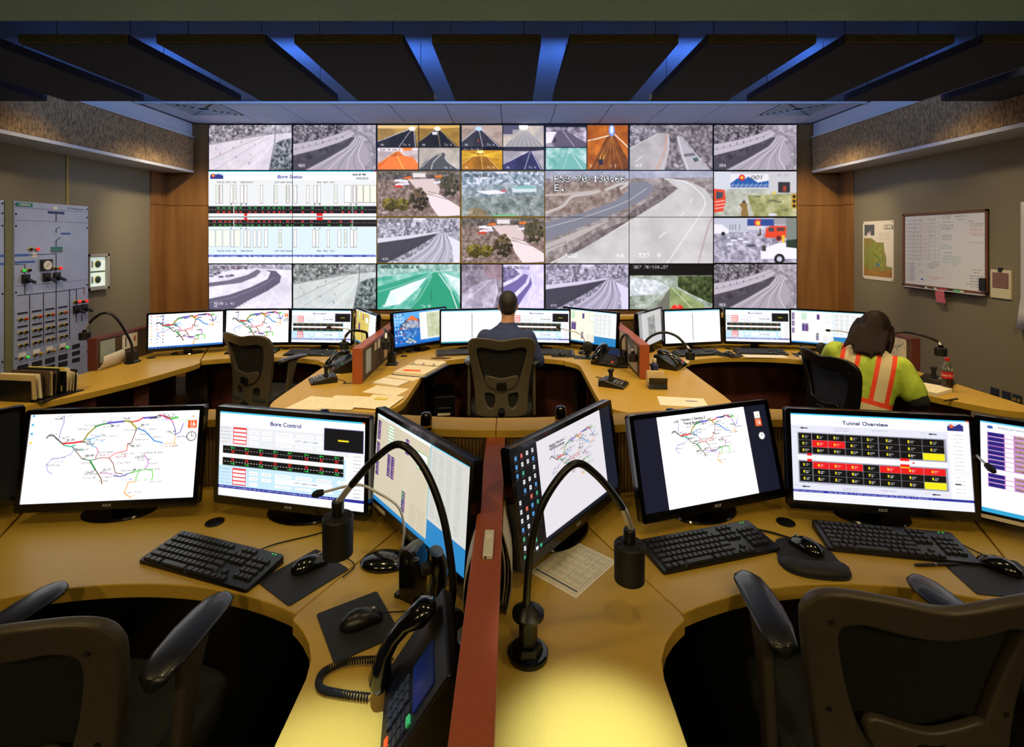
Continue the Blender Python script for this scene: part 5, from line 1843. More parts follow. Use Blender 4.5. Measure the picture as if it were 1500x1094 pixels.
# poster at the frame edge with curled corner
mb = MB()
for k in range(9):
    z = 2.075 - k * 0.13
    cu = 0.0 if k < 7 else 0.02 * (k - 6)
    mb.add([(XR - 0.01 - cu, 4.225, z), (XR - 0.008, 4.0, z), (XR - 0.006, 3.55, z)], [])
mb.f = []
for k in range(8):
    mb.f += [(3 * k, 3 * k + 1, 3 * k + 4, 3 * k + 3), (3 * k + 1, 3 * k + 2, 3 * k + 5, 3 * k + 4)]
o = mb.build('wall_poster', 'paper_white', smooth=60)
o.modifiers.new('thickness', 'SOLIDIFY').thickness = 0.003
tag(o, 'tall white sheet with a curled corner at the picture edge', 'poster')
for i, (y, what) in enumerate(((4.46, 'dark blank cover plate low on the wall, closer to the corner'), (4.355, 'dark blank cover plate low on the wall, in the middle of three'), (4.262, 'dark outlet plate with two round brass sockets low on the wall'))):
    t = T('wall_outlet', what, 'outlet', (XR, y, 0.43), -PI / 2, 'low wall plates')
    MB().box(-0.038, -0.008, -0.045, 0.038, 0, 0.045).build('plate', 'outlet_navy', t, bevel=0.003)
    for q in ((-0.018, 0.018) if i == 2 else (0.0,)):
        MB().lathe([(0.014, -0.013), (0.014, -0.006)] if i == 2 else [(0.004, -0.010), (0.004, -0.006)], (q, 0, 0), 14, 'y').build('socket' if i == 2 else 'screw', 'amber' if i == 2 else 'steel', t)

# ------------------------------------------------------------------ consoles
X0 = -0.063            # axis of the room's furniture
PITCH = 2.074          # station width
DY = 2.94              # from the near row to the far row
NEAR = {'a': X0 - PITCH / 2, 'b': X0 + PITCH / 2}
FAR = {'a': X0 - PITCH, 'b': X0, 'c': X0 + PITCH}
def ledge_v(u):
    return 2.06 + 0.06 * math.cos(2 * PI * u / PITCH)
def arc_pts(u0, u1, f, n):
    return [(u0 + (u1 - u0) * k / n, f(u0 + (u1 - u0) * k / n)) for k in range(n + 1)]
def inner_arc(u):
    return 0.43 + math.sqrt(max(0, 1.1 ** 2 - u * u))
def console_desk(xc, dy, label):
    t = T('console_desk', label, 'desk', (xc, dy, 0), 0, 'curved console desks')
    pts = arc_pts(-0.505, 0.505, inner_arc, 24) + [(0.785, 2.03)] + arc_pts(0.78, -0.78, lambda u: ledge_v(u) + 0.02, 20) + [(-0.785, 2.03)]
    MB().prism(pts, ZD - 0.042, ZD).build('worktop', 'laminate', t, bevel=0.003)
    pn = [(u, v) for u, v in arc_pts(-0.8, 0.8, lambda u: 2.0 + 0.05 * math.cos(u * 3), 16)]
    MB().prism(pn + [(u, v + 0.02) for u, v in pn[::-1]], 0.02, ZD - 0.045).build('modesty_panel', 'maroon_panel' if dy > 1 else 'black_matte', t)  # near row panel made black in place of under-desk shade
    for s in (-1, 1):
        MB().cbox((s * 0.70, 1.84, (ZD - 0.045) / 2 + 0.005), (0.03, 0.30, ZD - 0.055), Matrix.Rotation(-s * R(24), 3, 'Z')).build('leg_panel', 'dark_panel', t, bevel=0.002)
    for u, v in ((0.02, 1.86),):
        MB().lathe([(0.032, 0), (0.032, 0.003), (0.028, 0.004)], (u, v, ZD), 20).build('grommet', 'black_plastic', t, smooth=40)
    return t
console_desk(NEAR['a'], 0, 'curved tan console desk with the bore control screen')
console_desk(NEAR['b'], 0, 'curved tan console desk with the tunnel overview screen')
console_desk(FAR['a'], DY, 'curved tan console desk behind the empty chair in the far row')
console_desk(FAR['b'], DY, 'curved tan console desk where the man sits')
console_desk(FAR['c'], DY, 'curved tan console desk behind the woman in the lime vest')

def concave(s):
    """inner corner of a wing, from the seam corner to the straight side"""
    return [(s * q[0], q[1]) for q in ((0.531, 1.385), (0.515, 1.372), (0.487, 1.345), (0.455, 1.305), (0.430, 1.255), (0.420, 1.20))]
def peninsula(xc, dy, label, end=0.07):
    """two back-to-back wings round a divider; local origin on the divider line"""
    t = T('peninsula_desk', label, 'desk', (xc, dy, 0), 0, 'rounded peninsula desks')
    right = [(0.250, 2.02), (0.255, 2.0), (0.528, 1.412)] + concave(1)
    hw, r = 0.420, 0.36
    tip = []
    for k in range(0, 19):
        a = -PI * k / 18
        ca, sa = math.cos(a), math.sin(a)
        e = 0.62
        tip.append((hw * math.copysign(abs(ca) ** e, ca), end + r + r * math.copysign(abs(sa) ** e, sa)))
    left = [(-x, y) for x, y in right[::-1]]
    MB().prism(right + tip + left, ZD - 0.042, ZD).build('worktop', 'laminate', t, bevel=0.003)
    for u, v in ((0.21, 1.80), (0.15, 1.56), (-0.21, 1.80)) if dy > 1 else ():
        MB().lathe([(0.030, 0), (0.030, 0.003), (0.026, 0.004)], (u, v, ZD), 18).build('grommet', 'black_plastic', t, smooth=40)
    MB().box(-0.02, end + 0.25, 0.02, 0.02, 1.95, ZD - 0.045).build('base_panel', 'maroon_panel', t, bevel=0.003)
    MB().box(-0.26, end + 0.22, 0.02, 0.26, end + 0.26, ZD - 0.045).build('end_panel', 'maroon_panel', t, bevel=0.003)
    return t
peninsula(X0, 0, 'tan peninsula desk split by the long red divider, under the two near gooseneck lamps')
peninsula(X0 - PITCH, 0, 'tan desk wing at the picture edge beside the dark switched-off monitor')
peninsula(X0 + PITCH, 0, 'tan desk wing at the picture edge beside the tunnel overview screen')
peninsula(X0 - PITCH / 2, DY, 'tan peninsula desk strewn with papers between the empty chair and the man')
peninsula(X0 + PITCH / 2, DY, 'tan peninsula desk with a note box between the man and the woman')
def end_wing(xc, s, label):
    t = T('wing_desk', label, 'desk', (xc, DY, 0), 0, 'flared end wings')
    o = [(0.512, 1.402), (0.487, 1.37), (0.463, 1.31), (0.468, 1.22), (0.500, 1.10), (0.585, 0.78), (0.72, 0.46), (0.90, 0.20), (1.00, 0.125), (1.08, 0.115), (1.14, 0.16), (1.165, 0.26), (1.155, 0.6), (1.15, 1.0), (1.15, 2.03), (0.80, 2.03)]
    sm = [tuple(p)[:2] for p in smooth_path([(x, y, 0) for x, y in o[:13]], 4)] + o[13:]
    MB().prism([(s * x, y) for x, y in sm], ZD - 0.042, ZD).build('worktop', 'laminate', t, bevel=0.003)
    b = MB()
    b.box(min(s * 0.72, s * 1.12), 0.55, 0.02, max(s * 0.72, s * 1.12), 0.58, ZD - 0.045)
    b.build('end_panel', 'maroon_panel', t, bevel=0.003)
    MB().box(min(s * 1.09, s * 1.12), 0.58, 0.02, max(s * 1.09, s * 1.12), 1.98, ZD - 0.045).build('side_panel', 'maroon_panel', t, bevel=0.003)
    for u, v in ((1.02, 1.29), (0.985, 1.49), (0.90, 1.69)):
        MB().lathe([(0.032, 0), (0.032, 0.003), (0.028, 0.004)], (s * u, v, ZD), 18).build('grommet', 'black_plastic', t, smooth=40)
    return t
end_wing(FAR['a'], -1, 'tan flared desk wing in front of the switchboard, with the file sorter')
end_wing(FAR['c'], 1, 'tan flared desk wing with the cola bottle by the whiteboard wall')

def ledge(xc, dy, label):
    t = T('console_ledge', label, 'ledge', (xc, dy, 0), 0, 'raised ledges behind the monitors')
    h = PITCH / 2 - 0.001
    a = arc_pts(-h, h, ledge_v, 30)
    MB().prism(a + [(u, v + 0.135) for u, v in a[::-1]], 0.992, 1.025).build('top_board', 'laminate', t, bevel=0.003)
    b = arc_pts(-h, h, lambda u: ledge_v(u) + 0.035, 30)
    MB().prism(b + [(u, v + 0.07) for u, v in b[::-1]], 0.02, 0.992).build('ribbed_panel', 'ribbed', t)
    return t
ledge(NEAR['a'], 0, 'raised tan ledge behind the bore control screen')
ledge(NEAR['b'], 0, 'raised tan ledge behind the tunnel overview screen')
ledge(FAR['a'], DY, 'raised ledge under the video wall behind the empty chair desk')
ledge(FAR['b'], DY, 'raised ledge under the video wall in front of the man')
ledge(FAR['c'], DY, 'raised ledge under the video wall at the woman side')
def divider(x, y0, y1, label, joint=None, cap='cap_red'):
    t = T('desk_divider', label, 'divider', (x, y0, 0), 0, 'low desk dividers')
    L = y1 - y0
    MB().box(-0.028, 0.012, ZD + 0.001, 0.028, L, 0.972).build('fabric_panel', 'divider_fabric', t)
    if joint:
        MB().box(-0.036, 0.0, 0.972, 0.036, joint - y0 - 0.0015, 0.993).build('cap', cap, t, bevel=0.002)
        MB().box(-0.036, joint - y0 + 0.0015, 0.972, 0.036, L, 0.993).build('cap', cap, t, bevel=0.002)
    else:
        MB().box(-0.036, 0.0, 0.972, 0.036, L, 0.993).build('cap', cap, t, bevel=0.002)
    MB().box(-0.036, 0.0, ZD + 0.001, 0.036, 0.012, 0.972).build('end_cap', cap, t, bevel=0.002)
    return t
divider(X0, 0.60, 2.03, 'long red-brown capped divider in front with a small white sensor on top', joint=1.36)
divider(X0 - PITCH / 2, DY + 0.70, DY + 2.03, 'short divider with pinned notes between the empty chair and the man')
divider(X0 + PITCH / 2, DY + 0.82, DY + 2.03, 'short divider between the man and the note box')
divider(FAR['a'] - 1.145, DY + 1.06, DY + 2.03, 'end divider with pinned sheets by the switchboard', cap='maroon_panel')
divider(FAR['c'] + 1.145, DY + 1.06, DY + 2.03, 'end divider by the whiteboard wall with a pinned sketch', cap='maroon_panel')
t = T('occupancy_sensor', 'small white sensor on the cap of the front divider', 'sensor', (X0 + 0.004, 1.30, 0.993))
MB().box(-0.0125, -0.06, 0, 0.0125, 0.05, 0.012).build('body', 'white_plastic', t, bevel=0.003)
MB().lathe([(0.010, 0.012), (0.010, 0.014), (0.006, 0.015)], (0, 0.02, 0), 16).build('button', 'paper_white', t, smooth=40)
MB().box(-0.008, -0.0605, 0.003, -0.003, -0.06, 0.009).build('mark', 'ink', t)

# ------------------------------------------------------------------ monitors
MW, MH = 0.628, 0.356
def ring_plate(w, h, r, bl, bt, bb, y0, y1):
    """picture-frame ring: outer rounded rect, inner rect, from y0 to y1"""
    k = 5
    outer = rrect(-w / 2, 0, w / 2, h, r, k)
    ins = [(w / 2 - bl, h - bt), (-w / 2 + bl, h - bt), (-w / 2 + bl, bb), (w / 2 - bl, bb)]
    inner = [ins[i // k] for i in range(4 * k)]
    n = 4 * k
    mb = MB()
    vs = [(x, y0, z) for x, z in outer] + [(x, y0, z) for x, z in inner] + [(x, y1, z) for x, z in outer] + [(x, y0 + 0.004, z) for x, z in inner]
    fs = []
    for i in range(n):
        j = (i + 1) % n
        fs += [(i, n + i, n + j, j), (i, j, 2 * n + j, 2 * n + i)]
        if inner[i] != inner[j]:
            fs.append((n + i, 3 * n + i, 3 * n + j, n + j))
    mb.add(vs, fs)
    return mb
def monitor(label, x, y, yaw, tilt, cv, scale=1.0, big=False, sticker=False, off=False, base_dx=0.0):
    """(x, y) is the middle of the lower screen edge on the desk"""
    rz = R(yaw)
    t = T('monitor', label, 'monitor', (x, y, ZD), rz, 'near row monitors' if big else 'far row monitors')
    w, h = MW * scale, MH * scale
    lift = 0.046
    tm = Matrix.Translation((0, 0, lift)) @ Matrix.Rotation(R(-tilt), 4, 'X')
    bl, bt, bb = 0.017 * scale, 0.017 * scale, 0.029 * scale
    ring_plate(w, h, 0.010, bl, bt, bb, -0.004, 0.03).xf(tm).build('bezel', 'black_gloss', t, smooth=35)
    bk = MB()
    o1, o2 = rrect(-w / 2, 0, w / 2, h, 0.010), rrect(-w / 2 + 0.03, 0.03, w / 2 - 0.03, h - 0.03, 0.03)
    bk.loft([[(p[0], 0.012, p[1]) for p in o1], [(p[0], 0.030, p[1]) for p in o1], [(p[0], 0.055, p[1]) for p in o2]])
    bk.xf(tm).build('back_shell', 'black_plastic', t, smooth=35)
    n = cv.img() if cv else np.full((4, 6, 3), 0.03)
    o = picture('screen', n, w - 2 * bl + 0.002, h - bt - bb + 0.002, 'screen', t)
    o.data.transform(tm @ Matrix.Translation((0, 0.0002, bb - 0.001)))
    # stand behind the panel
    ty = math.sin(R(tilt)) * 0.10
    MB().loft([[(q[0] * 1.0, 0.085 + q[1], 0.012) for q in rrect(-0.035, -0.018, 0.035, 0.018, 0.012)], [(q[0], 0.066 + ty + q[1], 0.20) for q in rrect(-0.03, -0.016, 0.03, 0.016, 0.012)]]).build('stand_neck', 'black_plastic', t, smooth=35)
    MB().lathe([(0.128, 0), (0.130, 0.004), (0.126, 0.010), (0.05, 0.014)], (0, 0.068, 0), 28, sx=1.0, sy=0.62).build('stand_base', 'black_gloss', t, smooth=35)
    if big:
        up = tm.to_3x3() @ Vector((0, 0, 1))
        lettering('logo', 'ASUS', 0.0095, 'logo_grey', t, tm @ Vector((0, -0.0042, bb * 0.36)), (1, 0, 0), up, bold=0.02)
        for k in range(5):
            MB().cbox((w * 0.32 + k * 0.018, -0.005, bb * 0.25), (0.008, 0.002, 0.0025)).xf(tm).build('button', 'key_shiny', t)
    if sticker:
        MB().box(-w / 2 + 0.012, -0.0055, bb * 0.25, -w / 2 + 0.125, -0.004, bb * 0.68).xf(tm).build('sticker', 'paper', t)
    return t
monitor('wide monitor with the coloured road map beside the bore control screen', -1.476, 1.866, 5.1, 9, s_map(BIG), big=True)
monitor('wide monitor showing the bore control page with two black lane strips', -0.808, 1.852, -12.0, 2, s_bore_control(BIG), big=True)
monitor('slanted monitor of tan tables next to the front divider', -0.325, 1.665, -50, 4, s_table(BIG, (206, 196, 172), 190, (206, 206, 200)), big=True, sticker=True)
monitor('slanted monitor with a black icon desktop and a pale map, next to the divider', 0.225, 1.745, 50.5, 8, s_icons(BIG), big=True)
monitor('tilted monitor with the map page between black bars, behind a keyboard', 0.748, 1.862, 18, 15, s_docmap(BIG), big=True)
monitor('wide monitor showing the tunnel overview with red and black cells', 1.325, 1.832, -8.3, 5.5, s_tunnel(BIG), big=True)
monitor('slanted monitor with stacked table rows cut off by the picture edge', 1.895, 1.630, -35, 6, s_rows(BIG), big=True, sticker=True)
monitor('dark switched-off monitor cut off by the picture edge', -2.035, 1.690, 48, 4, None, big=False)
KB = 0.95
monitor('far monitor with the road map and blue taskbar beside the end divider', -2.90, 4.56, 24, 3, s_map(SMALL, 2.4, True, False), KB)
monitor('far monitor with the road map behind the empty chair', -2.36, 4.74, 3, 3, s_map(SMALL, 2.4), KB)
monitor('far monitor with a lane control page beside the empty chair', -1.77, 4.74, -4, 3, s_bore_control(SMALL), KB)
monitor('far slanted monitor of yellow tables against the short notes divider', -1.335, 4.62, -56, 3, s_table(SMALL, (214, 190, 96), 200), KB)
monitor('far slanted monitor with a mountain lake desktop', -0.825, 4.70, 44, 6, s_lake(SMALL), KB)
monitor('far monitor with a pale spreadsheet beside the man', -0.37, 4.74, 9, 3, s_sheet(SMALL), KB)
monitor('far monitor with a lane control page beside the man', 0.245, 4.75, -7, 3, s_bore_control(SMALL), KB)
monitor('far slanted monitor of cream tables beside the desk phone', 0.70, 4.70, -41, 4, s_table(SMALL, (244, 238, 220), 180), KB)
monitor('far slanted monitor with a dim grey document', 1.285, 4.68, 54, 4, s_greydoc(SMALL), KB)
monitor('far monitor with a white grid sheet beside the grey document', 1.68, 4.74, 12, 4, s_sheet(SMALL, (252, 252, 252), True, False), KB)
monitor('far monitor with a lane control page next to the white grid sheet', 2.288, 4.77, -7, 3, s_bore_control(SMALL), KB)
monitor('far monitor of white tables beside the woman', 2.855, 4.645, -26, 3, s_table(SMALL, (246, 246, 246), 178), KB)

# black posts of the monitor arms that show above the near screens
for i, (x, y, z, what) in enumerate(((-0.735, 2.005, 1.045, 'above the bore control screen'), (-0.335, 2.0, 1.035, 'above the slanted table screen'), (0.19, 2.0, 1.06, 'above the icon desktop screen'), (0.62, 2.0, 1.05, 'above the tilted map page screen'), (1.16, 2.02, 1.045, 'above the tunnel overview screen'))):
    t = T('camera_post', 'black stubby post with a capped top ' + what, 'post', (x, y, ZD), 0, 'black posts behind the near screens')
    MB().lathe([(0.022, 0), (0.022, 0.006), (0.012, 0.010), (0.012, z - ZD)], n=14).build('pole', 'black_plastic', t, smooth=40)
    MB().lathe([(0.021, z - ZD - 0.01), (0.023, z - ZD + 0.01), (0.023, z - ZD + 0.04), (0.017, z - ZD + 0.055), (0.008, z - ZD + 0.058)], n=16).build('cap', 'black_gloss', t, smooth=40)
    MB().lathe([(0.0235, z - ZD + 0.004), (0.0235, z - ZD + 0.012)], n=16).build('brass_ring', 'amber', t)

# ------------------------------------------------------------------ task chairs
def mirror_outline(right):
    return right + [(-x, z) for x, z in right[::-1] if abs(x) > 1e-6]
def sm2(pts, k=4):
    return [tuple(p)[:2] for p in smooth_path([(x, z, 0) for x, z in pts], k, True)]
def back_bend(p):
    x, z = p.x, p.z
    return Vector((x, p.y - 0.235 + 0.75 * x * x - 0.16 * (z - 0.55) + 0.05 * math.sin((z - 0.45) * 5.0), z))
def chair(label, loc, rz, seat_mat='chair_seat', mesh_mat='chair_mesh', frame_mat='chair_frame', dz=0.0, recline=0.0, sd=0.0, arms=True):
    t = T('task_chair', label, 'chair', loc, rz, 'mesh-back task chairs')
    H = 0.46 + dz + sd
    # seat cushion
    sp = [(0.0, 0.25), (0.12, 0.245), (0.215, 0.205), (0.250, 0.08), (0.245, -0.08), (0.215, -0.19), (0.12, -0.225), (0.0, -0.23)]
    out = sm2(mirror_outline(sp), 4)
    MB().loft([[(x * q, y * q, z) for x, y in out] for q, z in ((0.90, H - 0.03), (0.98, H - 0.015), (1.0, H + 0.01), (0.985, H + 0.035), (0.93, H + 0.050), (0.6, H + 0.052))]).build('seat', seat_mat, t, smooth=50)
    MB().box(-0.17, -0.17, H - 0.055, 0.17, 0.16, H - 0.028).build('seat_pan', 'black_plastic', t, bevel=0.008)
    # back frame with one large opening and two lower ones
    o = sm2(mirror_outline([(0.0, 0.40), (0.15, 0.40), (0.195, 0.43), (0.2, 0.55), (0.215, 0.68), (0.235, 0.80), (0.252, 0.90), (0.256, 0.945), (0.240, 0.985), (0.19, 1.003), (0.1, 1.0), (0.0, 0.985)]))
    a = sm2(mirror_outline([(0.0, 0.918), (0.08, 0.928), (0.15, 0.940), (0.192, 0.925), (0.200, 0.885), (0.182, 0.80), (0.157, 0.71), (0.13, 0.65), (0.07, 0.605), (0.0, 0.592)]))
    hl = sm2([(0.05, 0.56), (0.09, 0.578), (0.13, 0.575), (0.137, 0.53), (0.12, 0.48), (0.09, 0.45), (0.06, 0.46), (0.045, 0.51)])
    hr = [(-x, z) for x, z in hl[::-1]]
    tl = Matrix.Translation((0, 0, dz)) @ Matrix.Translation((0, -0.2, 0.45)) @ Matrix.Rotation(recline, 4, 'X') @ Matrix.Translation((0, 0.2, -0.45))
    me = plate_mesh([o, a, hl, hr], 0.016, 0.008)
    for v in me.vertices:
        v.co = tl @ back_bend(v.co)
    link_mesh('back_frame', me, frame_mat, t, 45)
    # stretched mesh, laid as a grid just inside the frame
    def web(nm, z0, z1, wf, mat, off):
        m = MB()
        nr, nc = 12, 8
        for r_ in range(nr + 1):
            z = z0 + (z1 - z0) * r_ / nr
            for c_ in range(nc + 1):
                m.v.append(tl @ (back_bend(Vector((wf(z) * (2 * c_ / nc - 1), off, z)))))
        m.f = [(r_ * (nc + 1) + c_, r_ * (nc + 1) + c_ + 1, (r_ + 1) * (nc + 1) + c_ + 1, (r_ + 1) * (nc + 1) + c_) for r_ in range(nr) for c_ in range(nc)]
        ob = m.build(nm, mat, t, smooth=60)
        ob.modifiers.new('thickness', 'SOLIDIFY').thickness = 0.004
    web('back_mesh', 0.585, 0.955, lambda z: np.interp(z, [0.585, 0.65, 0.8, 0.9, 0.955], [0.10, 0.155, 0.205, 0.222, 0.205]), mesh_mat, 0.012)
    web('lower_mesh', 0.44, 0.585, lambda z: 0.165, mesh_mat, 0.012)
    # lumbar pad and its bracket
    lp = sm2(mirror_outline([(0.0, 0.685), (0.06, 0.695), (0.115, 0.705), (0.125, 0.68), (0.10, 0.635), (0.05, 0.612), (0.0, 0.605)]), 3)
    me = plate_mesh([lp], 0.010, 0.007)
    for v in me.vertices:
        v.co = tl @ (back_bend(v.co) + Vector((0, -0.022, 0)))
    link_mesh('lumbar_pad', me, frame_mat, t, 45)
    lb = sm2(mirror_outline([(0.0, 0.66), (0.025, 0.662), (0.035, 0.64), (0.032, 0.615), (0.0, 0.608)]), 3)
    me = plate_mesh([lb], 0.012, 0.004)
    for v in me.vertices:
        v.co = tl @ (back_bend(v.co) + Vector((0, -0.040, 0)))
    link_mesh('lumbar_bracket', me, 'black_plastic', t, 45)
    for sx in (-1, 1):
        for z, xx in ((0.93, 0.215), (0.70, 0.195)):
            p = tl @ back_bend(Vector((sx * xx, -0.018, z)))
            MB().lathe([(0.006, -0.003), (0.005, 0.0), (0.003, 0.001)], (p.x, p.y + 0.002, p.z), 10, 'y').build('screw', 'ink', t)
    MB().tube([(0, -0.02, H - 0.06), (0, -0.20, H - 0.05), (0, -0.262, 0.45 + dz)], [0.03, 0.03, 0.026], 10).build('back_bracket', 'black_plastic', t, smooth=50)
    # arms
    for s in (-1, 1) if arms else ():
        ax = s * 0.262
        pad = []
        zt = 0.785 + dz
        for y, hw, up in ((-0.142, 0.018, -0.004), (-0.130, 0.035, 0.0), (-0.07, 0.045, 0.004), (0.0, 0.047, 0.004), (0.07, 0.045, 0.002), (0.115, 0.041, 0.0), (0.138, 0.030, -0.003), (0.148, 0.014, -0.006)):
            sh = s * 0.016 * math.sin((y + 0.13) * 7)
            pad.append([(ax - sh + hw * math.cos(q), y, zt + up + (0.012 if math.sin(q) > 0 else 0.020) * math.sin(q)) for q in [2 * PI * k / 14 for k in range(14)]])
        MB().loft(pad).build('arm_pad', 'chair_pad', t, smooth=60)
        MB().loft([[(ax + q[0], 0.0 + q[1] - 0.02 * k, z) for q in rrect(-0.014, -wv, 0.014, wv, 0.012)] for k, (z, wv) in enumerate(((zt - 0.014, 0.05), (zt - 0.10, 0.034), (zt - 0.20, 0.028), (H - 0.045, 0.026)))]).build('arm_post', frame_mat, t, smooth=45)
        MB().tube([(ax, -0.06, H - 0.035), (ax * 0.55, -0.04, H - 0.045)], 0.018, 8).build('arm_bracket', 'black_plastic', t, smooth=50)
    # gas lift and five-star base
    MB().lathe([(0.05, H - 0.055), (0.05, H - 0.10), (0.028, H - 0.11), (0.028, 0.20), (0.04, 0.19), (0.04, 0.075)], n=14).build('gas_lift', 'black_plastic', t, smooth=40)
    for k in range(5):
        a_ = 2 * PI * k / 5 + 0.3
        dx, dy_ = math.cos(a_), math.sin(a_)
        MB().tube([(dx * 0.03, dy_ * 0.03, 0.115), (dx * 0.18, dy_ * 0.18, 0.095), (dx * 0.31, dy_ * 0.31, 0.075)], [0.026, 0.021, 0.016], 8).build('base_spoke', 'black_plastic', t, smooth=50)
        w_ = MB().lathe([(0.018, -0.022), (0.028, -0.018), (0.028, 0.018), (0.018, 0.022)], (0, 0, 0), 14, 'x').xf(Matrix.Translation((dx * 0.31, dy_ * 0.31, 0.0285)) @ Matrix.Rotation(a_, 4, 'Z'))
        w_.build('caster', 'rubber', t, smooth=40)
    return t
chair('brown-framed mesh chair pulled up to the tunnel overview desk', (0.925, 1.36, 0), R(-2))
chair('brown-framed mesh chair cut by the picture corner at the road map desk', (-1.055, 1.30, 0), R(-5))
chair('empty brown-framed mesh chair in the far row, turned aside', (-2.05, 4.34, 0), R(-24))
chair('brown-framed mesh chair the man sits in', (-0.085, 4.20, 0), R(1), sd=-0.06)
chair('dark blue mesh chair behind the woman in the lime vest', (2.27, 3.42, 0), R(-84), mesh_mat='blue_mesh', frame_mat='black_plastic', recline=R(-6), sd=-0.06, arms=False)

# ------------------------------------------------------------------ desk things
def keyboard(label, x, y, yaw, w=0.44, d=0.152, mat='key_plastic', cord=None):
    t = T('keyboard', label, 'keyboard', (x, y, ZD), R(yaw), 'computer keyboards')
    o = rrect(-w / 2, -d / 2, w / 2, d / 2, 0.010)
    hz = lambda v: 0.012 + (v + d / 2) / d * 0.013
    MB().loft([[(p[0], p[1], 0.001) for p in o], [(p[0], p[1], hz(p[1]) - 0.003) for p in o], [(p[0] * 0.992, p[1] * 0.985, hz(p[1])) for p in o]]).build('body', 'black_plastic', t, smooth=40)
    kb = MB()
    p_ = (w - 0.03) / 22.5
    def key(cx, cy, wd):
        a, b = wd * p_ / 2 - 0.0012, p_ * 0.45
        z = hz(cy)
        kb.loft([[(cx - a, cy - b, z), (cx + a, cy - b, z), (cx + a, cy + b, z + 0.001), (cx - a, cy + b, z + 0.001)], [(cx - a * 0.84, cy - b * 0.8, z + 0.0065), (cx + a * 0.84, cy - b * 0.8, z + 0.0065), (cx + a * 0.84, cy + b * 0.85, z + 0.0075), (cx - a * 0.84, cy + b * 0.85, z + 0.0075)]])
    x0 = -w / 2 + 0.014
    rows = [(0.36, [1] * 13, 0), (0.20, [1] * 13 + [2], 0), (0.04, [1.5] + [1] * 12 + [1.5], 0), (-0.11, [1.8] + [1] * 11 + [2.2], 0), (-0.26, [2.3] + [1] * 10 + [2.7], 0), (-0.41, [1.3, 1.2, 1.3, 6, 1.3, 1.2, 1.2, 1.5], 0)]
    for fy, ws, _ in rows:
        q = x0
        for wd in ws:
            key(q + wd * p_ / 2, fy * d, wd)
            q += wd * p_
    for i in range(3):
        for fy in (0.36, 0.20, 0.04):
            key(x0 + (15.7 + i) * p_, fy * d, 1)
        key(x0 + (15.7 + i) * p_, -0.41 * d, 1)
        for fy in (0.20, 0.04, -0.11, -0.26):
            key(x0 + (19.3 + i) * p_, fy * d, 1)
    key(x0 + 16.7 * p_, -0.26 * d, 1)
    for fy in (0.20, 0.04, -0.11, -0.26):
        key(x0 + 22.0 * p_ - 0.004, fy * d, 0.9)
    k_ = kb.build('keys', mat, t)
    k_['kind'] = 'stuff'
    for i in range(2):
        MB().box(w * 0.40 + i * 0.012, d * 0.43, hz(d * 0.43), w * 0.40 + i * 0.012 + 0.005, d * 0.455, hz(d * 0.45) + 0.001).build('indicator', 'green_lamp', t)
    if cord:
        MB().tube(smooth_path(cord, 6), 0.0022, 6).build('cord', 'rubber', t)
    return t
keyboard('black keyboard with shiny keys in front of the bore control screen', -0.955, 1.628, -18.6, mat='key_shiny', cord=[(0.10, 0.07, 0.012), (0.12, 0.14, 0.004), (0.20, 0.22, 0.004), (0.24, 0.27, 0.004)])
keyboard('black keyboard in front of the tilted map page monitor', 0.655, 1.700, 16, cord=[(0.16, 0.074, 0.012), (0.26, 0.02, 0.004), (0.33, -0.06, 0.004)])
keyboard('black keyboard in front of the tunnel overview screen', 1.275, 1.722, -10.6, cord=[(0.20, 0.07, 0.012), (0.27, -0.02, 0.004), (0.32, -0.06, 0.004)])
keyboard('far black keyboard beside the empty chair', -1.80, 4.575, -3)
keyboard('far black keyboard half hidden by the empty chair back', -2.36, 4.66, 4)
keyboard('far black keyboard under the spreadsheet screen', -0.46, 4.60, 10)
keyboard('far black keyboard under the man lane control page', 0.34, 4.60, -6)
keyboard('far black keyboard under the white grid sheet screen', 1.66, 4.575, 12)
keyboard('far black keyboard next to the dark mouse and paper', 2.24, 4.62, -5)

def mouse(label, x, y, yaw, z=ZD, cord=None, mat='black_gloss'):
    t = T('computer_mouse', label, 'mouse', (x, y, z), R(yaw), 'computer mice')
    rings = []
    for yy, hw, hh in ((-0.054, 0.006, 0.010), (-0.048, 0.020, 0.020), (-0.03, 0.029, 0.032), (-0.008, 0.031, 0.037), (0.018, 0.028, 0.033), (0.04, 0.026, 0.023), (0.053, 0.020, 0.013), (0.057, 0.008, 0.008)):
        rings.append([(hw * math.cos(a), yy, max(0.0008, hh * (0.15 + 0.85 * math.sin(a))) if math.sin(a) > -0.01 else 0.0008) for a in [2 * PI * k / 16 for k in range(16)]])
    MB().loft(rings).build('body', mat, t, smooth=60)
    MB().lathe([(0.006, -0.004), (0.008, 0), (0.006, 0.004)], (0, 0.034, 0.024), 12, 'x').build('wheel', 'steel', t, smooth=40)
    if cord:
        MB().tube(smooth_path(cord, 6), 0.0019, 6).build('cord', 'rubber', t)
    return t
def mousepad(label, x, y, yaw, w, d):
    o = MB().prism(rrect(-w / 2, -d / 2, w / 2, d / 2, 0.008), 0, 0.003).build('mouse_pad', 'black_matte', bevel=0.001)
    o.location = (x, y, ZD)
    o.rotation_euler = (0, 0, R(yaw))
    return tag(o, label, 'mouse pad', 'black mouse pads')
mousepad('black mouse pad overhanging the desk seam by the shiny keyboard', -0.637, 1.566, -36, 0.176, 0.20)
mouse('glossy black mouse beside the shiny keyboard', -0.636, 1.605, -50, ZD + 0.003, [(0, 0.055, 0.008), (0.03, 0.10, 0.004), (0.09, 0.11, 0.002), (0.12, 0.06, 0.002)])
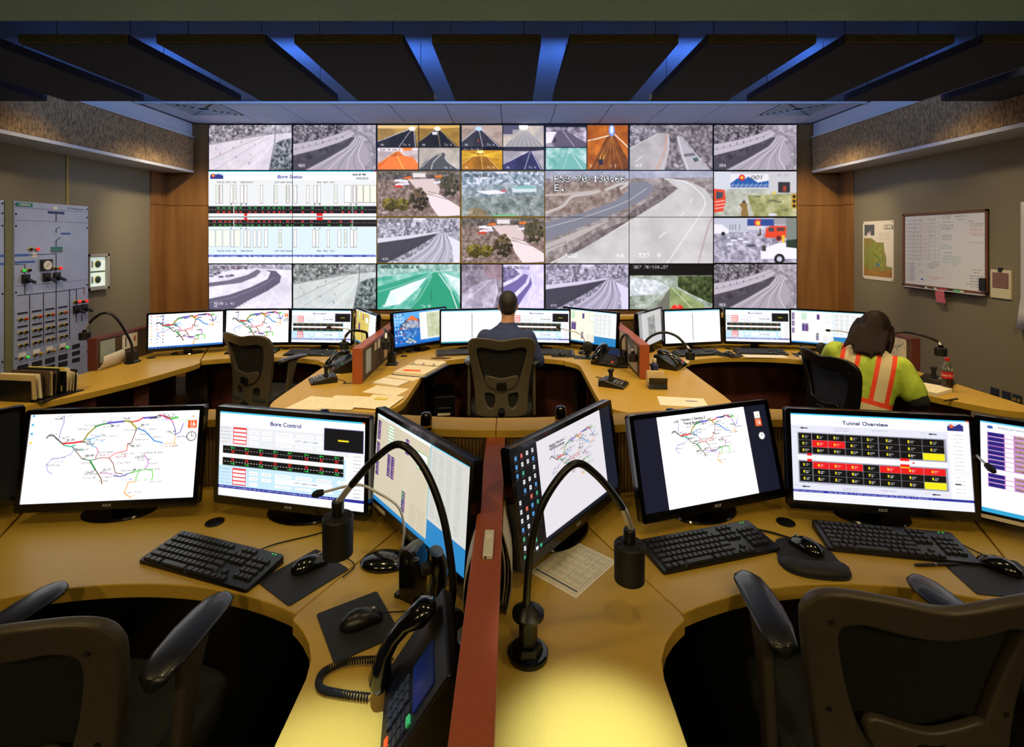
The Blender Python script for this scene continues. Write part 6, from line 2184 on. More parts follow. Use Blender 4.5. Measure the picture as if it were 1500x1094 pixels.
mousepad('black mouse pad on the peninsula beside the coiled cord', -0.413, 1.368, 33, 0.17, 0.195)
mouse('matt black mouse near the coiled phone cord', -0.405, 1.372, -64, ZD + 0.003, [(0, 0.055, 0.008), (0.01, 0.10, 0.003), (0.03, 0.15, 0.002), (0.08, 0.17, 0.002)], 'black_plastic')
t = T('wrist_rest_pad', 'black gel mouse pad with a rounded wrist rest', 'mouse pad', (0.955, 1.655, ZD), R(-12))
pp = sm2([(0.0, 0.105), (0.06, 0.09), (0.085, 0.04), (0.09, 0.0), (0.105, -0.05), (0.085, -0.095), (0.03, -0.11), (-0.04, -0.11), (-0.085, -0.09), (-0.10, -0.05), (-0.09, 0.0), (-0.085, 0.05), (-0.06, 0.09)])
MB().prism(pp, 0, 0.005).build('base', 'black_matte', t, bevel=0.001)
rp = sm2([(-0.085, -0.035), (0.0, -0.045), (0.09, -0.03), (0.10, -0.06), (0.07, -0.095), (0.0, -0.105), (-0.06, -0.10), (-0.095, -0.065)])
cx_, cy_ = 0.0, -0.07
MB().loft([[(x, y, 0.004) for x, y in rp], [(x, y, 0.012) for x, y in rp], [(cx_ + (x - cx_) * 0.9, cy_ + (y - cy_) * 0.85, 0.020) for x, y in rp], [(cx_ + (x - cx_) * 0.6, cy_ + (y - cy_) * 0.5, 0.023) for x, y in rp]]).build('wrist_cushion', 'black_matte', t, smooth=60)
mouse('black mouse on the gel wrist rest pad', 0.975, 1.695, 28, ZD + 0.005, [(0, 0.055, 0.008), (-0.02, 0.12, 0.002), (-0.08, 0.20, 0.0)])
mousepad('black mouse pad at the picture edge by the pen', 1.478, 1.560, -8, 0.24, 0.19)
mouse('black mouse at the picture edge beside the pen', 1.52, 1.595, 40, ZD + 0.003, [(0, 0.055, 0.008), (0.03, 0.11, 0.002), (0.07, 0.20, 0.0)])
mouse('far mouse beside the slanted cream table screen', 0.437, 4.545, 10, ZD + 0.003, mat='black_plastic')
mousepad('far mouse pad under the lane control screen beside the man', 0.45, 4.52, -4, 0.2, 0.14)
mousepad('far mouse pad beside the black desk phone', 0.64, 4.44, -12, 0.2, 0.13)
mouse('far mouse on an oval pad between the white grid sheet and lane control', 1.92, 4.535, 15, ZD + 0.004, mat='black_plastic')
o = MB().prism([(0.11 * math.cos(k * PI / 12), 0.07 * math.sin(k * PI / 12)) for k in range(24)], 0, 0.004).build('mouse_pad', 'black_matte')
o.location = (1.93, 4.525, ZD)
tag(o, 'far oval black mouse pad in front of the lane control screen', 'mouse pad', 'black mouse pads')
mousepad('far mouse pad beside the woman chair', 2.60, 4.53, -10, 0.2, 0.15)
mouse('far mouse beside the white table screen near the woman', 2.59, 4.545, 10, ZD + 0.003, mat='black_plastic')
mousepad('far mouse pad in front of the yellow table screen', -1.47, 4.40, -10, 0.2, 0.15)
mouse('far mouse in front of the yellow table screen', -1.47, 4.40, -30, ZD + 0.003, mat='black_plastic')

def pen(label, x, y, yaw, z=ZD, mat='ink'):
    t = T('pen', label, 'pen', (x, y, z + 0.0055), R(yaw), 'pens')
    MB().lathe([(0.0015, -0.075), (0.004, -0.060), (0.0052, -0.045), (0.0052, 0.05)], n=10, axis='x').build('barrel', mat, t, smooth=40)
    MB().lathe([(0.0056, 0.0), (0.0056, 0.006)], n=10, axis='x').build('ring', 'steel', t)
    MB().lathe([(0.0050, 0.05), (0.0045, 0.066), (0.002, 0.070)], n=10, axis='x').build('cap', mat, t, smooth=40)
    return t
pen('black pen lying in front of the tunnel overview keyboard', 1.335, 1.612, -178)
pen('black pen at the edge of the flared wing by the cola bottle', 2.80, 3.265, 20)

# ---- gooseneck lamps
def lamp(label, base, path, head_top, head_bot, r=0.042, square=False, near=True):
    """path in room coordinates from the post top to the chrome sleeve"""
    bx, by = base
    t = T('gooseneck_lamp', label, 'lamp', (bx, by, ZD), 0, 'gooseneck desk lamps')
    L = lambda p: (p[0] - bx, p[1] - by, p[2] - ZD)
    pts = [L(p) for p in path]
    pz = pts[0][2]
    if square:
        MB().loft([[(q[0], q[1], z) for q in rrect(-a, -a, a, a, 0.006)] for a, z in ((0.044, 0), (0.042, 0.014), (0.032, 0.020), (0.029, pz - 0.01), (0.029, pz))]).build('base', 'black_plastic', t, smooth=35)
    else:
        MB().lathe([(0.050, 0), (0.050, 0.010), (0.046, 0.014)], n=26).build('base', 'black_gloss', t, smooth=40)
        MB().lathe([(0.038, 0.014), (0.033, 0.03), (0.023, 0.034), (0.023, pz - 0.02)], n=6).build('post', 'black_plastic', t)
        MB().lathe([(0.030, pz - 0.022), (0.040, pz - 0.016), (0.040, pz - 0.008), (0.026, pz), (0.012, pz + 0.012)], n=24).build('collar', 'black_plastic', t, smooth=40)
    sp = smooth_path(pts, 8)
    k = max(2, int(len(sp) * 0.86))
    rt = 0.0098 if near else 0.0105
    MB().tube(sp[:k + 1], rt, 12).build('gooseneck', 'black_plastic', t, smooth=50)
    MB().tube(sp[k:], rt * 0.92, 12).build('chrome_sleeve', 'chrome', t, smooth=50)
    h1, h0 = L(head_top), L(head_bot)
    H = h1[2] - h0[2]
    c = (h0[0], h0[1], h0[2])
    MB().lathe([(r * 0.36, H), (r * 0.40, H * 0.98), (r * 0.40, H * 0.72)], c, 18).build('head_stem', 'black_plastic', t, smooth=40)
    n = 48
    rings = []
    for q, z, rib in ((r * 0.45, H * 0.725, 0), (r * 0.93, H * 0.71, 0), (r, H * 0.68, 0), (r, H * 0.64, 1), (r * 0.97, H * 0.06, 1), (r * 0.97, 0.0, 0), (r * 0.80, 0.001, 0), (r * 0.78, H * 0.10, 0)):
        rings.append([(c[0] + q * (1 - 0.035 * rib * (i % 2)) * math.cos(2 * PI * i / n), c[1] + q * (1 - 0.035 * rib * (i % 2)) * math.sin(2 * PI * i / n), c[2] + z) for i in range(n)])
    MB().loft(rings).build('head', 'black_matte', t, smooth=25)
    MB().lathe([(r * 0.74, 0.004), (r * 0.6, 0.010), (r * 0.2, 0.013)], c, 20).build('lens', 'lamp_lens', t, smooth=40)
    if near:
        for q in range(8):
            a = 2 * PI * q / 8
            MB().cbox((c[0] + r * 0.68 * math.cos(a), c[1] + r * 0.68 * math.sin(a), c[2] + H * 0.712), (r * 0.34, r * 0.16, 0.004), Matrix.Rotation(a, 3, 'Z')).build('vent_slot', 'ink', t)
    return t
lamp('near gooseneck lamp arching over the bore control screen', (-0.157, 1.255), [(-0.152, 1.255, 0.85), (-0.147, 1.27, 0.925), (-0.175, 1.30, 1.066), (-0.229, 1.33, 1.176), (-0.296, 1.36, 1.224), (-0.362, 1.385, 1.183), (-0.436, 1.41, 1.10), (-0.481, 1.42, 1.042)], (-0.483, 1.42, 1.045), (-0.483, 1.42, 0.897))
lamp('near gooseneck lamp with its base on the bare desk next to the divider', (0.040, 1.268), [(0.040, 1.268, 0.855), (0.036, 1.266, 0.88), (0.051, 1.28, 1.022), (0.088, 1.30, 1.117), (0.16, 1.33, 1.185), (0.222, 1.355, 1.147), (0.293, 1.38, 1.054), (0.325, 1.40, 0.978)], (0.321, 1.40, 0.978), (0.321, 1.40, 0.84))
lamp('far gooseneck lamp in front of the grey switchboard', (-3.165, 4.27), [(-3.165, 4.27, 0.835), (-3.175, 4.26, 0.92), (-3.235, 4.225, 1.079), (-3.29, 4.20, 1.155), (-3.355, 4.18, 1.16), (-3.42, 4.16, 1.103), (-3.455, 4.15, 1.04)], (-3.464, 4.15, 1.035), (-3.464, 4.15, 0.955), 0.040, True, False)
lamp('far gooseneck lamp bent over the phone beside the empty chair', (-1.20, 4.24), [(-1.20, 4.24, 0.83), (-1.195, 4.22, 0.977), (-1.20, 4.15, 1.019), (-1.264, 4.05, 1.046), (-1.30, 4.03, 1.018), (-1.322, 4.03, 0.975)], (-1.322, 4.03, 0.98), (-1.322, 4.03, 0.905), 0.036, True, False)
lamp('far gooseneck lamp bent over the notes divider', (-0.985, 4.20), [(-0.985, 4.20, 0.84), (-0.98, 4.2, 0.955), (-1.0, 4.19, 0.99), (-1.04, 4.18, 1.03), (-1.01, 4.10, 1.035), (-1.00, 4.06, 0.98)], (-1.00, 4.06, 0.985), (-1.00, 4.06, 0.90), 0.034, True, False)
lamp('far gooseneck lamp beside the black desk phone', (0.880, 4.12), [(0.880, 4.12, 0.83), (0.869, 4.1, 0.95), (0.890, 4.05, 1.012), (0.91, 3.98, 1.005), (0.915, 3.90, 0.945), (0.91, 3.86, 0.925)], (0.91, 3.855, 0.925), (0.91, 3.855, 0.85), 0.034, True, False)
lamp('far gooseneck lamp arching over from the divider toward the white grid sheet', (1.085, 4.2), [(1.085, 4.2, 0.83), (1.098, 4.2, 0.93), (1.17, 4.18, 0.993), (1.251, 4.15, 1.012), (1.323, 4.1, 0.988), (1.382, 4.08, 0.927), (1.408, 4.065, 0.90)], (1.413, 4.06, 0.898), (1.413, 4.06, 0.817), 0.036, True, False)
lamp('far gooseneck lamp stretching out over the cola bottle', (3.03, 4.2), [(3.03, 4.2, 0.83), (3.035, 4.2, 0.93), (3.071, 4.15, 0.995), (3.143, 4.1, 1.025), (3.2, 4.0, 1.02), (3.276, 3.95, 0.985), (3.289, 3.93, 0.955)], (3.291, 3.93, 0.958), (3.291, 3.93, 0.875), 0.040, True, False)

# ---- gooseneck microphones
def microphone(label, base, path, br=0.075, capsule=0.012):
    bx, by = base
    t = T('gooseneck_microphone', label, 'microphone', (bx, by, ZD), 0, 'gooseneck microphones')
    MB().lathe([(br, 0), (br * 1.02, 0.008), (br * 0.85, 0.022), (br * 0.4, 0.030), (br * 0.1, 0.031)], n=28, sx=1.0, sy=0.68).build('base', 'black_gloss', t, smooth=40)
    p0 = Vector((path[0][0] - bx, path[0][1] - by, 0.022))
    MB().lathe([(0.012, 0), (0.008, 0.018), (0.006, 0.022)], p0, 12).build('stem_socket', 'steel', t, smooth=40)
    pts = [p0] + [Vector((p[0] - bx, p[1] - by, p[2] - ZD)) for p in path]
    sp = smooth_path(pts, 7)
    MB().tube(sp, 0.0042, 8).build('stem', 'aluminium', t, smooth=50)
    d = (sp[-1] - sp[-4]).normalized()
    e = sp[-1]
    MB().tube([e - d * 0.004, e, e + d * 0.018, e + d * 0.030, e + d * 0.036], [0.005, capsule * 0.8, capsule, capsule * 0.75, capsule * 0.3], 12).build('capsule', 'rubber', t, smooth=50)
    MB().cbox((-br * 0.35, -br * 0.1, 0.0245), (0.005, 0.018, 0.004)).build('switch', 'white_plastic', t)
    return t
microphone('silver gooseneck microphone pointing at the bore control screen', (-0.405, 1.625), [(-0.350, 1.64, 0.79), (-0.346, 1.64, 0.85), (-0.365, 1.64, 0.913), (-0.429, 1.64, 0.957), (-0.496, 1.64, 0.983), (-0.606, 1.64, 0.959)])
microphone('gooseneck microphone in front of the table rows screen at the picture edge', (1.735, 1.965), [(1.70, 1.96, 0.80), (1.685, 1.95, 0.96), (1.66, 1.90, 1.02), (1.640, 1.82, 1.01), (1.636, 1.765, 0.992)])
microphone('far gooseneck microphone in front of the lane control page by the empty chair', (-1.40, 4.50), [(-1.38, 4.50, 0.80), (-1.370, 4.46, 0.929), (-1.404, 4.42, 0.987), (-1.479, 4.40, 1.004), (-1.550, 4.38, 1.012)], 0.06)
microphone('far gooseneck microphone in front of the man lane control page', (0.655, 4.60), [(0.648, 4.58, 0.79), (0.636, 4.54, 0.892), (0.575, 4.54, 0.941), (0.508, 4.54, 0.955), (0.424, 4.54, 0.983)], 0.06)
microphone('far gooseneck microphone in front of the white tables beside the woman', (2.98, 4.36), [(2.987, 4.35, 0.80), (2.97, 4.35, 0.9), (2.917, 4.35, 0.949), (2.819, 4.35, 0.984), (2.70, 4.35, 0.993)], 0.06)

# ---- round black desk speakers and the upright one by the slanted screen
def speaker_ball(label, x, y, yaw=0):
    t = T('desk_speaker', label, 'speaker', (x, y, ZD), R(yaw), 'small desk speakers')
    MB().lathe([(0.055, 0), (0.055, 0.006), (0.03, 0.014)], n=22).build('base', 'black_plastic', t, smooth=40)
    MB().lathe([(0.018, 0.01), (0.014, 0.05)], n=12).build('neck', 'black_plastic', t, smooth=40)
    MB().ell((0, 0, 0.088), (0.046, 0.036, 0.05)).build('body', 'black_matte', t, smooth=70)
    MB().lathe([(0.034, -0.034), (0.020, -0.039)], (0, 0, 0.09), 16, 'y').build('grille', 'rubber', t, smooth=40)
    return t
speaker_ball('far round black speaker beside the black desk phone', 0.66, 4.47)
speaker_ball('far round black speaker beside the woman hair', 2.67, 4.42)
t = T('desk_speaker', 'upright black speaker with a rounded top beside the slanted table screen', 'speaker', (-0.285, 1.475, ZD), R(-30), 'small desk speakers')
o_ = [(-0.032, 0.0), (0.032, 0.0), (0.034, 0.08), (0.031, 0.12), (0.018, 0.145), (0.0, 0.15), (-0.018, 0.145), (-0.031, 0.12), (-0.034, 0.08)]
MB().loft([[(x * q, y, z) for x, z in o_] for q, y in ((0.85, -0.028), (1.0, -0.018), (1.0, 0.02), (0.8, 0.032))]).build('body', 'black_gloss', t, smooth=45)
MB().lathe([(0.012, 0.034), (0.012, 0.045), (0.008, 0.048)], (0.034, -0.03, 0.09), 12).build('knob', 'black_plastic', t, smooth=40)
MB().box(-0.045, -0.03, 0, -0.03, 0.01, 0.012).build('foot', 'black_plastic', t)
MB().box(0.03, -0.03, 0, 0.045, 0.01, 0.012).build('foot', 'black_plastic', t)
MB().lathe([(0.008, -0.0285), (0.007, -0.030)], (0, 0, 0.115), 12, 'y').build('button', 'key_shiny', t)

# ---- phones
def phone(label, x, y, yaw, scale=1.0, cord=None, lcd=True, w=0.235, d=0.20, hb=0.118):
    t = T('desk_phone', label, 'phone', (x, y, ZD), R(yaw), 'desk phones')
    t.scale = (scale, scale, scale)
    prof = [(-d / 2, 0.0), (d / 2, 0.0), (d / 2, hb - 0.013), (d / 2 - 0.02, hb), (-d / 2, 0.030)]
    MB().loft([[(-w / 2, y_, z) for y_, z in prof], [(w / 2, y_, z) for y_, z in prof]]).build('body', 'black_plastic', t, bevel=0.005)
    sl = math.atan2(hb - 0.030, d - 0.02)
    fm = Matrix.Translation((0, -d / 2, 0.030)) @ Matrix.Rotation(sl, 4, 'X')   # local: x across, y up the slope, z out of it
    if lcd:
        MB().box(-0.012, 0.112, 0.0, 0.095, 0.178, 0.003).xf(fm).build('display', 'phone_lcd', t)
    for r_ in range(4):
        for c_ in range(3):
            MB().box(-0.014 + c_ * 0.022, 0.022 + r_ * 0.020, 0, 0.003 + c_ * 0.022, 0.036 + r_ * 0.020, 0.005).xf(fm).build('number_key', 'key_shiny', t, bevel=0.001)
    for r_ in range(6):
        for c_ in range(2):
            MB().box(0.060 + c_ * 0.024, 0.018 + r_ * 0.0145, 0, 0.080 + c_ * 0.024, 0.028 + r_ * 0.0145, 0.004).xf(fm).build('line_key', 'green_key' if (r_, c_) == (5, 1) else ('orange_key' if (r_, c_) == (0, 0) else 'key_plastic'), t)
    # handset lying in its cradle on the side
    hs = MB()
    rings = []
    for s_, hw, hh, up in ((0.0, 0.016, 0.010, 0.018), (0.012, 0.027, 0.019, 0.022), (0.045, 0.028, 0.020, 0.030), (0.075, 0.020, 0.014, 0.044), (0.11, 0.019, 0.013, 0.048), (0.145, 0.020, 0.014, 0.044), (0.172, 0.028, 0.020, 0.030), (0.205, 0.027, 0.019, 0.024), (0.217, 0.016, 0.010, 0.020)):
        rings.append([(-w / 2 + 0.042 + hw * 1.2 * math.cos(a), -0.012 + s_, up + hh * 1.2 * math.sin(a)) for a in [2 * PI * k / 14 for k in range(14)]])
    hs.loft(rings).xf(fm).build('handset', 'black_gloss', t, smooth=60)
    if cord:
        pts = smooth_path(cord, 10)
        hel = []
        n = len(pts) * 12
        for k in range(n):
            f = k / n * (len(pts) - 1)
            i = int(f)
            p = pts[i].lerp(pts[min(i + 1, len(pts) - 1)], f - i)
            dd = (pts[min(i + 1, len(pts) - 1)] - pts[max(i - 1, 0)]).normalized()
            u = dd.cross(Vector((0, 0, 1))).normalized()
            a = k * 2 * PI / 11.0
            hel.append(p + u * (0.0068 * math.cos(a)) + Vector((0, 0, 1)) * (0.0068 * math.sin(a)))
        MB().tube(hel, 0.0019, 5).build('coiled_cord', 'rubber', t)
    return t
IM = Matrix.Rotation(-R(-74), 4, 'Z')
def loc_cord(pts, x, y, yaw):
    m = Matrix.Rotation(-R(yaw), 4, 'Z')
    return [m @ Vector((p[0] - x, p[1] - y, p[2])) for p in pts]
phone('near black desk phone with a blue display and coiled cord by the divider', -0.195, 1.075, -80, 1.0, loc_cord([(-0.290, 1.235, 0.010), (-0.335, 1.242, 0.010), (-0.40, 1.235, 0.010), (-0.445, 1.205, 0.010), (-0.437, 1.165, 0.010), (-0.39, 1.150, 0.010), (-0.318, 1.140, 0.010)], -0.195, 1.075, -80), w=0.25, d=0.15, hb=0.21)
phone('far black desk phone angled beside the slanted cream table screen', 0.800, 4.22, -38, 1.0)
phone('far black phone behind the note box', 1.275, 4.13, 52, 0.95, lcd=False)
phone('far black desk phone under the bent lamp beside the empty chair', -1.335, 4.02, -62, 0.95, lcd=False)
t = T('phone_handset_stand', 'tall black handset leaning on the near divider above the desk phone', 'phone', (-0.205, 1.335, ZD), R(-70))
MB().box(-0.045, -0.035, 0, 0.045, 0.035, 0.018).build('base', 'black_plastic', t, bevel=0.006)
rings = []
for z, hw, hd, yo in ((0.016, 0.026, 0.018, -0.012), (0.03, 0.034, 0.024, -0.010), (0.075, 0.036, 0.026, 0.0), (0.11, 0.034, 0.022, 0.010), (0.15, 0.036, 0.022, 0.015), (0.19, 0.037, 0.024, 0.013), (0.215, 0.028, 0.018, 0.008)):
    rings.append([(hw * math.cos(a), yo + hd * math.sin(a), z) for a in [2 * PI * k / 16 for k in range(16)]])
MB().loft(rings).build('handset', 'black_gloss', t, smooth=60)
MB().box(-0.016, -0.032, 0.165, 0.016, -0.008, 0.185).build('ear_grille', 'rubber', t, bevel=0.003)

# ---- base-station radios with a desk microphone paddle
def radio(label, x, y, yaw):
    t = T('desk_radio', label, 'radio', (x, y, ZD), R(yaw), 'desk radio consoles')
    prof = [(-0.09, 0.0), (0.09, 0.0), (0.09, 0.040), (0.05, 0.048), (-0.09, 0.018)]
    MB().loft([[(q * 0.075, a, b) for a, b in prof] for q in (-1, 1)]).build('body', 'black_plastic', t, bevel=0.005)
    MB().loft([[(p[0] * k, 0.02 + p[1] * k, z) for p in rrect(-0.02, -0.014, 0.02, 0.014, 0.006)] for k, z in ((1.3, 0.036), (0.8, 0.06), (0.8, 0.085), (1.35, 0.105), (1.3, 0.112))]).build('talk_paddle', 'rubber', t, smooth=40)
    for r_ in range(3):
        for c_ in range(3):
            MB().box(-0.055 + c_ * 0.022, -0.07 + r_ * 0.022, 0.022 + r_ * 0.0046, -0.038 + c_ * 0.022, -0.056 + r_ * 0.022, 0.033 + r_ * 0.0046).build('key', 'steel', t, bevel=0.002)
    MB().box(0.02, -0.075, 0.02, 0.06, -0.03, 0.030).build('dial_plate', 'key_shiny', t, bevel=0.002)
    MB().tube(smooth_path([(0.05, 0.09, 0.02), (0.09, 0.14, 0.004), (0.13, 0.12, 0.004), (0.15, 0.18, 0.004)], 6), 0.003, 6).build('cord', 'rubber', t)
    return t
radio('low black radio console with a talk paddle by the empty chair', -1.365, 3.70, -62)
radio('low black radio console with a talk paddle by the man', 0.715, 3.60, 62)
radio('low black radio console with a talk paddle behind the cola bottle', 3.04, 3.66, 40)

# ---- paper on the desks
def sheet(label, x, y, yaw, w=0.216, d=0.279, mat='typed_paper', z=0.0, h=0.002, cat='paper', group='loose sheets of paper', curl=0.0):
    mb = MB()
    n = 6
    rows = []
    for k in range(n + 1):
        v = -d / 2 + d * k / n
        zz = curl * max(0, (k - n + 2)) ** 2
        rows.append([(-w / 2, v, zz), (w / 2, v, zz), (w / 2, v, zz + h), (-w / 2, v, zz + h)])
    mb.loft(rows)
    o = mb.build('paper_sheet', mat)
    o.location = (x, y, ZD + 0.0005 + z)
    o.rotation_euler = (0, 0, R(yaw))
    return tag(o, label, cat, group)
sheet('typed sheet at the peninsula tip on the empty chair side', -1.24, 3.20, -14, 0.22, 0.26)
sheet('typed sheet in the middle of the peninsula tip', -1.06, 3.215, -8, 0.23, 0.26, z=0.003)
sheet('typed sheet under the yellow note on the peninsula', -0.83, 3.215, -12, 0.22, 0.26, z=0.006)
sheet('typed sheet lying alone just behind the yellow note', -0.855, 3.475, -20, 0.26, 0.17)
sheet('folded blank sheet close to the end of the notes divider', -0.865, 3.66, -24, 0.22, 0.13, 'paper_white', h=0.012)
sheet('blank sheet half under the open ring binder', -0.80, 3.83, -26, 0.26, 0.14, 'paper')
o = MB().box(-0.04, -0.02, 0, 0.04, 0.02, 0.003).build('sticky_note', 'paper_yellow')
o.location = (-0.835, 3.27, ZD + 0.009)
o.rotation_euler = (0, 0, R(-12))
tag(o, 'yellow sticky note on a typed sheet of the peninsula', 'note')
t = T('ring_binder', 'open ring binder of cream pages on the peninsula by the man', 'binder', (-0.715, 4.02, ZD), R(-18))
MB().box(-0.145, -0.20, 0, 0.145, 0.20, 0.006).build('cover', 'navy_plate', t, bevel=0.002)
for k, (y0, y1) in enumerate(((-0.195, 0.03), (0.05, 0.195))):
    MB().box(-0.13, y0, 0.006, 0.13, y1, 0.028 + 0.006 * k).build('page_block', 'paper', t, bevel=0.002)
for k in range(3):
    MB().tube([(-0.09 + k * 0.09, 0.02, 0.012), (-0.09 + k * 0.09, 0.03, 0.045), (-0.09 + k * 0.09, 0.05, 0.048), (-0.09 + k * 0.09, 0.062, 0.014)], 0.003, 6).build('ring', 'steel', t)
pen('orange pen resting on the open binder', -0.76, 3.885, -8, ZD + 0.029, 'orange_key')
sheet('white card with a blue heading on the peninsula by the note box', 1.075, 3.235, -10, 0.29, 0.18, 'paper_white')
o = MB().box(-0.035, -0.006, 0, 0.035, 0.006, 0.001).build('print_line', 'navy_plate', bpy.data.objects['paper_sheet.006'])
o.location = (0.06, 0.02, 0.0022)
sheet('long white sheet under the far keyboard next to the woman', 2.22, 4.52, -4, 0.36, 0.16, 'paper_white')
sheet('stack of white forms under the woman arm', 2.80, 3.53, 28, 0.22, 0.30, 'typed_paper', h=0.022)
sheet('lower white form beside the cola bottle', 2.90, 3.66, 40, 0.24, 0.30, 'paper_white', z=-0.0002, h=0.004)
sheet('white sheet beside the woman chair in front of the round speaker', 2.56, 4.33, -20, 0.21, 0.16, 'paper', h=0.02)
sheet('small cream sheet behind the radio console by the empty chair', -1.36, 3.94, -30, 0.12, 0.16, 'paper')
sheet('white sheet by the phone behind the note box', 1.36, 4.30, 20, 0.20, 0.16, 'paper_white')
o = MB().prism([(-0.09, 0.0), (-0.02, 0.045), (0.09, 0.005), (0.05, -0.03), (-0.05, -0.035)], 0, 0.004).build('leather_coaster', 'brown_folder')
o.location = (-0.615, 4.42, ZD)
tag(o, 'dark brown leather coaster in front of the mountain lake screen', 'coaster')
# calendar sheets on the near right wing
c = Cv(76, 100, 76, 100, (220, 212, 186))
c.rect(2, 92, 74, 95, (70, 80, 110))
for i in range(6):
    c.line([(4 + i * 13.6, 6), (4 + i * 13.6, 88)], 0.5, (150, 146, 130))
for k in range(7):
    c.line([(4, 6 + k * 13.6), (72, 6 + k * 13.6)], 0.5, (150, 146, 130))
rg = random.Random(2)
for i in range(5):
    for k in range(6):
        c.words(6 + i * 13.6, 9 + k * 13.6, rg.uniform(4, 10), 1.4, rg.choice(((90, 90, 84), (90, 130, 80), (60, 60, 60))))
t = T('calendar_sheet', 'printed calendar page lying under the slanted icon desktop monitor', 'calendar', (0.195, 1.612, ZD), R(-42))
MB().box(-0.083, -0.109, 0, 0.083, 0.109, 0.003).build('sheet', 'paper', t)
MB().box(-0.079, -0.116, 0.0, 0.089, 0.10, 0.0015).build('under_sheet', 'paper_white', t)
picture('print', c.img(), 0.162, 0.214, 'printed', t, (0, -0.107, 0.0034), (-PI / 2, 0, 0))
# files leaning on both sides of the near divider
def files(label, x, s, y0, y1, n):
    t = T('leaning_files', label, 'files', (x, (y0 + y1) / 2, ZD), 0, 'files leaning on the divider')
    L = y1 - y0
    rg = random.Random(int(y0 * 100))
    for k in range(n):
        mb = MB()
        off = k * 0.006 - 0.008
        a, b = -L / 2 + rg.uniform(0, 0.05), L / 2 - rg.uniform(0, 0.06)
        top = 0.215 + rg.uniform(-0.03, 0.025)
        rows = []
        for q in range(7):
            f = q / 6
            z = 0.001 + top * f
            xx = s * (off + 0.012 + 0.012 * math.sin(f * PI) * (1 + 0.3 * k) - 0.008 * f)
            rows.append([(xx, a, z), (xx, b, z), (xx + s * 0.003, b, z), (xx + s * 0.003, a, z)])
        mb.loft(rows)
        mb.build('folder', ('paper', 'manila', 'paper_white')[k % 3], t, smooth=50)
    return t
files('cream folders leaning on the divider behind the near desk phone', X0 - 0.03, -1, 1.285, 1.435, 3)
files('cream folders leaning on the divider beside the bare desk lamp', X0 + 0.03, 1, 1.40, 1.56, 3)
# papers pinned on dividers
def pinned(label, x, y, z, w, h, mat, side, cat='note'):
    o = MB().box(0, -w / 2, -h / 2, 0.002, w / 2, h / 2).build('pinned_sheet', mat)
    o.location = (x if side > 0 else x - 0.002, y, z)
    return tag(o, label, cat, 'sheets pinned to dividers')
DA, DB = X0 - PITCH / 2, X0 + PITCH / 2
pinned('pale blue list pinned to the near end of the notes divider', DA + 0.0285, 3.82, 0.865, 0.13, 0.17, M('list_blue', 'a9bcc4', 0.8), 1)
pinned('small white note pinned at the top of the notes divider', DA + 0.0285, 4.02, 0.93, 0.05, 0.06, 'paper_white', 1)
pinned('small cream note pinned beside the lamp head on the notes divider', DA + 0.0285, 4.12, 0.935, 0.07, 0.08, 'paper', 1)
pinned('tall cream strip pinned behind the lamp on the notes divider', DA + 0.0285, 4.34, 0.87, 0.10, 0.20, 'manila', 1)
pinned('grey map sheet pinned to the divider beside the black desk phone', DB - 0.0285, 4.02, 0.86, 0.30, 0.20, M('sheet_grey', 'b0aa9c', 0.8, var=0.15, scale=60), -1)
pinned('cream papers pinned behind the lamp by the black desk phone', DB - 0.0285, 4.38, 0.875, 0.22, 0.22, 'manila', -1)
EA = FAR['a'] - 1.145
EC = FAR['c'] + 1.145
pinned('pale green table sheet pinned to the end divider by the switchboard', EA + 0.0285, 4.12, 0.875, 0.15, 0.17, M('list_green', 'a3b2a8', 0.8, var=0.1, scale=120), 1)
p = pinned('white card with a red and black mark pinned to the end divider', EA + 0.0285, 4.36, 0.905, 0.17, 0.12, 'paper', 1)
MB().box(0.002, -0.055, -0.045, 0.003, -0.043, 0.04).build('black_mark', 'ink', p)
MB().box(0.002, 0.045, -0.01, 0.003, 0.06, 0.03).build('red_mark', 'red_plastic', p)
t = T('pinned_sketch', 'white sketch of a sloping trend line pinned beside the woman', 'drawing', (EC - 0.0285, 4.22, 0.79), -PI / 2)
c = Cv(120, 80, 80, 54, (214, 206, 184))
c.line([(30, 62), (112, 18)], 1.6, (70, 64, 60))
rg = random.Random(8)
for k in range(14):
    x = 34 + k * 6
    y = 62 - (x - 30) * 0.54 + rg.uniform(-14, 14)
    c.rect(x, y, x + 3, y + 7, (96, 120, 96))
c.ftext(20, 22, 'Soldiers', 11, (170, 164, 150), 0.0)
MB().box(-0.16, -0.004, 0, 0.16, 0, 0.185).build('sheet', 'paper', t)
picture('print', c.img(), 0.316, 0.181, 'printed', t, (0, -0.005, 0.002))
t = T('curled_paper', 'curled white paper leaning under the switchboard lamp', 'paper', (EA + 0.040, 4.13, ZD), 0)
rows = []
for q in range(9):
    f = q / 8
    rows.append([(0.0 + 0.045 * math.sin(f * 2.2), -0.13 + 0.02 * f, 0.001 + 0.105 * f), (0.0 + 0.03 * math.sin(f * 2.2), 0.12, 0.001 + 0.12 * f), (-0.003 + 0.03 * math.sin(f * 2.2), 0.12, 0.001 + 0.12 * f), (-0.003 + 0.045 * math.sin(f * 2.2), -0.13 + 0.02 * f, 0.001 + 0.105 * f)])
MB().loft(rows).build('sheet', 'paper_white', t, smooth=60)
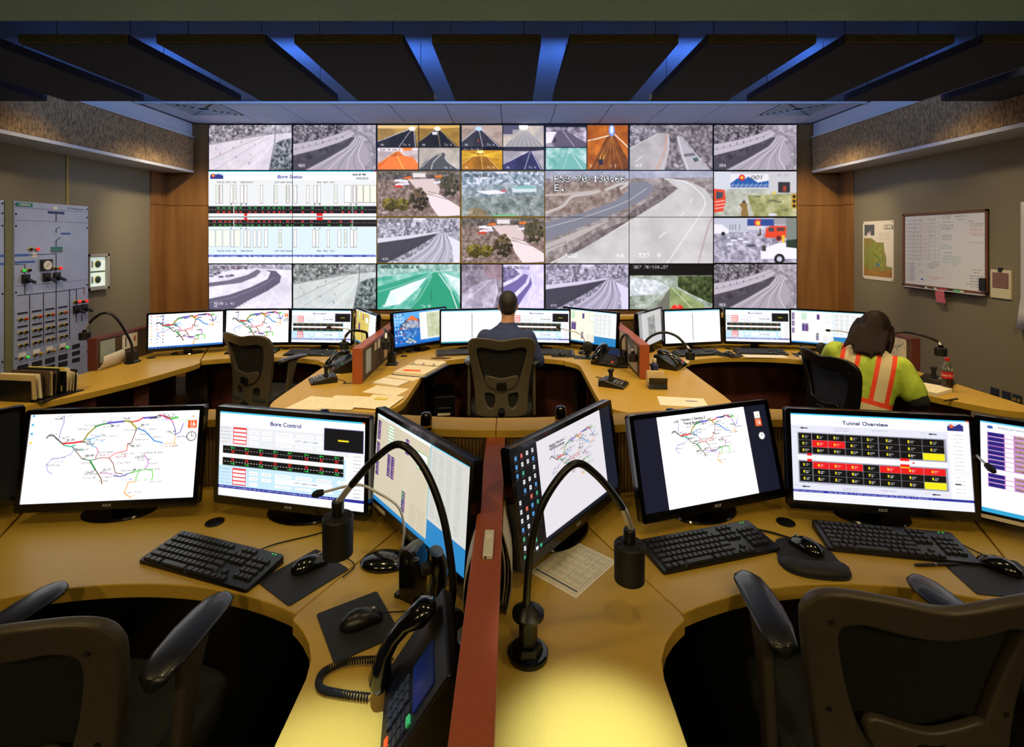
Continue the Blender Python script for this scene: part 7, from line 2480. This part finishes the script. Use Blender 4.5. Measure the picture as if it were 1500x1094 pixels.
# note box
t = T('note_box', 'black tray holding a block of yellow cards on the peninsula', 'note box', (1.005, 3.535, ZD), R(-6))
MB().loft([[(-0.062, -0.03 + q, z), (0.062, -0.03 + q, z), (0.062, -0.022 + q, z), (-0.062, -0.022 + q, z)] for q, z in ((0.0, 0.001), (0.012, 0.035), (-0.006, 0.078))]).build('front_plate', 'black_gloss', t)
MB().box(-0.062, -0.03, 0, 0.062, 0.09, 0.004).build('tray', 'black_plastic', t)
MB().cbox((-0.012, 0.030, 0.062), (0.115, 0.062, 0.10), Matrix.Rotation(R(-12), 3, 'X')).build('card_block', 'manila', t, bevel=0.004)
t = T('small_bottle', 'small blue bottle with a cream cap behind the yellow cards', 'bottle', (1.085, 3.90, ZD))
MB().lathe([(0.026, 0), (0.028, 0.01), (0.028, 0.075), (0.014, 0.088), (0.014, 0.092)], n=16).build('body', 'navy_plate', t, smooth=40)
MB().lathe([(0.015, 0.092), (0.015, 0.118), (0.012, 0.120)], n=14).build('cap', 'paper', t, smooth=40)
# cola bottle
t = T('cola_bottle', 'cola bottle with a red label and red cap on the flared wing', 'bottle', (2.975, 3.50, ZD))
S = 1.0
MB().lathe([(0.022, 0.0), (0.031, 0.006), (0.033, 0.03), (0.030, 0.055), (0.032, 0.075), (0.032, 0.085)], n=24).build('lower_body', 'cola', t, smooth=50)
lb = MB().lathe([(0.0328, 0.082), (0.0328, 0.125)], n=28).build('label_band', 'red_label', t, smooth=50)
MB().lathe([(0.032, 0.125), (0.031, 0.140), (0.026, 0.160), (0.017, 0.180), (0.0125, 0.192), (0.0125, 0.200)], n=24).build('shoulder', 'clear_plastic', t, smooth=50)
MB().lathe([(0.0145, 0.198), (0.0150, 0.200), (0.0150, 0.216), (0.0135, 0.219)], n=20).build('cap', 'red_plastic', t, smooth=40)
v, tr, wd = text_tris('Coca-Cola', 0.01, 0.3)
hgt = 0.014
mb = MB()
ca = math.atan2(-3.50, -2.975)
for p in v:
    a = ca + (p[0] - wd / 2) * hgt / 0.0332
    mb.v.append(Vector((0.0333 * math.cos(a), 0.0333 * math.sin(a), 0.097 + p[1] * hgt)))
mb.f = [tuple(q) for q in tr]
mb.build('lettering', 'paper_white', lb)
# file sorter
t = T('file_sorter', 'black desk file sorter stuffed with brown folders and cream papers', 'file sorter', (-3.10, 3.36, ZD), R(-8))
MB().box(-0.19, -0.13, 0, 0.17, 0.15, 0.006).build('base', 'black_plastic', t, bevel=0.002)
MB().box(-0.19, -0.13, 0.006, 0.09, -0.124, 0.135).build('front_wall', 'black_plastic', t, bevel=0.002)
for k, y in enumerate((-0.06, 0.0, 0.06, 0.12)):
    MB().box(-0.19, y, 0.006, 0.10 + 0.015 * k, y + 0.004, 0.15).build('partition', 'black_plastic', t)
rg = random.Random(5)
for k in range(9):
    y = -0.115 + k * 0.026
    m_ = ('manila', 'paper', 'brown_folder', 'brown_folder', 'manila', 'brown_folder', 'black_matte', 'paper_yellow', 'paper')[k]
    a = rg.uniform(0.07, 0.12)
    MB().cbox((-0.05 + a * 0.2, y, 0.085 + rg.uniform(0, 0.012)), (0.24 + a * 0.4, 0.008, 0.155), Matrix.Rotation(R(rg.uniform(-6, 6)), 3, 'X')).build('folder', m_, t)
for k in range(3):
    rows = []
    for q in range(6):
        f = q / 5
        rows.append([(0.10 + 0.05 * f + 0.01 * k, 0.10 + 0.012 * k - 0.03 * f * f, 0.012), (0.10 + 0.05 * f + 0.01 * k, 0.103 + 0.012 * k - 0.03 * f * f, 0.012), (0.10 + 0.06 * f + 0.01 * k, 0.103 + 0.012 * k - 0.03 * f * f, 0.145 - 0.01 * k), (0.10 + 0.06 * f + 0.01 * k, 0.10 + 0.012 * k - 0.03 * f * f, 0.145 - 0.01 * k)])
    MB().loft(rows).build('loose_page', 'paper', t, smooth=60)

# ---- under the desks
def tower(label, x, y, yaw):
    t = T('computer_tower', label, 'computer', (x, y, 0), R(yaw), 'computer towers under the desks')
    MB().box(-0.09, -0.20, 0.02, 0.09, 0.20, 0.44).build('case', 'black_plastic', t, bevel=0.006)
    MB().box(-0.088, -0.212, 0.022, 0.088, -0.20, 0.438).build('front_panel', 'black_gloss', t, bevel=0.004)
    MB().box(-0.055, -0.2135, 0.345, 0.055, -0.212, 0.352).build('disc_slot', 'steel', t)
    MB().box(-0.055, -0.2135, 0.285, 0.05, -0.212, 0.305).build('sticker', 'paper', t)
    MB().box(-0.045, -0.2135, 0.24, 0.04, -0.212, 0.268).build('badge', 'blue_line', t)
    MB().lathe([(0.008, -0.216), (0.006, -0.212)], (0.05, 0, 0.16), 12, 'y').build('power_light', 'blue_lamp', t)
    for sx in (-1, 1):
        MB().box(sx * 0.08 - 0.012, -0.18, 0, sx * 0.08 + 0.012, 0.18, 0.02).build('foot', 'rubber', t)
    return t
tower('black computer tower under the flared wing by the red outlet boxes', -2.735, 4.20, 12)
tower('black computer tower with a blue light under the desk by the man', -0.60, 4.52, 8)
tower('black computer tower in the shade under the desk behind the woman', 2.62, 4.50, -10)
for i, (x, y, z) in enumerate(((-2.42, 4.86, 0.52), (-2.43, 4.87, 0.40))):
    t = T('power_box', ('upper' if i == 0 else 'lower') + ' black power box with a red plug under the empty chair desk', 'power box', (x, y + 0.05, z), 0, 'power boxes on the maroon panel')
    MB().box(-0.05, -0.035, -0.025, 0.05, 0.02, 0.025).build('box', 'black_plastic', t, bevel=0.004)
    MB().lathe([(0.022, -0.06), (0.022, -0.03)], (0.028, 0, 0), 12, 'y').build('plug', 'red_plastic', t, smooth=40)
    MB().tube(smooth_path([(0.028, -0.06, 0), (0.04, -0.08, -0.05), (0.10, -0.06, -0.12), (0.14, -0.03, -0.2)], 5), 0.004, 6).build('cord', 'rubber', t)
o = MB().box(-0.05, -0.012, 0.0, 0.05, 0.012, 0.69).build('upright_panel', 'pink_panel', bevel=0.003)
o.location = (-2.93, 4.05, 0.0)
o.rotation_euler = (0, 0, R(20))
tag(o, 'tall pink-red panel upright under the flared wing', 'panel')

# ------------------------------------------------------------------ people
def ering(c, a, b, n=20, M_=None, sq=1.0):
    r = []
    for k in range(n):
        t_ = 2 * PI * k / n
        cx, sy = math.cos(t_), math.sin(t_)
        p = Vector((c[0] + a * math.copysign(abs(cx) ** sq, cx), c[1] + b * math.copysign(abs(sy) ** sq, sy), c[2]))
        r.append(M_ @ p if M_ is not None else p)
    return r
def torso(mb, M_, g=0.0, top=0.56):
    prof = [(-0.06, 0.165, 0.12, 0.0), (0.0, 0.172, 0.125, 0.0), (0.10, 0.160, 0.118, 0.0), (0.22, 0.165, 0.118, -0.006), (0.33, 0.182, 0.122, -0.012), (0.41, 0.188, 0.112, -0.012), (0.455, 0.165, 0.092, -0.008), (0.49, 0.110, 0.075, 0.0), (0.52, 0.066, 0.064, 0.006), (top, 0.056 if top > 0.55 else 0.06, 0.058, 0.012)]
    mb.loft([ering((0, yo, z), a + g, b + g, 24, M_, 0.9) for z, a, b, yo in prof if z <= top])
def head(mb, M_, c=(0, 0.045, 0.70)):
    rings = []
    for z, a, b, yo in ((-0.118, 0.020, 0.030, 0.035), (-0.105, 0.042, 0.050, 0.028), (-0.075, 0.058, 0.074, 0.014), (-0.04, 0.066, 0.086, 0.006), (0.0, 0.072, 0.092, 0.0), (0.04, 0.074, 0.094, -0.004), (0.075, 0.068, 0.084, -0.006), (0.10, 0.050, 0.060, -0.006), (0.115, 0.022, 0.026, -0.006)):
        rings.append(ering((c[0], c[1] + yo, c[2] + z), a, b, 22, M_))
    mb.loft(rings)
    nose = MB().loft([ering((c[0], c[1] + 0.092 + d, c[2] + z), a, b, 8) for z, a, b, d in ((-0.035, 0.012, 0.012, 0.006), (-0.025, 0.014, 0.016, 0.010), (0.0, 0.009, 0.010, 0.0), (0.02, 0.006, 0.008, -0.004))])
    mb.add([M_ @ p for p in nose.v], nose.f)
    for s in (-1, 1):
        e = MB().ell((c[0] + s * 0.077, c[1] - 0.012, c[2] - 0.008), (0.011, 0.020, 0.032), 10, 8)
        mb.add([M_ @ p for p in e.v], e.f)
    nk = MB().tube([(0, 0.0, 0.47), (0, 0.010, 0.54), (0, 0.028, 0.62)], [0.064, 0.056, 0.054], 14)
    mb.add([M_ @ p for p in nk.v], nk.f)
def limb(mb, pts, rs, n=14):
    P = smooth_path(pts, 4)
    R_ = list(np.interp(np.linspace(0, len(pts) - 1, len(P)), range(len(pts)), rs))
    mb.tube(P, [float(q) for q in R_], n)
    for p, r in ((P[0], rs[0]), (P[-1], rs[-1])):
        mb.ell(p, (r, r, r), 10, 8)
def hand(mb, wrist, fwd, up, s):
    """palm with five curled fingers; s = +1 for a right hand"""
    f = Vector(fwd).normalized()
    u = Vector(up).normalized()
    r = f.cross(u).normalized()
    W = Vector(wrist)
    q = MB().ell((0, 0, 0), (0.040, 0.046, 0.016), 12, 8)
    mt = Matrix((r, f, u)).transposed().to_4x4()
    mb.add([Matrix.Translation(W + f * 0.048) @ mt @ p for p in q.v], q.f)
    for k, (off, ln) in enumerate(((-0.030, 0.062), (-0.010, 0.074), (0.010, 0.078), (0.029, 0.070))):
        off *= s * -1
        b = W + f * 0.082 + r * off
        mb.tube([b - f * 0.02, b + f * ln * 0.4 + u * 0.004, b + f * ln * 0.75 - u * 0.008, b + f * ln * 0.92 - u * 0.024], [0.0095, 0.009, 0.0085, 0.007], 8)
    b = W + f * 0.030 - r * (s * 0.034)
    mb.tube([b, b + f * 0.026 - r * (s * 0.020) - u * 0.004, b + f * 0.055 - r * (s * 0.022) - u * 0.012], [0.012, 0.0105, 0.008], 8)
def finish(mb, name, mat, parent, voxel, smooth=6, loc=None):
    o = mb.build(name, mat, parent)
    m = o.modifiers.new('remesh', 'REMESH')
    m.mode = 'VOXEL'
    m.voxel_size = voxel
    m.use_smooth_shade = True
    k = o.modifiers.new('smooth', 'SMOOTH')
    k.iterations = smooth
    k.factor = 0.5
    return o
def eyes(t, M_, c=(0, 0.045, 0.70)):
    for s in (-1, 1):
        e = MB().ell((c[0] + s * 0.030, c[1] + 0.083, c[2] + 0.008), (0.012, 0.008, 0.008), 10, 8)
        o = MB().add([M_ @ p for p in e.v], e.f).build('eye', 'eye_white', t, smooth=70)
        e = MB().ell((c[0] + s * 0.030, c[1] + 0.090, c[2] + 0.008), (0.005, 0.003, 0.005), 10, 6)
        MB().add([M_ @ p for p in e.v], e.f).build('iris', 'ink', o, smooth=70)
    e = MB().ell((c[0], c[1] + 0.093, c[2] - 0.056), (0.022, 0.007, 0.006), 12, 6)
    MB().add([M_ @ p for p in e.v], e.f).build('mouth', 'lip', t, smooth=70)
def legs(mb, s, g=0.0, foot=True):
    limb(mb, [(s * 0.09, 0.02, 0.03), (s * 0.13, 0.24, 0.04), (s * 0.14, 0.43, 0.02), (s * 0.14, 0.44, -0.20), (s * 0.14, 0.40, -0.43)], [0.085 + g, 0.078 + g, 0.060 + g, 0.052 + g, 0.040 + g])

# man in a navy shirt, typing, seen from behind
t = T('person', 'man with short dark hair in a navy shirt seated with his back turned', 'person', (-0.045, 4.17, 0.545), 0)
Mt = Matrix.Rotation(R(-4), 4, 'X')
Mh = Mt @ Matrix.Translation((0.012, 0.012, 0.0)) 
bd = MB()
torso(bd, Mt, -0.012)
head(bd, Mh, (0, 0.045, 0.675))
arms = {}
for s in (-1, 1):
    legs(bd, s)
    sh = Mt @ Vector((s * 0.172, -0.012, 0.42))
    el = Vector((s * 0.262, 0.06, 0.215))
    wr = Vector((s * 0.17 + 0.0, 0.335, 0.252))
    arms[s] = (sh, el, wr)
    limb(bd, [sh, (sh + el) / 2, el, (el + wr) / 2, wr], [0.050, 0.044, 0.038, 0.034, 0.026])
    hand(bd, wr, (-s * 0.15, 1, -0.05), (0, 0.05, 1), s)
    limb(bd, [(s * 0.14, 0.39, -0.44), (s * 0.145, 0.46, -0.475), (s * 0.15, 0.55, -0.49)], [0.042, 0.036, 0.030])
finish(bd, 'body', 'skin', t, 0.0085, 4)
sh_ = MB()
torso(sh_, Mt, 0.010, 0.52)
for s in (-1, 1):
    a, b, c_ = arms[s]
    limb(sh_, [a, (a + b) / 2, b, (b + c_) / 2, b.lerp(c_, 0.86)], [0.070, 0.062, 0.056, 0.048, 0.040])
sh_.loft([ering((0.004, 0.012, 0.505), 0.068, 0.066, 20, Mt), ering((0.004, 0.016, 0.545), 0.066, 0.064, 20, Mt)])
finish(sh_, 'shirt', 'navy_shirt', t, 0.011, 5)
tr_ = MB()
for s in (-1, 1):
    limb(tr_, [(s * 0.08, 0.0, 0.02), (s * 0.13, 0.24, 0.04), (s * 0.14, 0.43, 0.02), (s * 0.14, 0.44, -0.20), (s * 0.14, 0.405, -0.42)], [0.112, 0.092, 0.074, 0.066, 0.058])
finish(tr_, 'trousers', 'trousers', t, 0.014, 4)
for s in (-1, 1):
    f = MB()
    limb(f, [(s * 0.14, 0.37, -0.478), (s * 0.145, 0.46, -0.480), (s * 0.15, 0.57, -0.488)], [0.045, 0.046, 0.036])
    finish(f, 'shoe', 'shoe', t, 0.012, 3)
hr_ = MB().ell((0, 0.024, 0.705), (0.081, 0.099, 0.098), 24, 16)
hb_ = MB().ell((0, -0.004, 0.655), (0.066, 0.062, 0.062), 20, 12)
hm = MB()
for q in (hr_, hb_):
    hm.add([Mh @ p for p in q.v], q.f)
finish(hm, 'hair', 'hair_dark', t, 0.009, 5)
eyes(t, Mh, (0, 0.045, 0.675))

# woman in a lime safety vest, leaning toward the wing
t = T('person', 'woman with long brown hair in a lime safety vest writing at the wing', 'person', (2.285, 3.42, 0.545), R(-34))
Mt = Matrix.Rotation(R(10), 4, 'Y') @ Matrix.Rotation(R(-13), 4, 'X')
Mh = Mt @ Matrix.Translation((-0.005, 0.015, 0.53)) @ Matrix.Rotation(R(-20), 4, 'X') @ Matrix.Rotation(R(4), 4, 'Y') @ Matrix.Translation((0, 0, -0.55))
bd = MB()
torso(bd, Mt, -0.014)
head(bd, Mh)
arms = {}
for s in (-1, 1):
    legs(bd, s)
    sh = Mt @ Vector((s * 0.175, -0.012, 0.42))
    if s > 0:
        el = Vector((0.345, 0.055, 0.185))
        wr = Vector((0.30, 0.30, 0.250))
    else:
        el = Vector((-0.17, 0.20, 0.255))
        wr = Vector((0.05, 0.34, 0.252))
    arms[s] = (sh, el, wr)
    limb(bd, [sh, (sh + el) / 2, el, (el + wr) / 2, wr], [0.046, 0.042, 0.036, 0.032, 0.024])
    hand(bd, wr, (0.3 if s < 0 else -0.1, 1, -0.04), (0, 0.05, 1), s)
    limb(bd, [(s * 0.14, 0.39, -0.44), (s * 0.145, 0.46, -0.475), (s * 0.15, 0.55, -0.49)], [0.038, 0.034, 0.028])
finish(bd, 'body', 'skin', t, 0.0085, 4)
vs = MB()
torso(vs, Matrix(), 0.022, 0.52)
IMt = Mt.inverted()
for s in (-1, 1):
    a, b, c_ = arms[s]
    limb(vs, [IMt @ a, IMt @ a.lerp(b, 0.45), IMt @ a.lerp(b, 0.70)], [0.084, 0.080, 0.080])
vs.loft([ering((0.0, 0.010, 0.50), 0.074, 0.072, 20), ering((0.0, 0.012, 0.545), 0.072, 0.070, 20)])
o = finish(vs, 'safety_vest', 'hi_vis', t, 0.0115, 6)
o.matrix_local = Mt
sl = MB()
for s in (-1, 1):
    a, b, c_ = arms[s]
    limb(sl, [a.lerp(b, 0.6), a.lerp(b, 0.8), b, b.lerp(c_, 0.5), b.lerp(c_, 0.9)], [0.064, 0.064, 0.062, 0.052, 0.040])
finish(sl, 'undershirt_sleeves', 'black_knit', t, 0.011, 5)
tr_ = MB()
for s in (-1, 1):
    limb(tr_, [(s * 0.08, 0.0, 0.02), (s * 0.13, 0.24, 0.04), (s * 0.14, 0.43, 0.02), (s * 0.14, 0.44, -0.20), (s * 0.14, 0.405, -0.42)], [0.112, 0.092, 0.074, 0.066, 0.058])
finish(tr_, 'trousers', 'trousers', t, 0.014, 4)
for s in (-1, 1):
    f = MB()
    limb(f, [(s * 0.14, 0.37, -0.478), (s * 0.145, 0.46, -0.480), (s * 0.15, 0.57, -0.488)], [0.045, 0.046, 0.036])
    finish(f, 'shoe', 'shoe', t, 0.012, 3)
hm = MB()
hm.ell((0, 0.022, 0.715), (0.090, 0.106, 0.104), 24, 16)
rings = []
for z, a, b, yo in ((0.75, 0.084, 0.092, 0.012), (0.69, 0.090, 0.088, -0.002), (0.62, 0.092, 0.074, -0.022), (0.56, 0.094, 0.056, -0.048), (0.50, 0.090, 0.042, -0.082), (0.45, 0.070, 0.028, -0.105), (0.42, 0.04, 0.016, -0.115)):
    rings.append([(p.x * (1 + 0.05 * math.sin(7 * z * 10 + 5 * k)) - 0.05 * max(0, 0.66 - z), p.y, p.z) for k, p in enumerate(ering((0, yo, z), a, b, 26))])
hm.loft(rings)
rg = random.Random(12)
for k in range(13):
    x = -0.105 + k * 0.016
    z1 = 0.44 - rg.uniform(0, 0.06)
    hm.tube(smooth_path([(x * 0.88, -0.060, 0.64), (x * 0.98 - 0.008, -0.092, 0.54), (x * 1.05 - 0.03 + rg.uniform(-0.025, 0.02), -0.130, z1)], 4), [0.020, 0.020, 0.019, 0.019, 0.018, 0.016, 0.014, 0.010, 0.005], 8)
for s in (-1, 1):
    for k in range(3):
        hm.tube(smooth_path([(s * 0.088, 0.04 + k * 0.018, 0.74), (s * 0.108, 0.03 + k * 0.018, 0.65), (s * 0.112, 0.012 + k * 0.014, 0.55), (s * 0.10, 0.0, 0.49)], 3), [0.024, 0.024, 0.024, 0.024, 0.022, 0.02, 0.018, 0.014, 0.010, 0.005], 8)
hm.xf(Mh)
finish(hm, 'hair', 'hair_brown', t, 0.009, 4)
eyes(t, Mh)
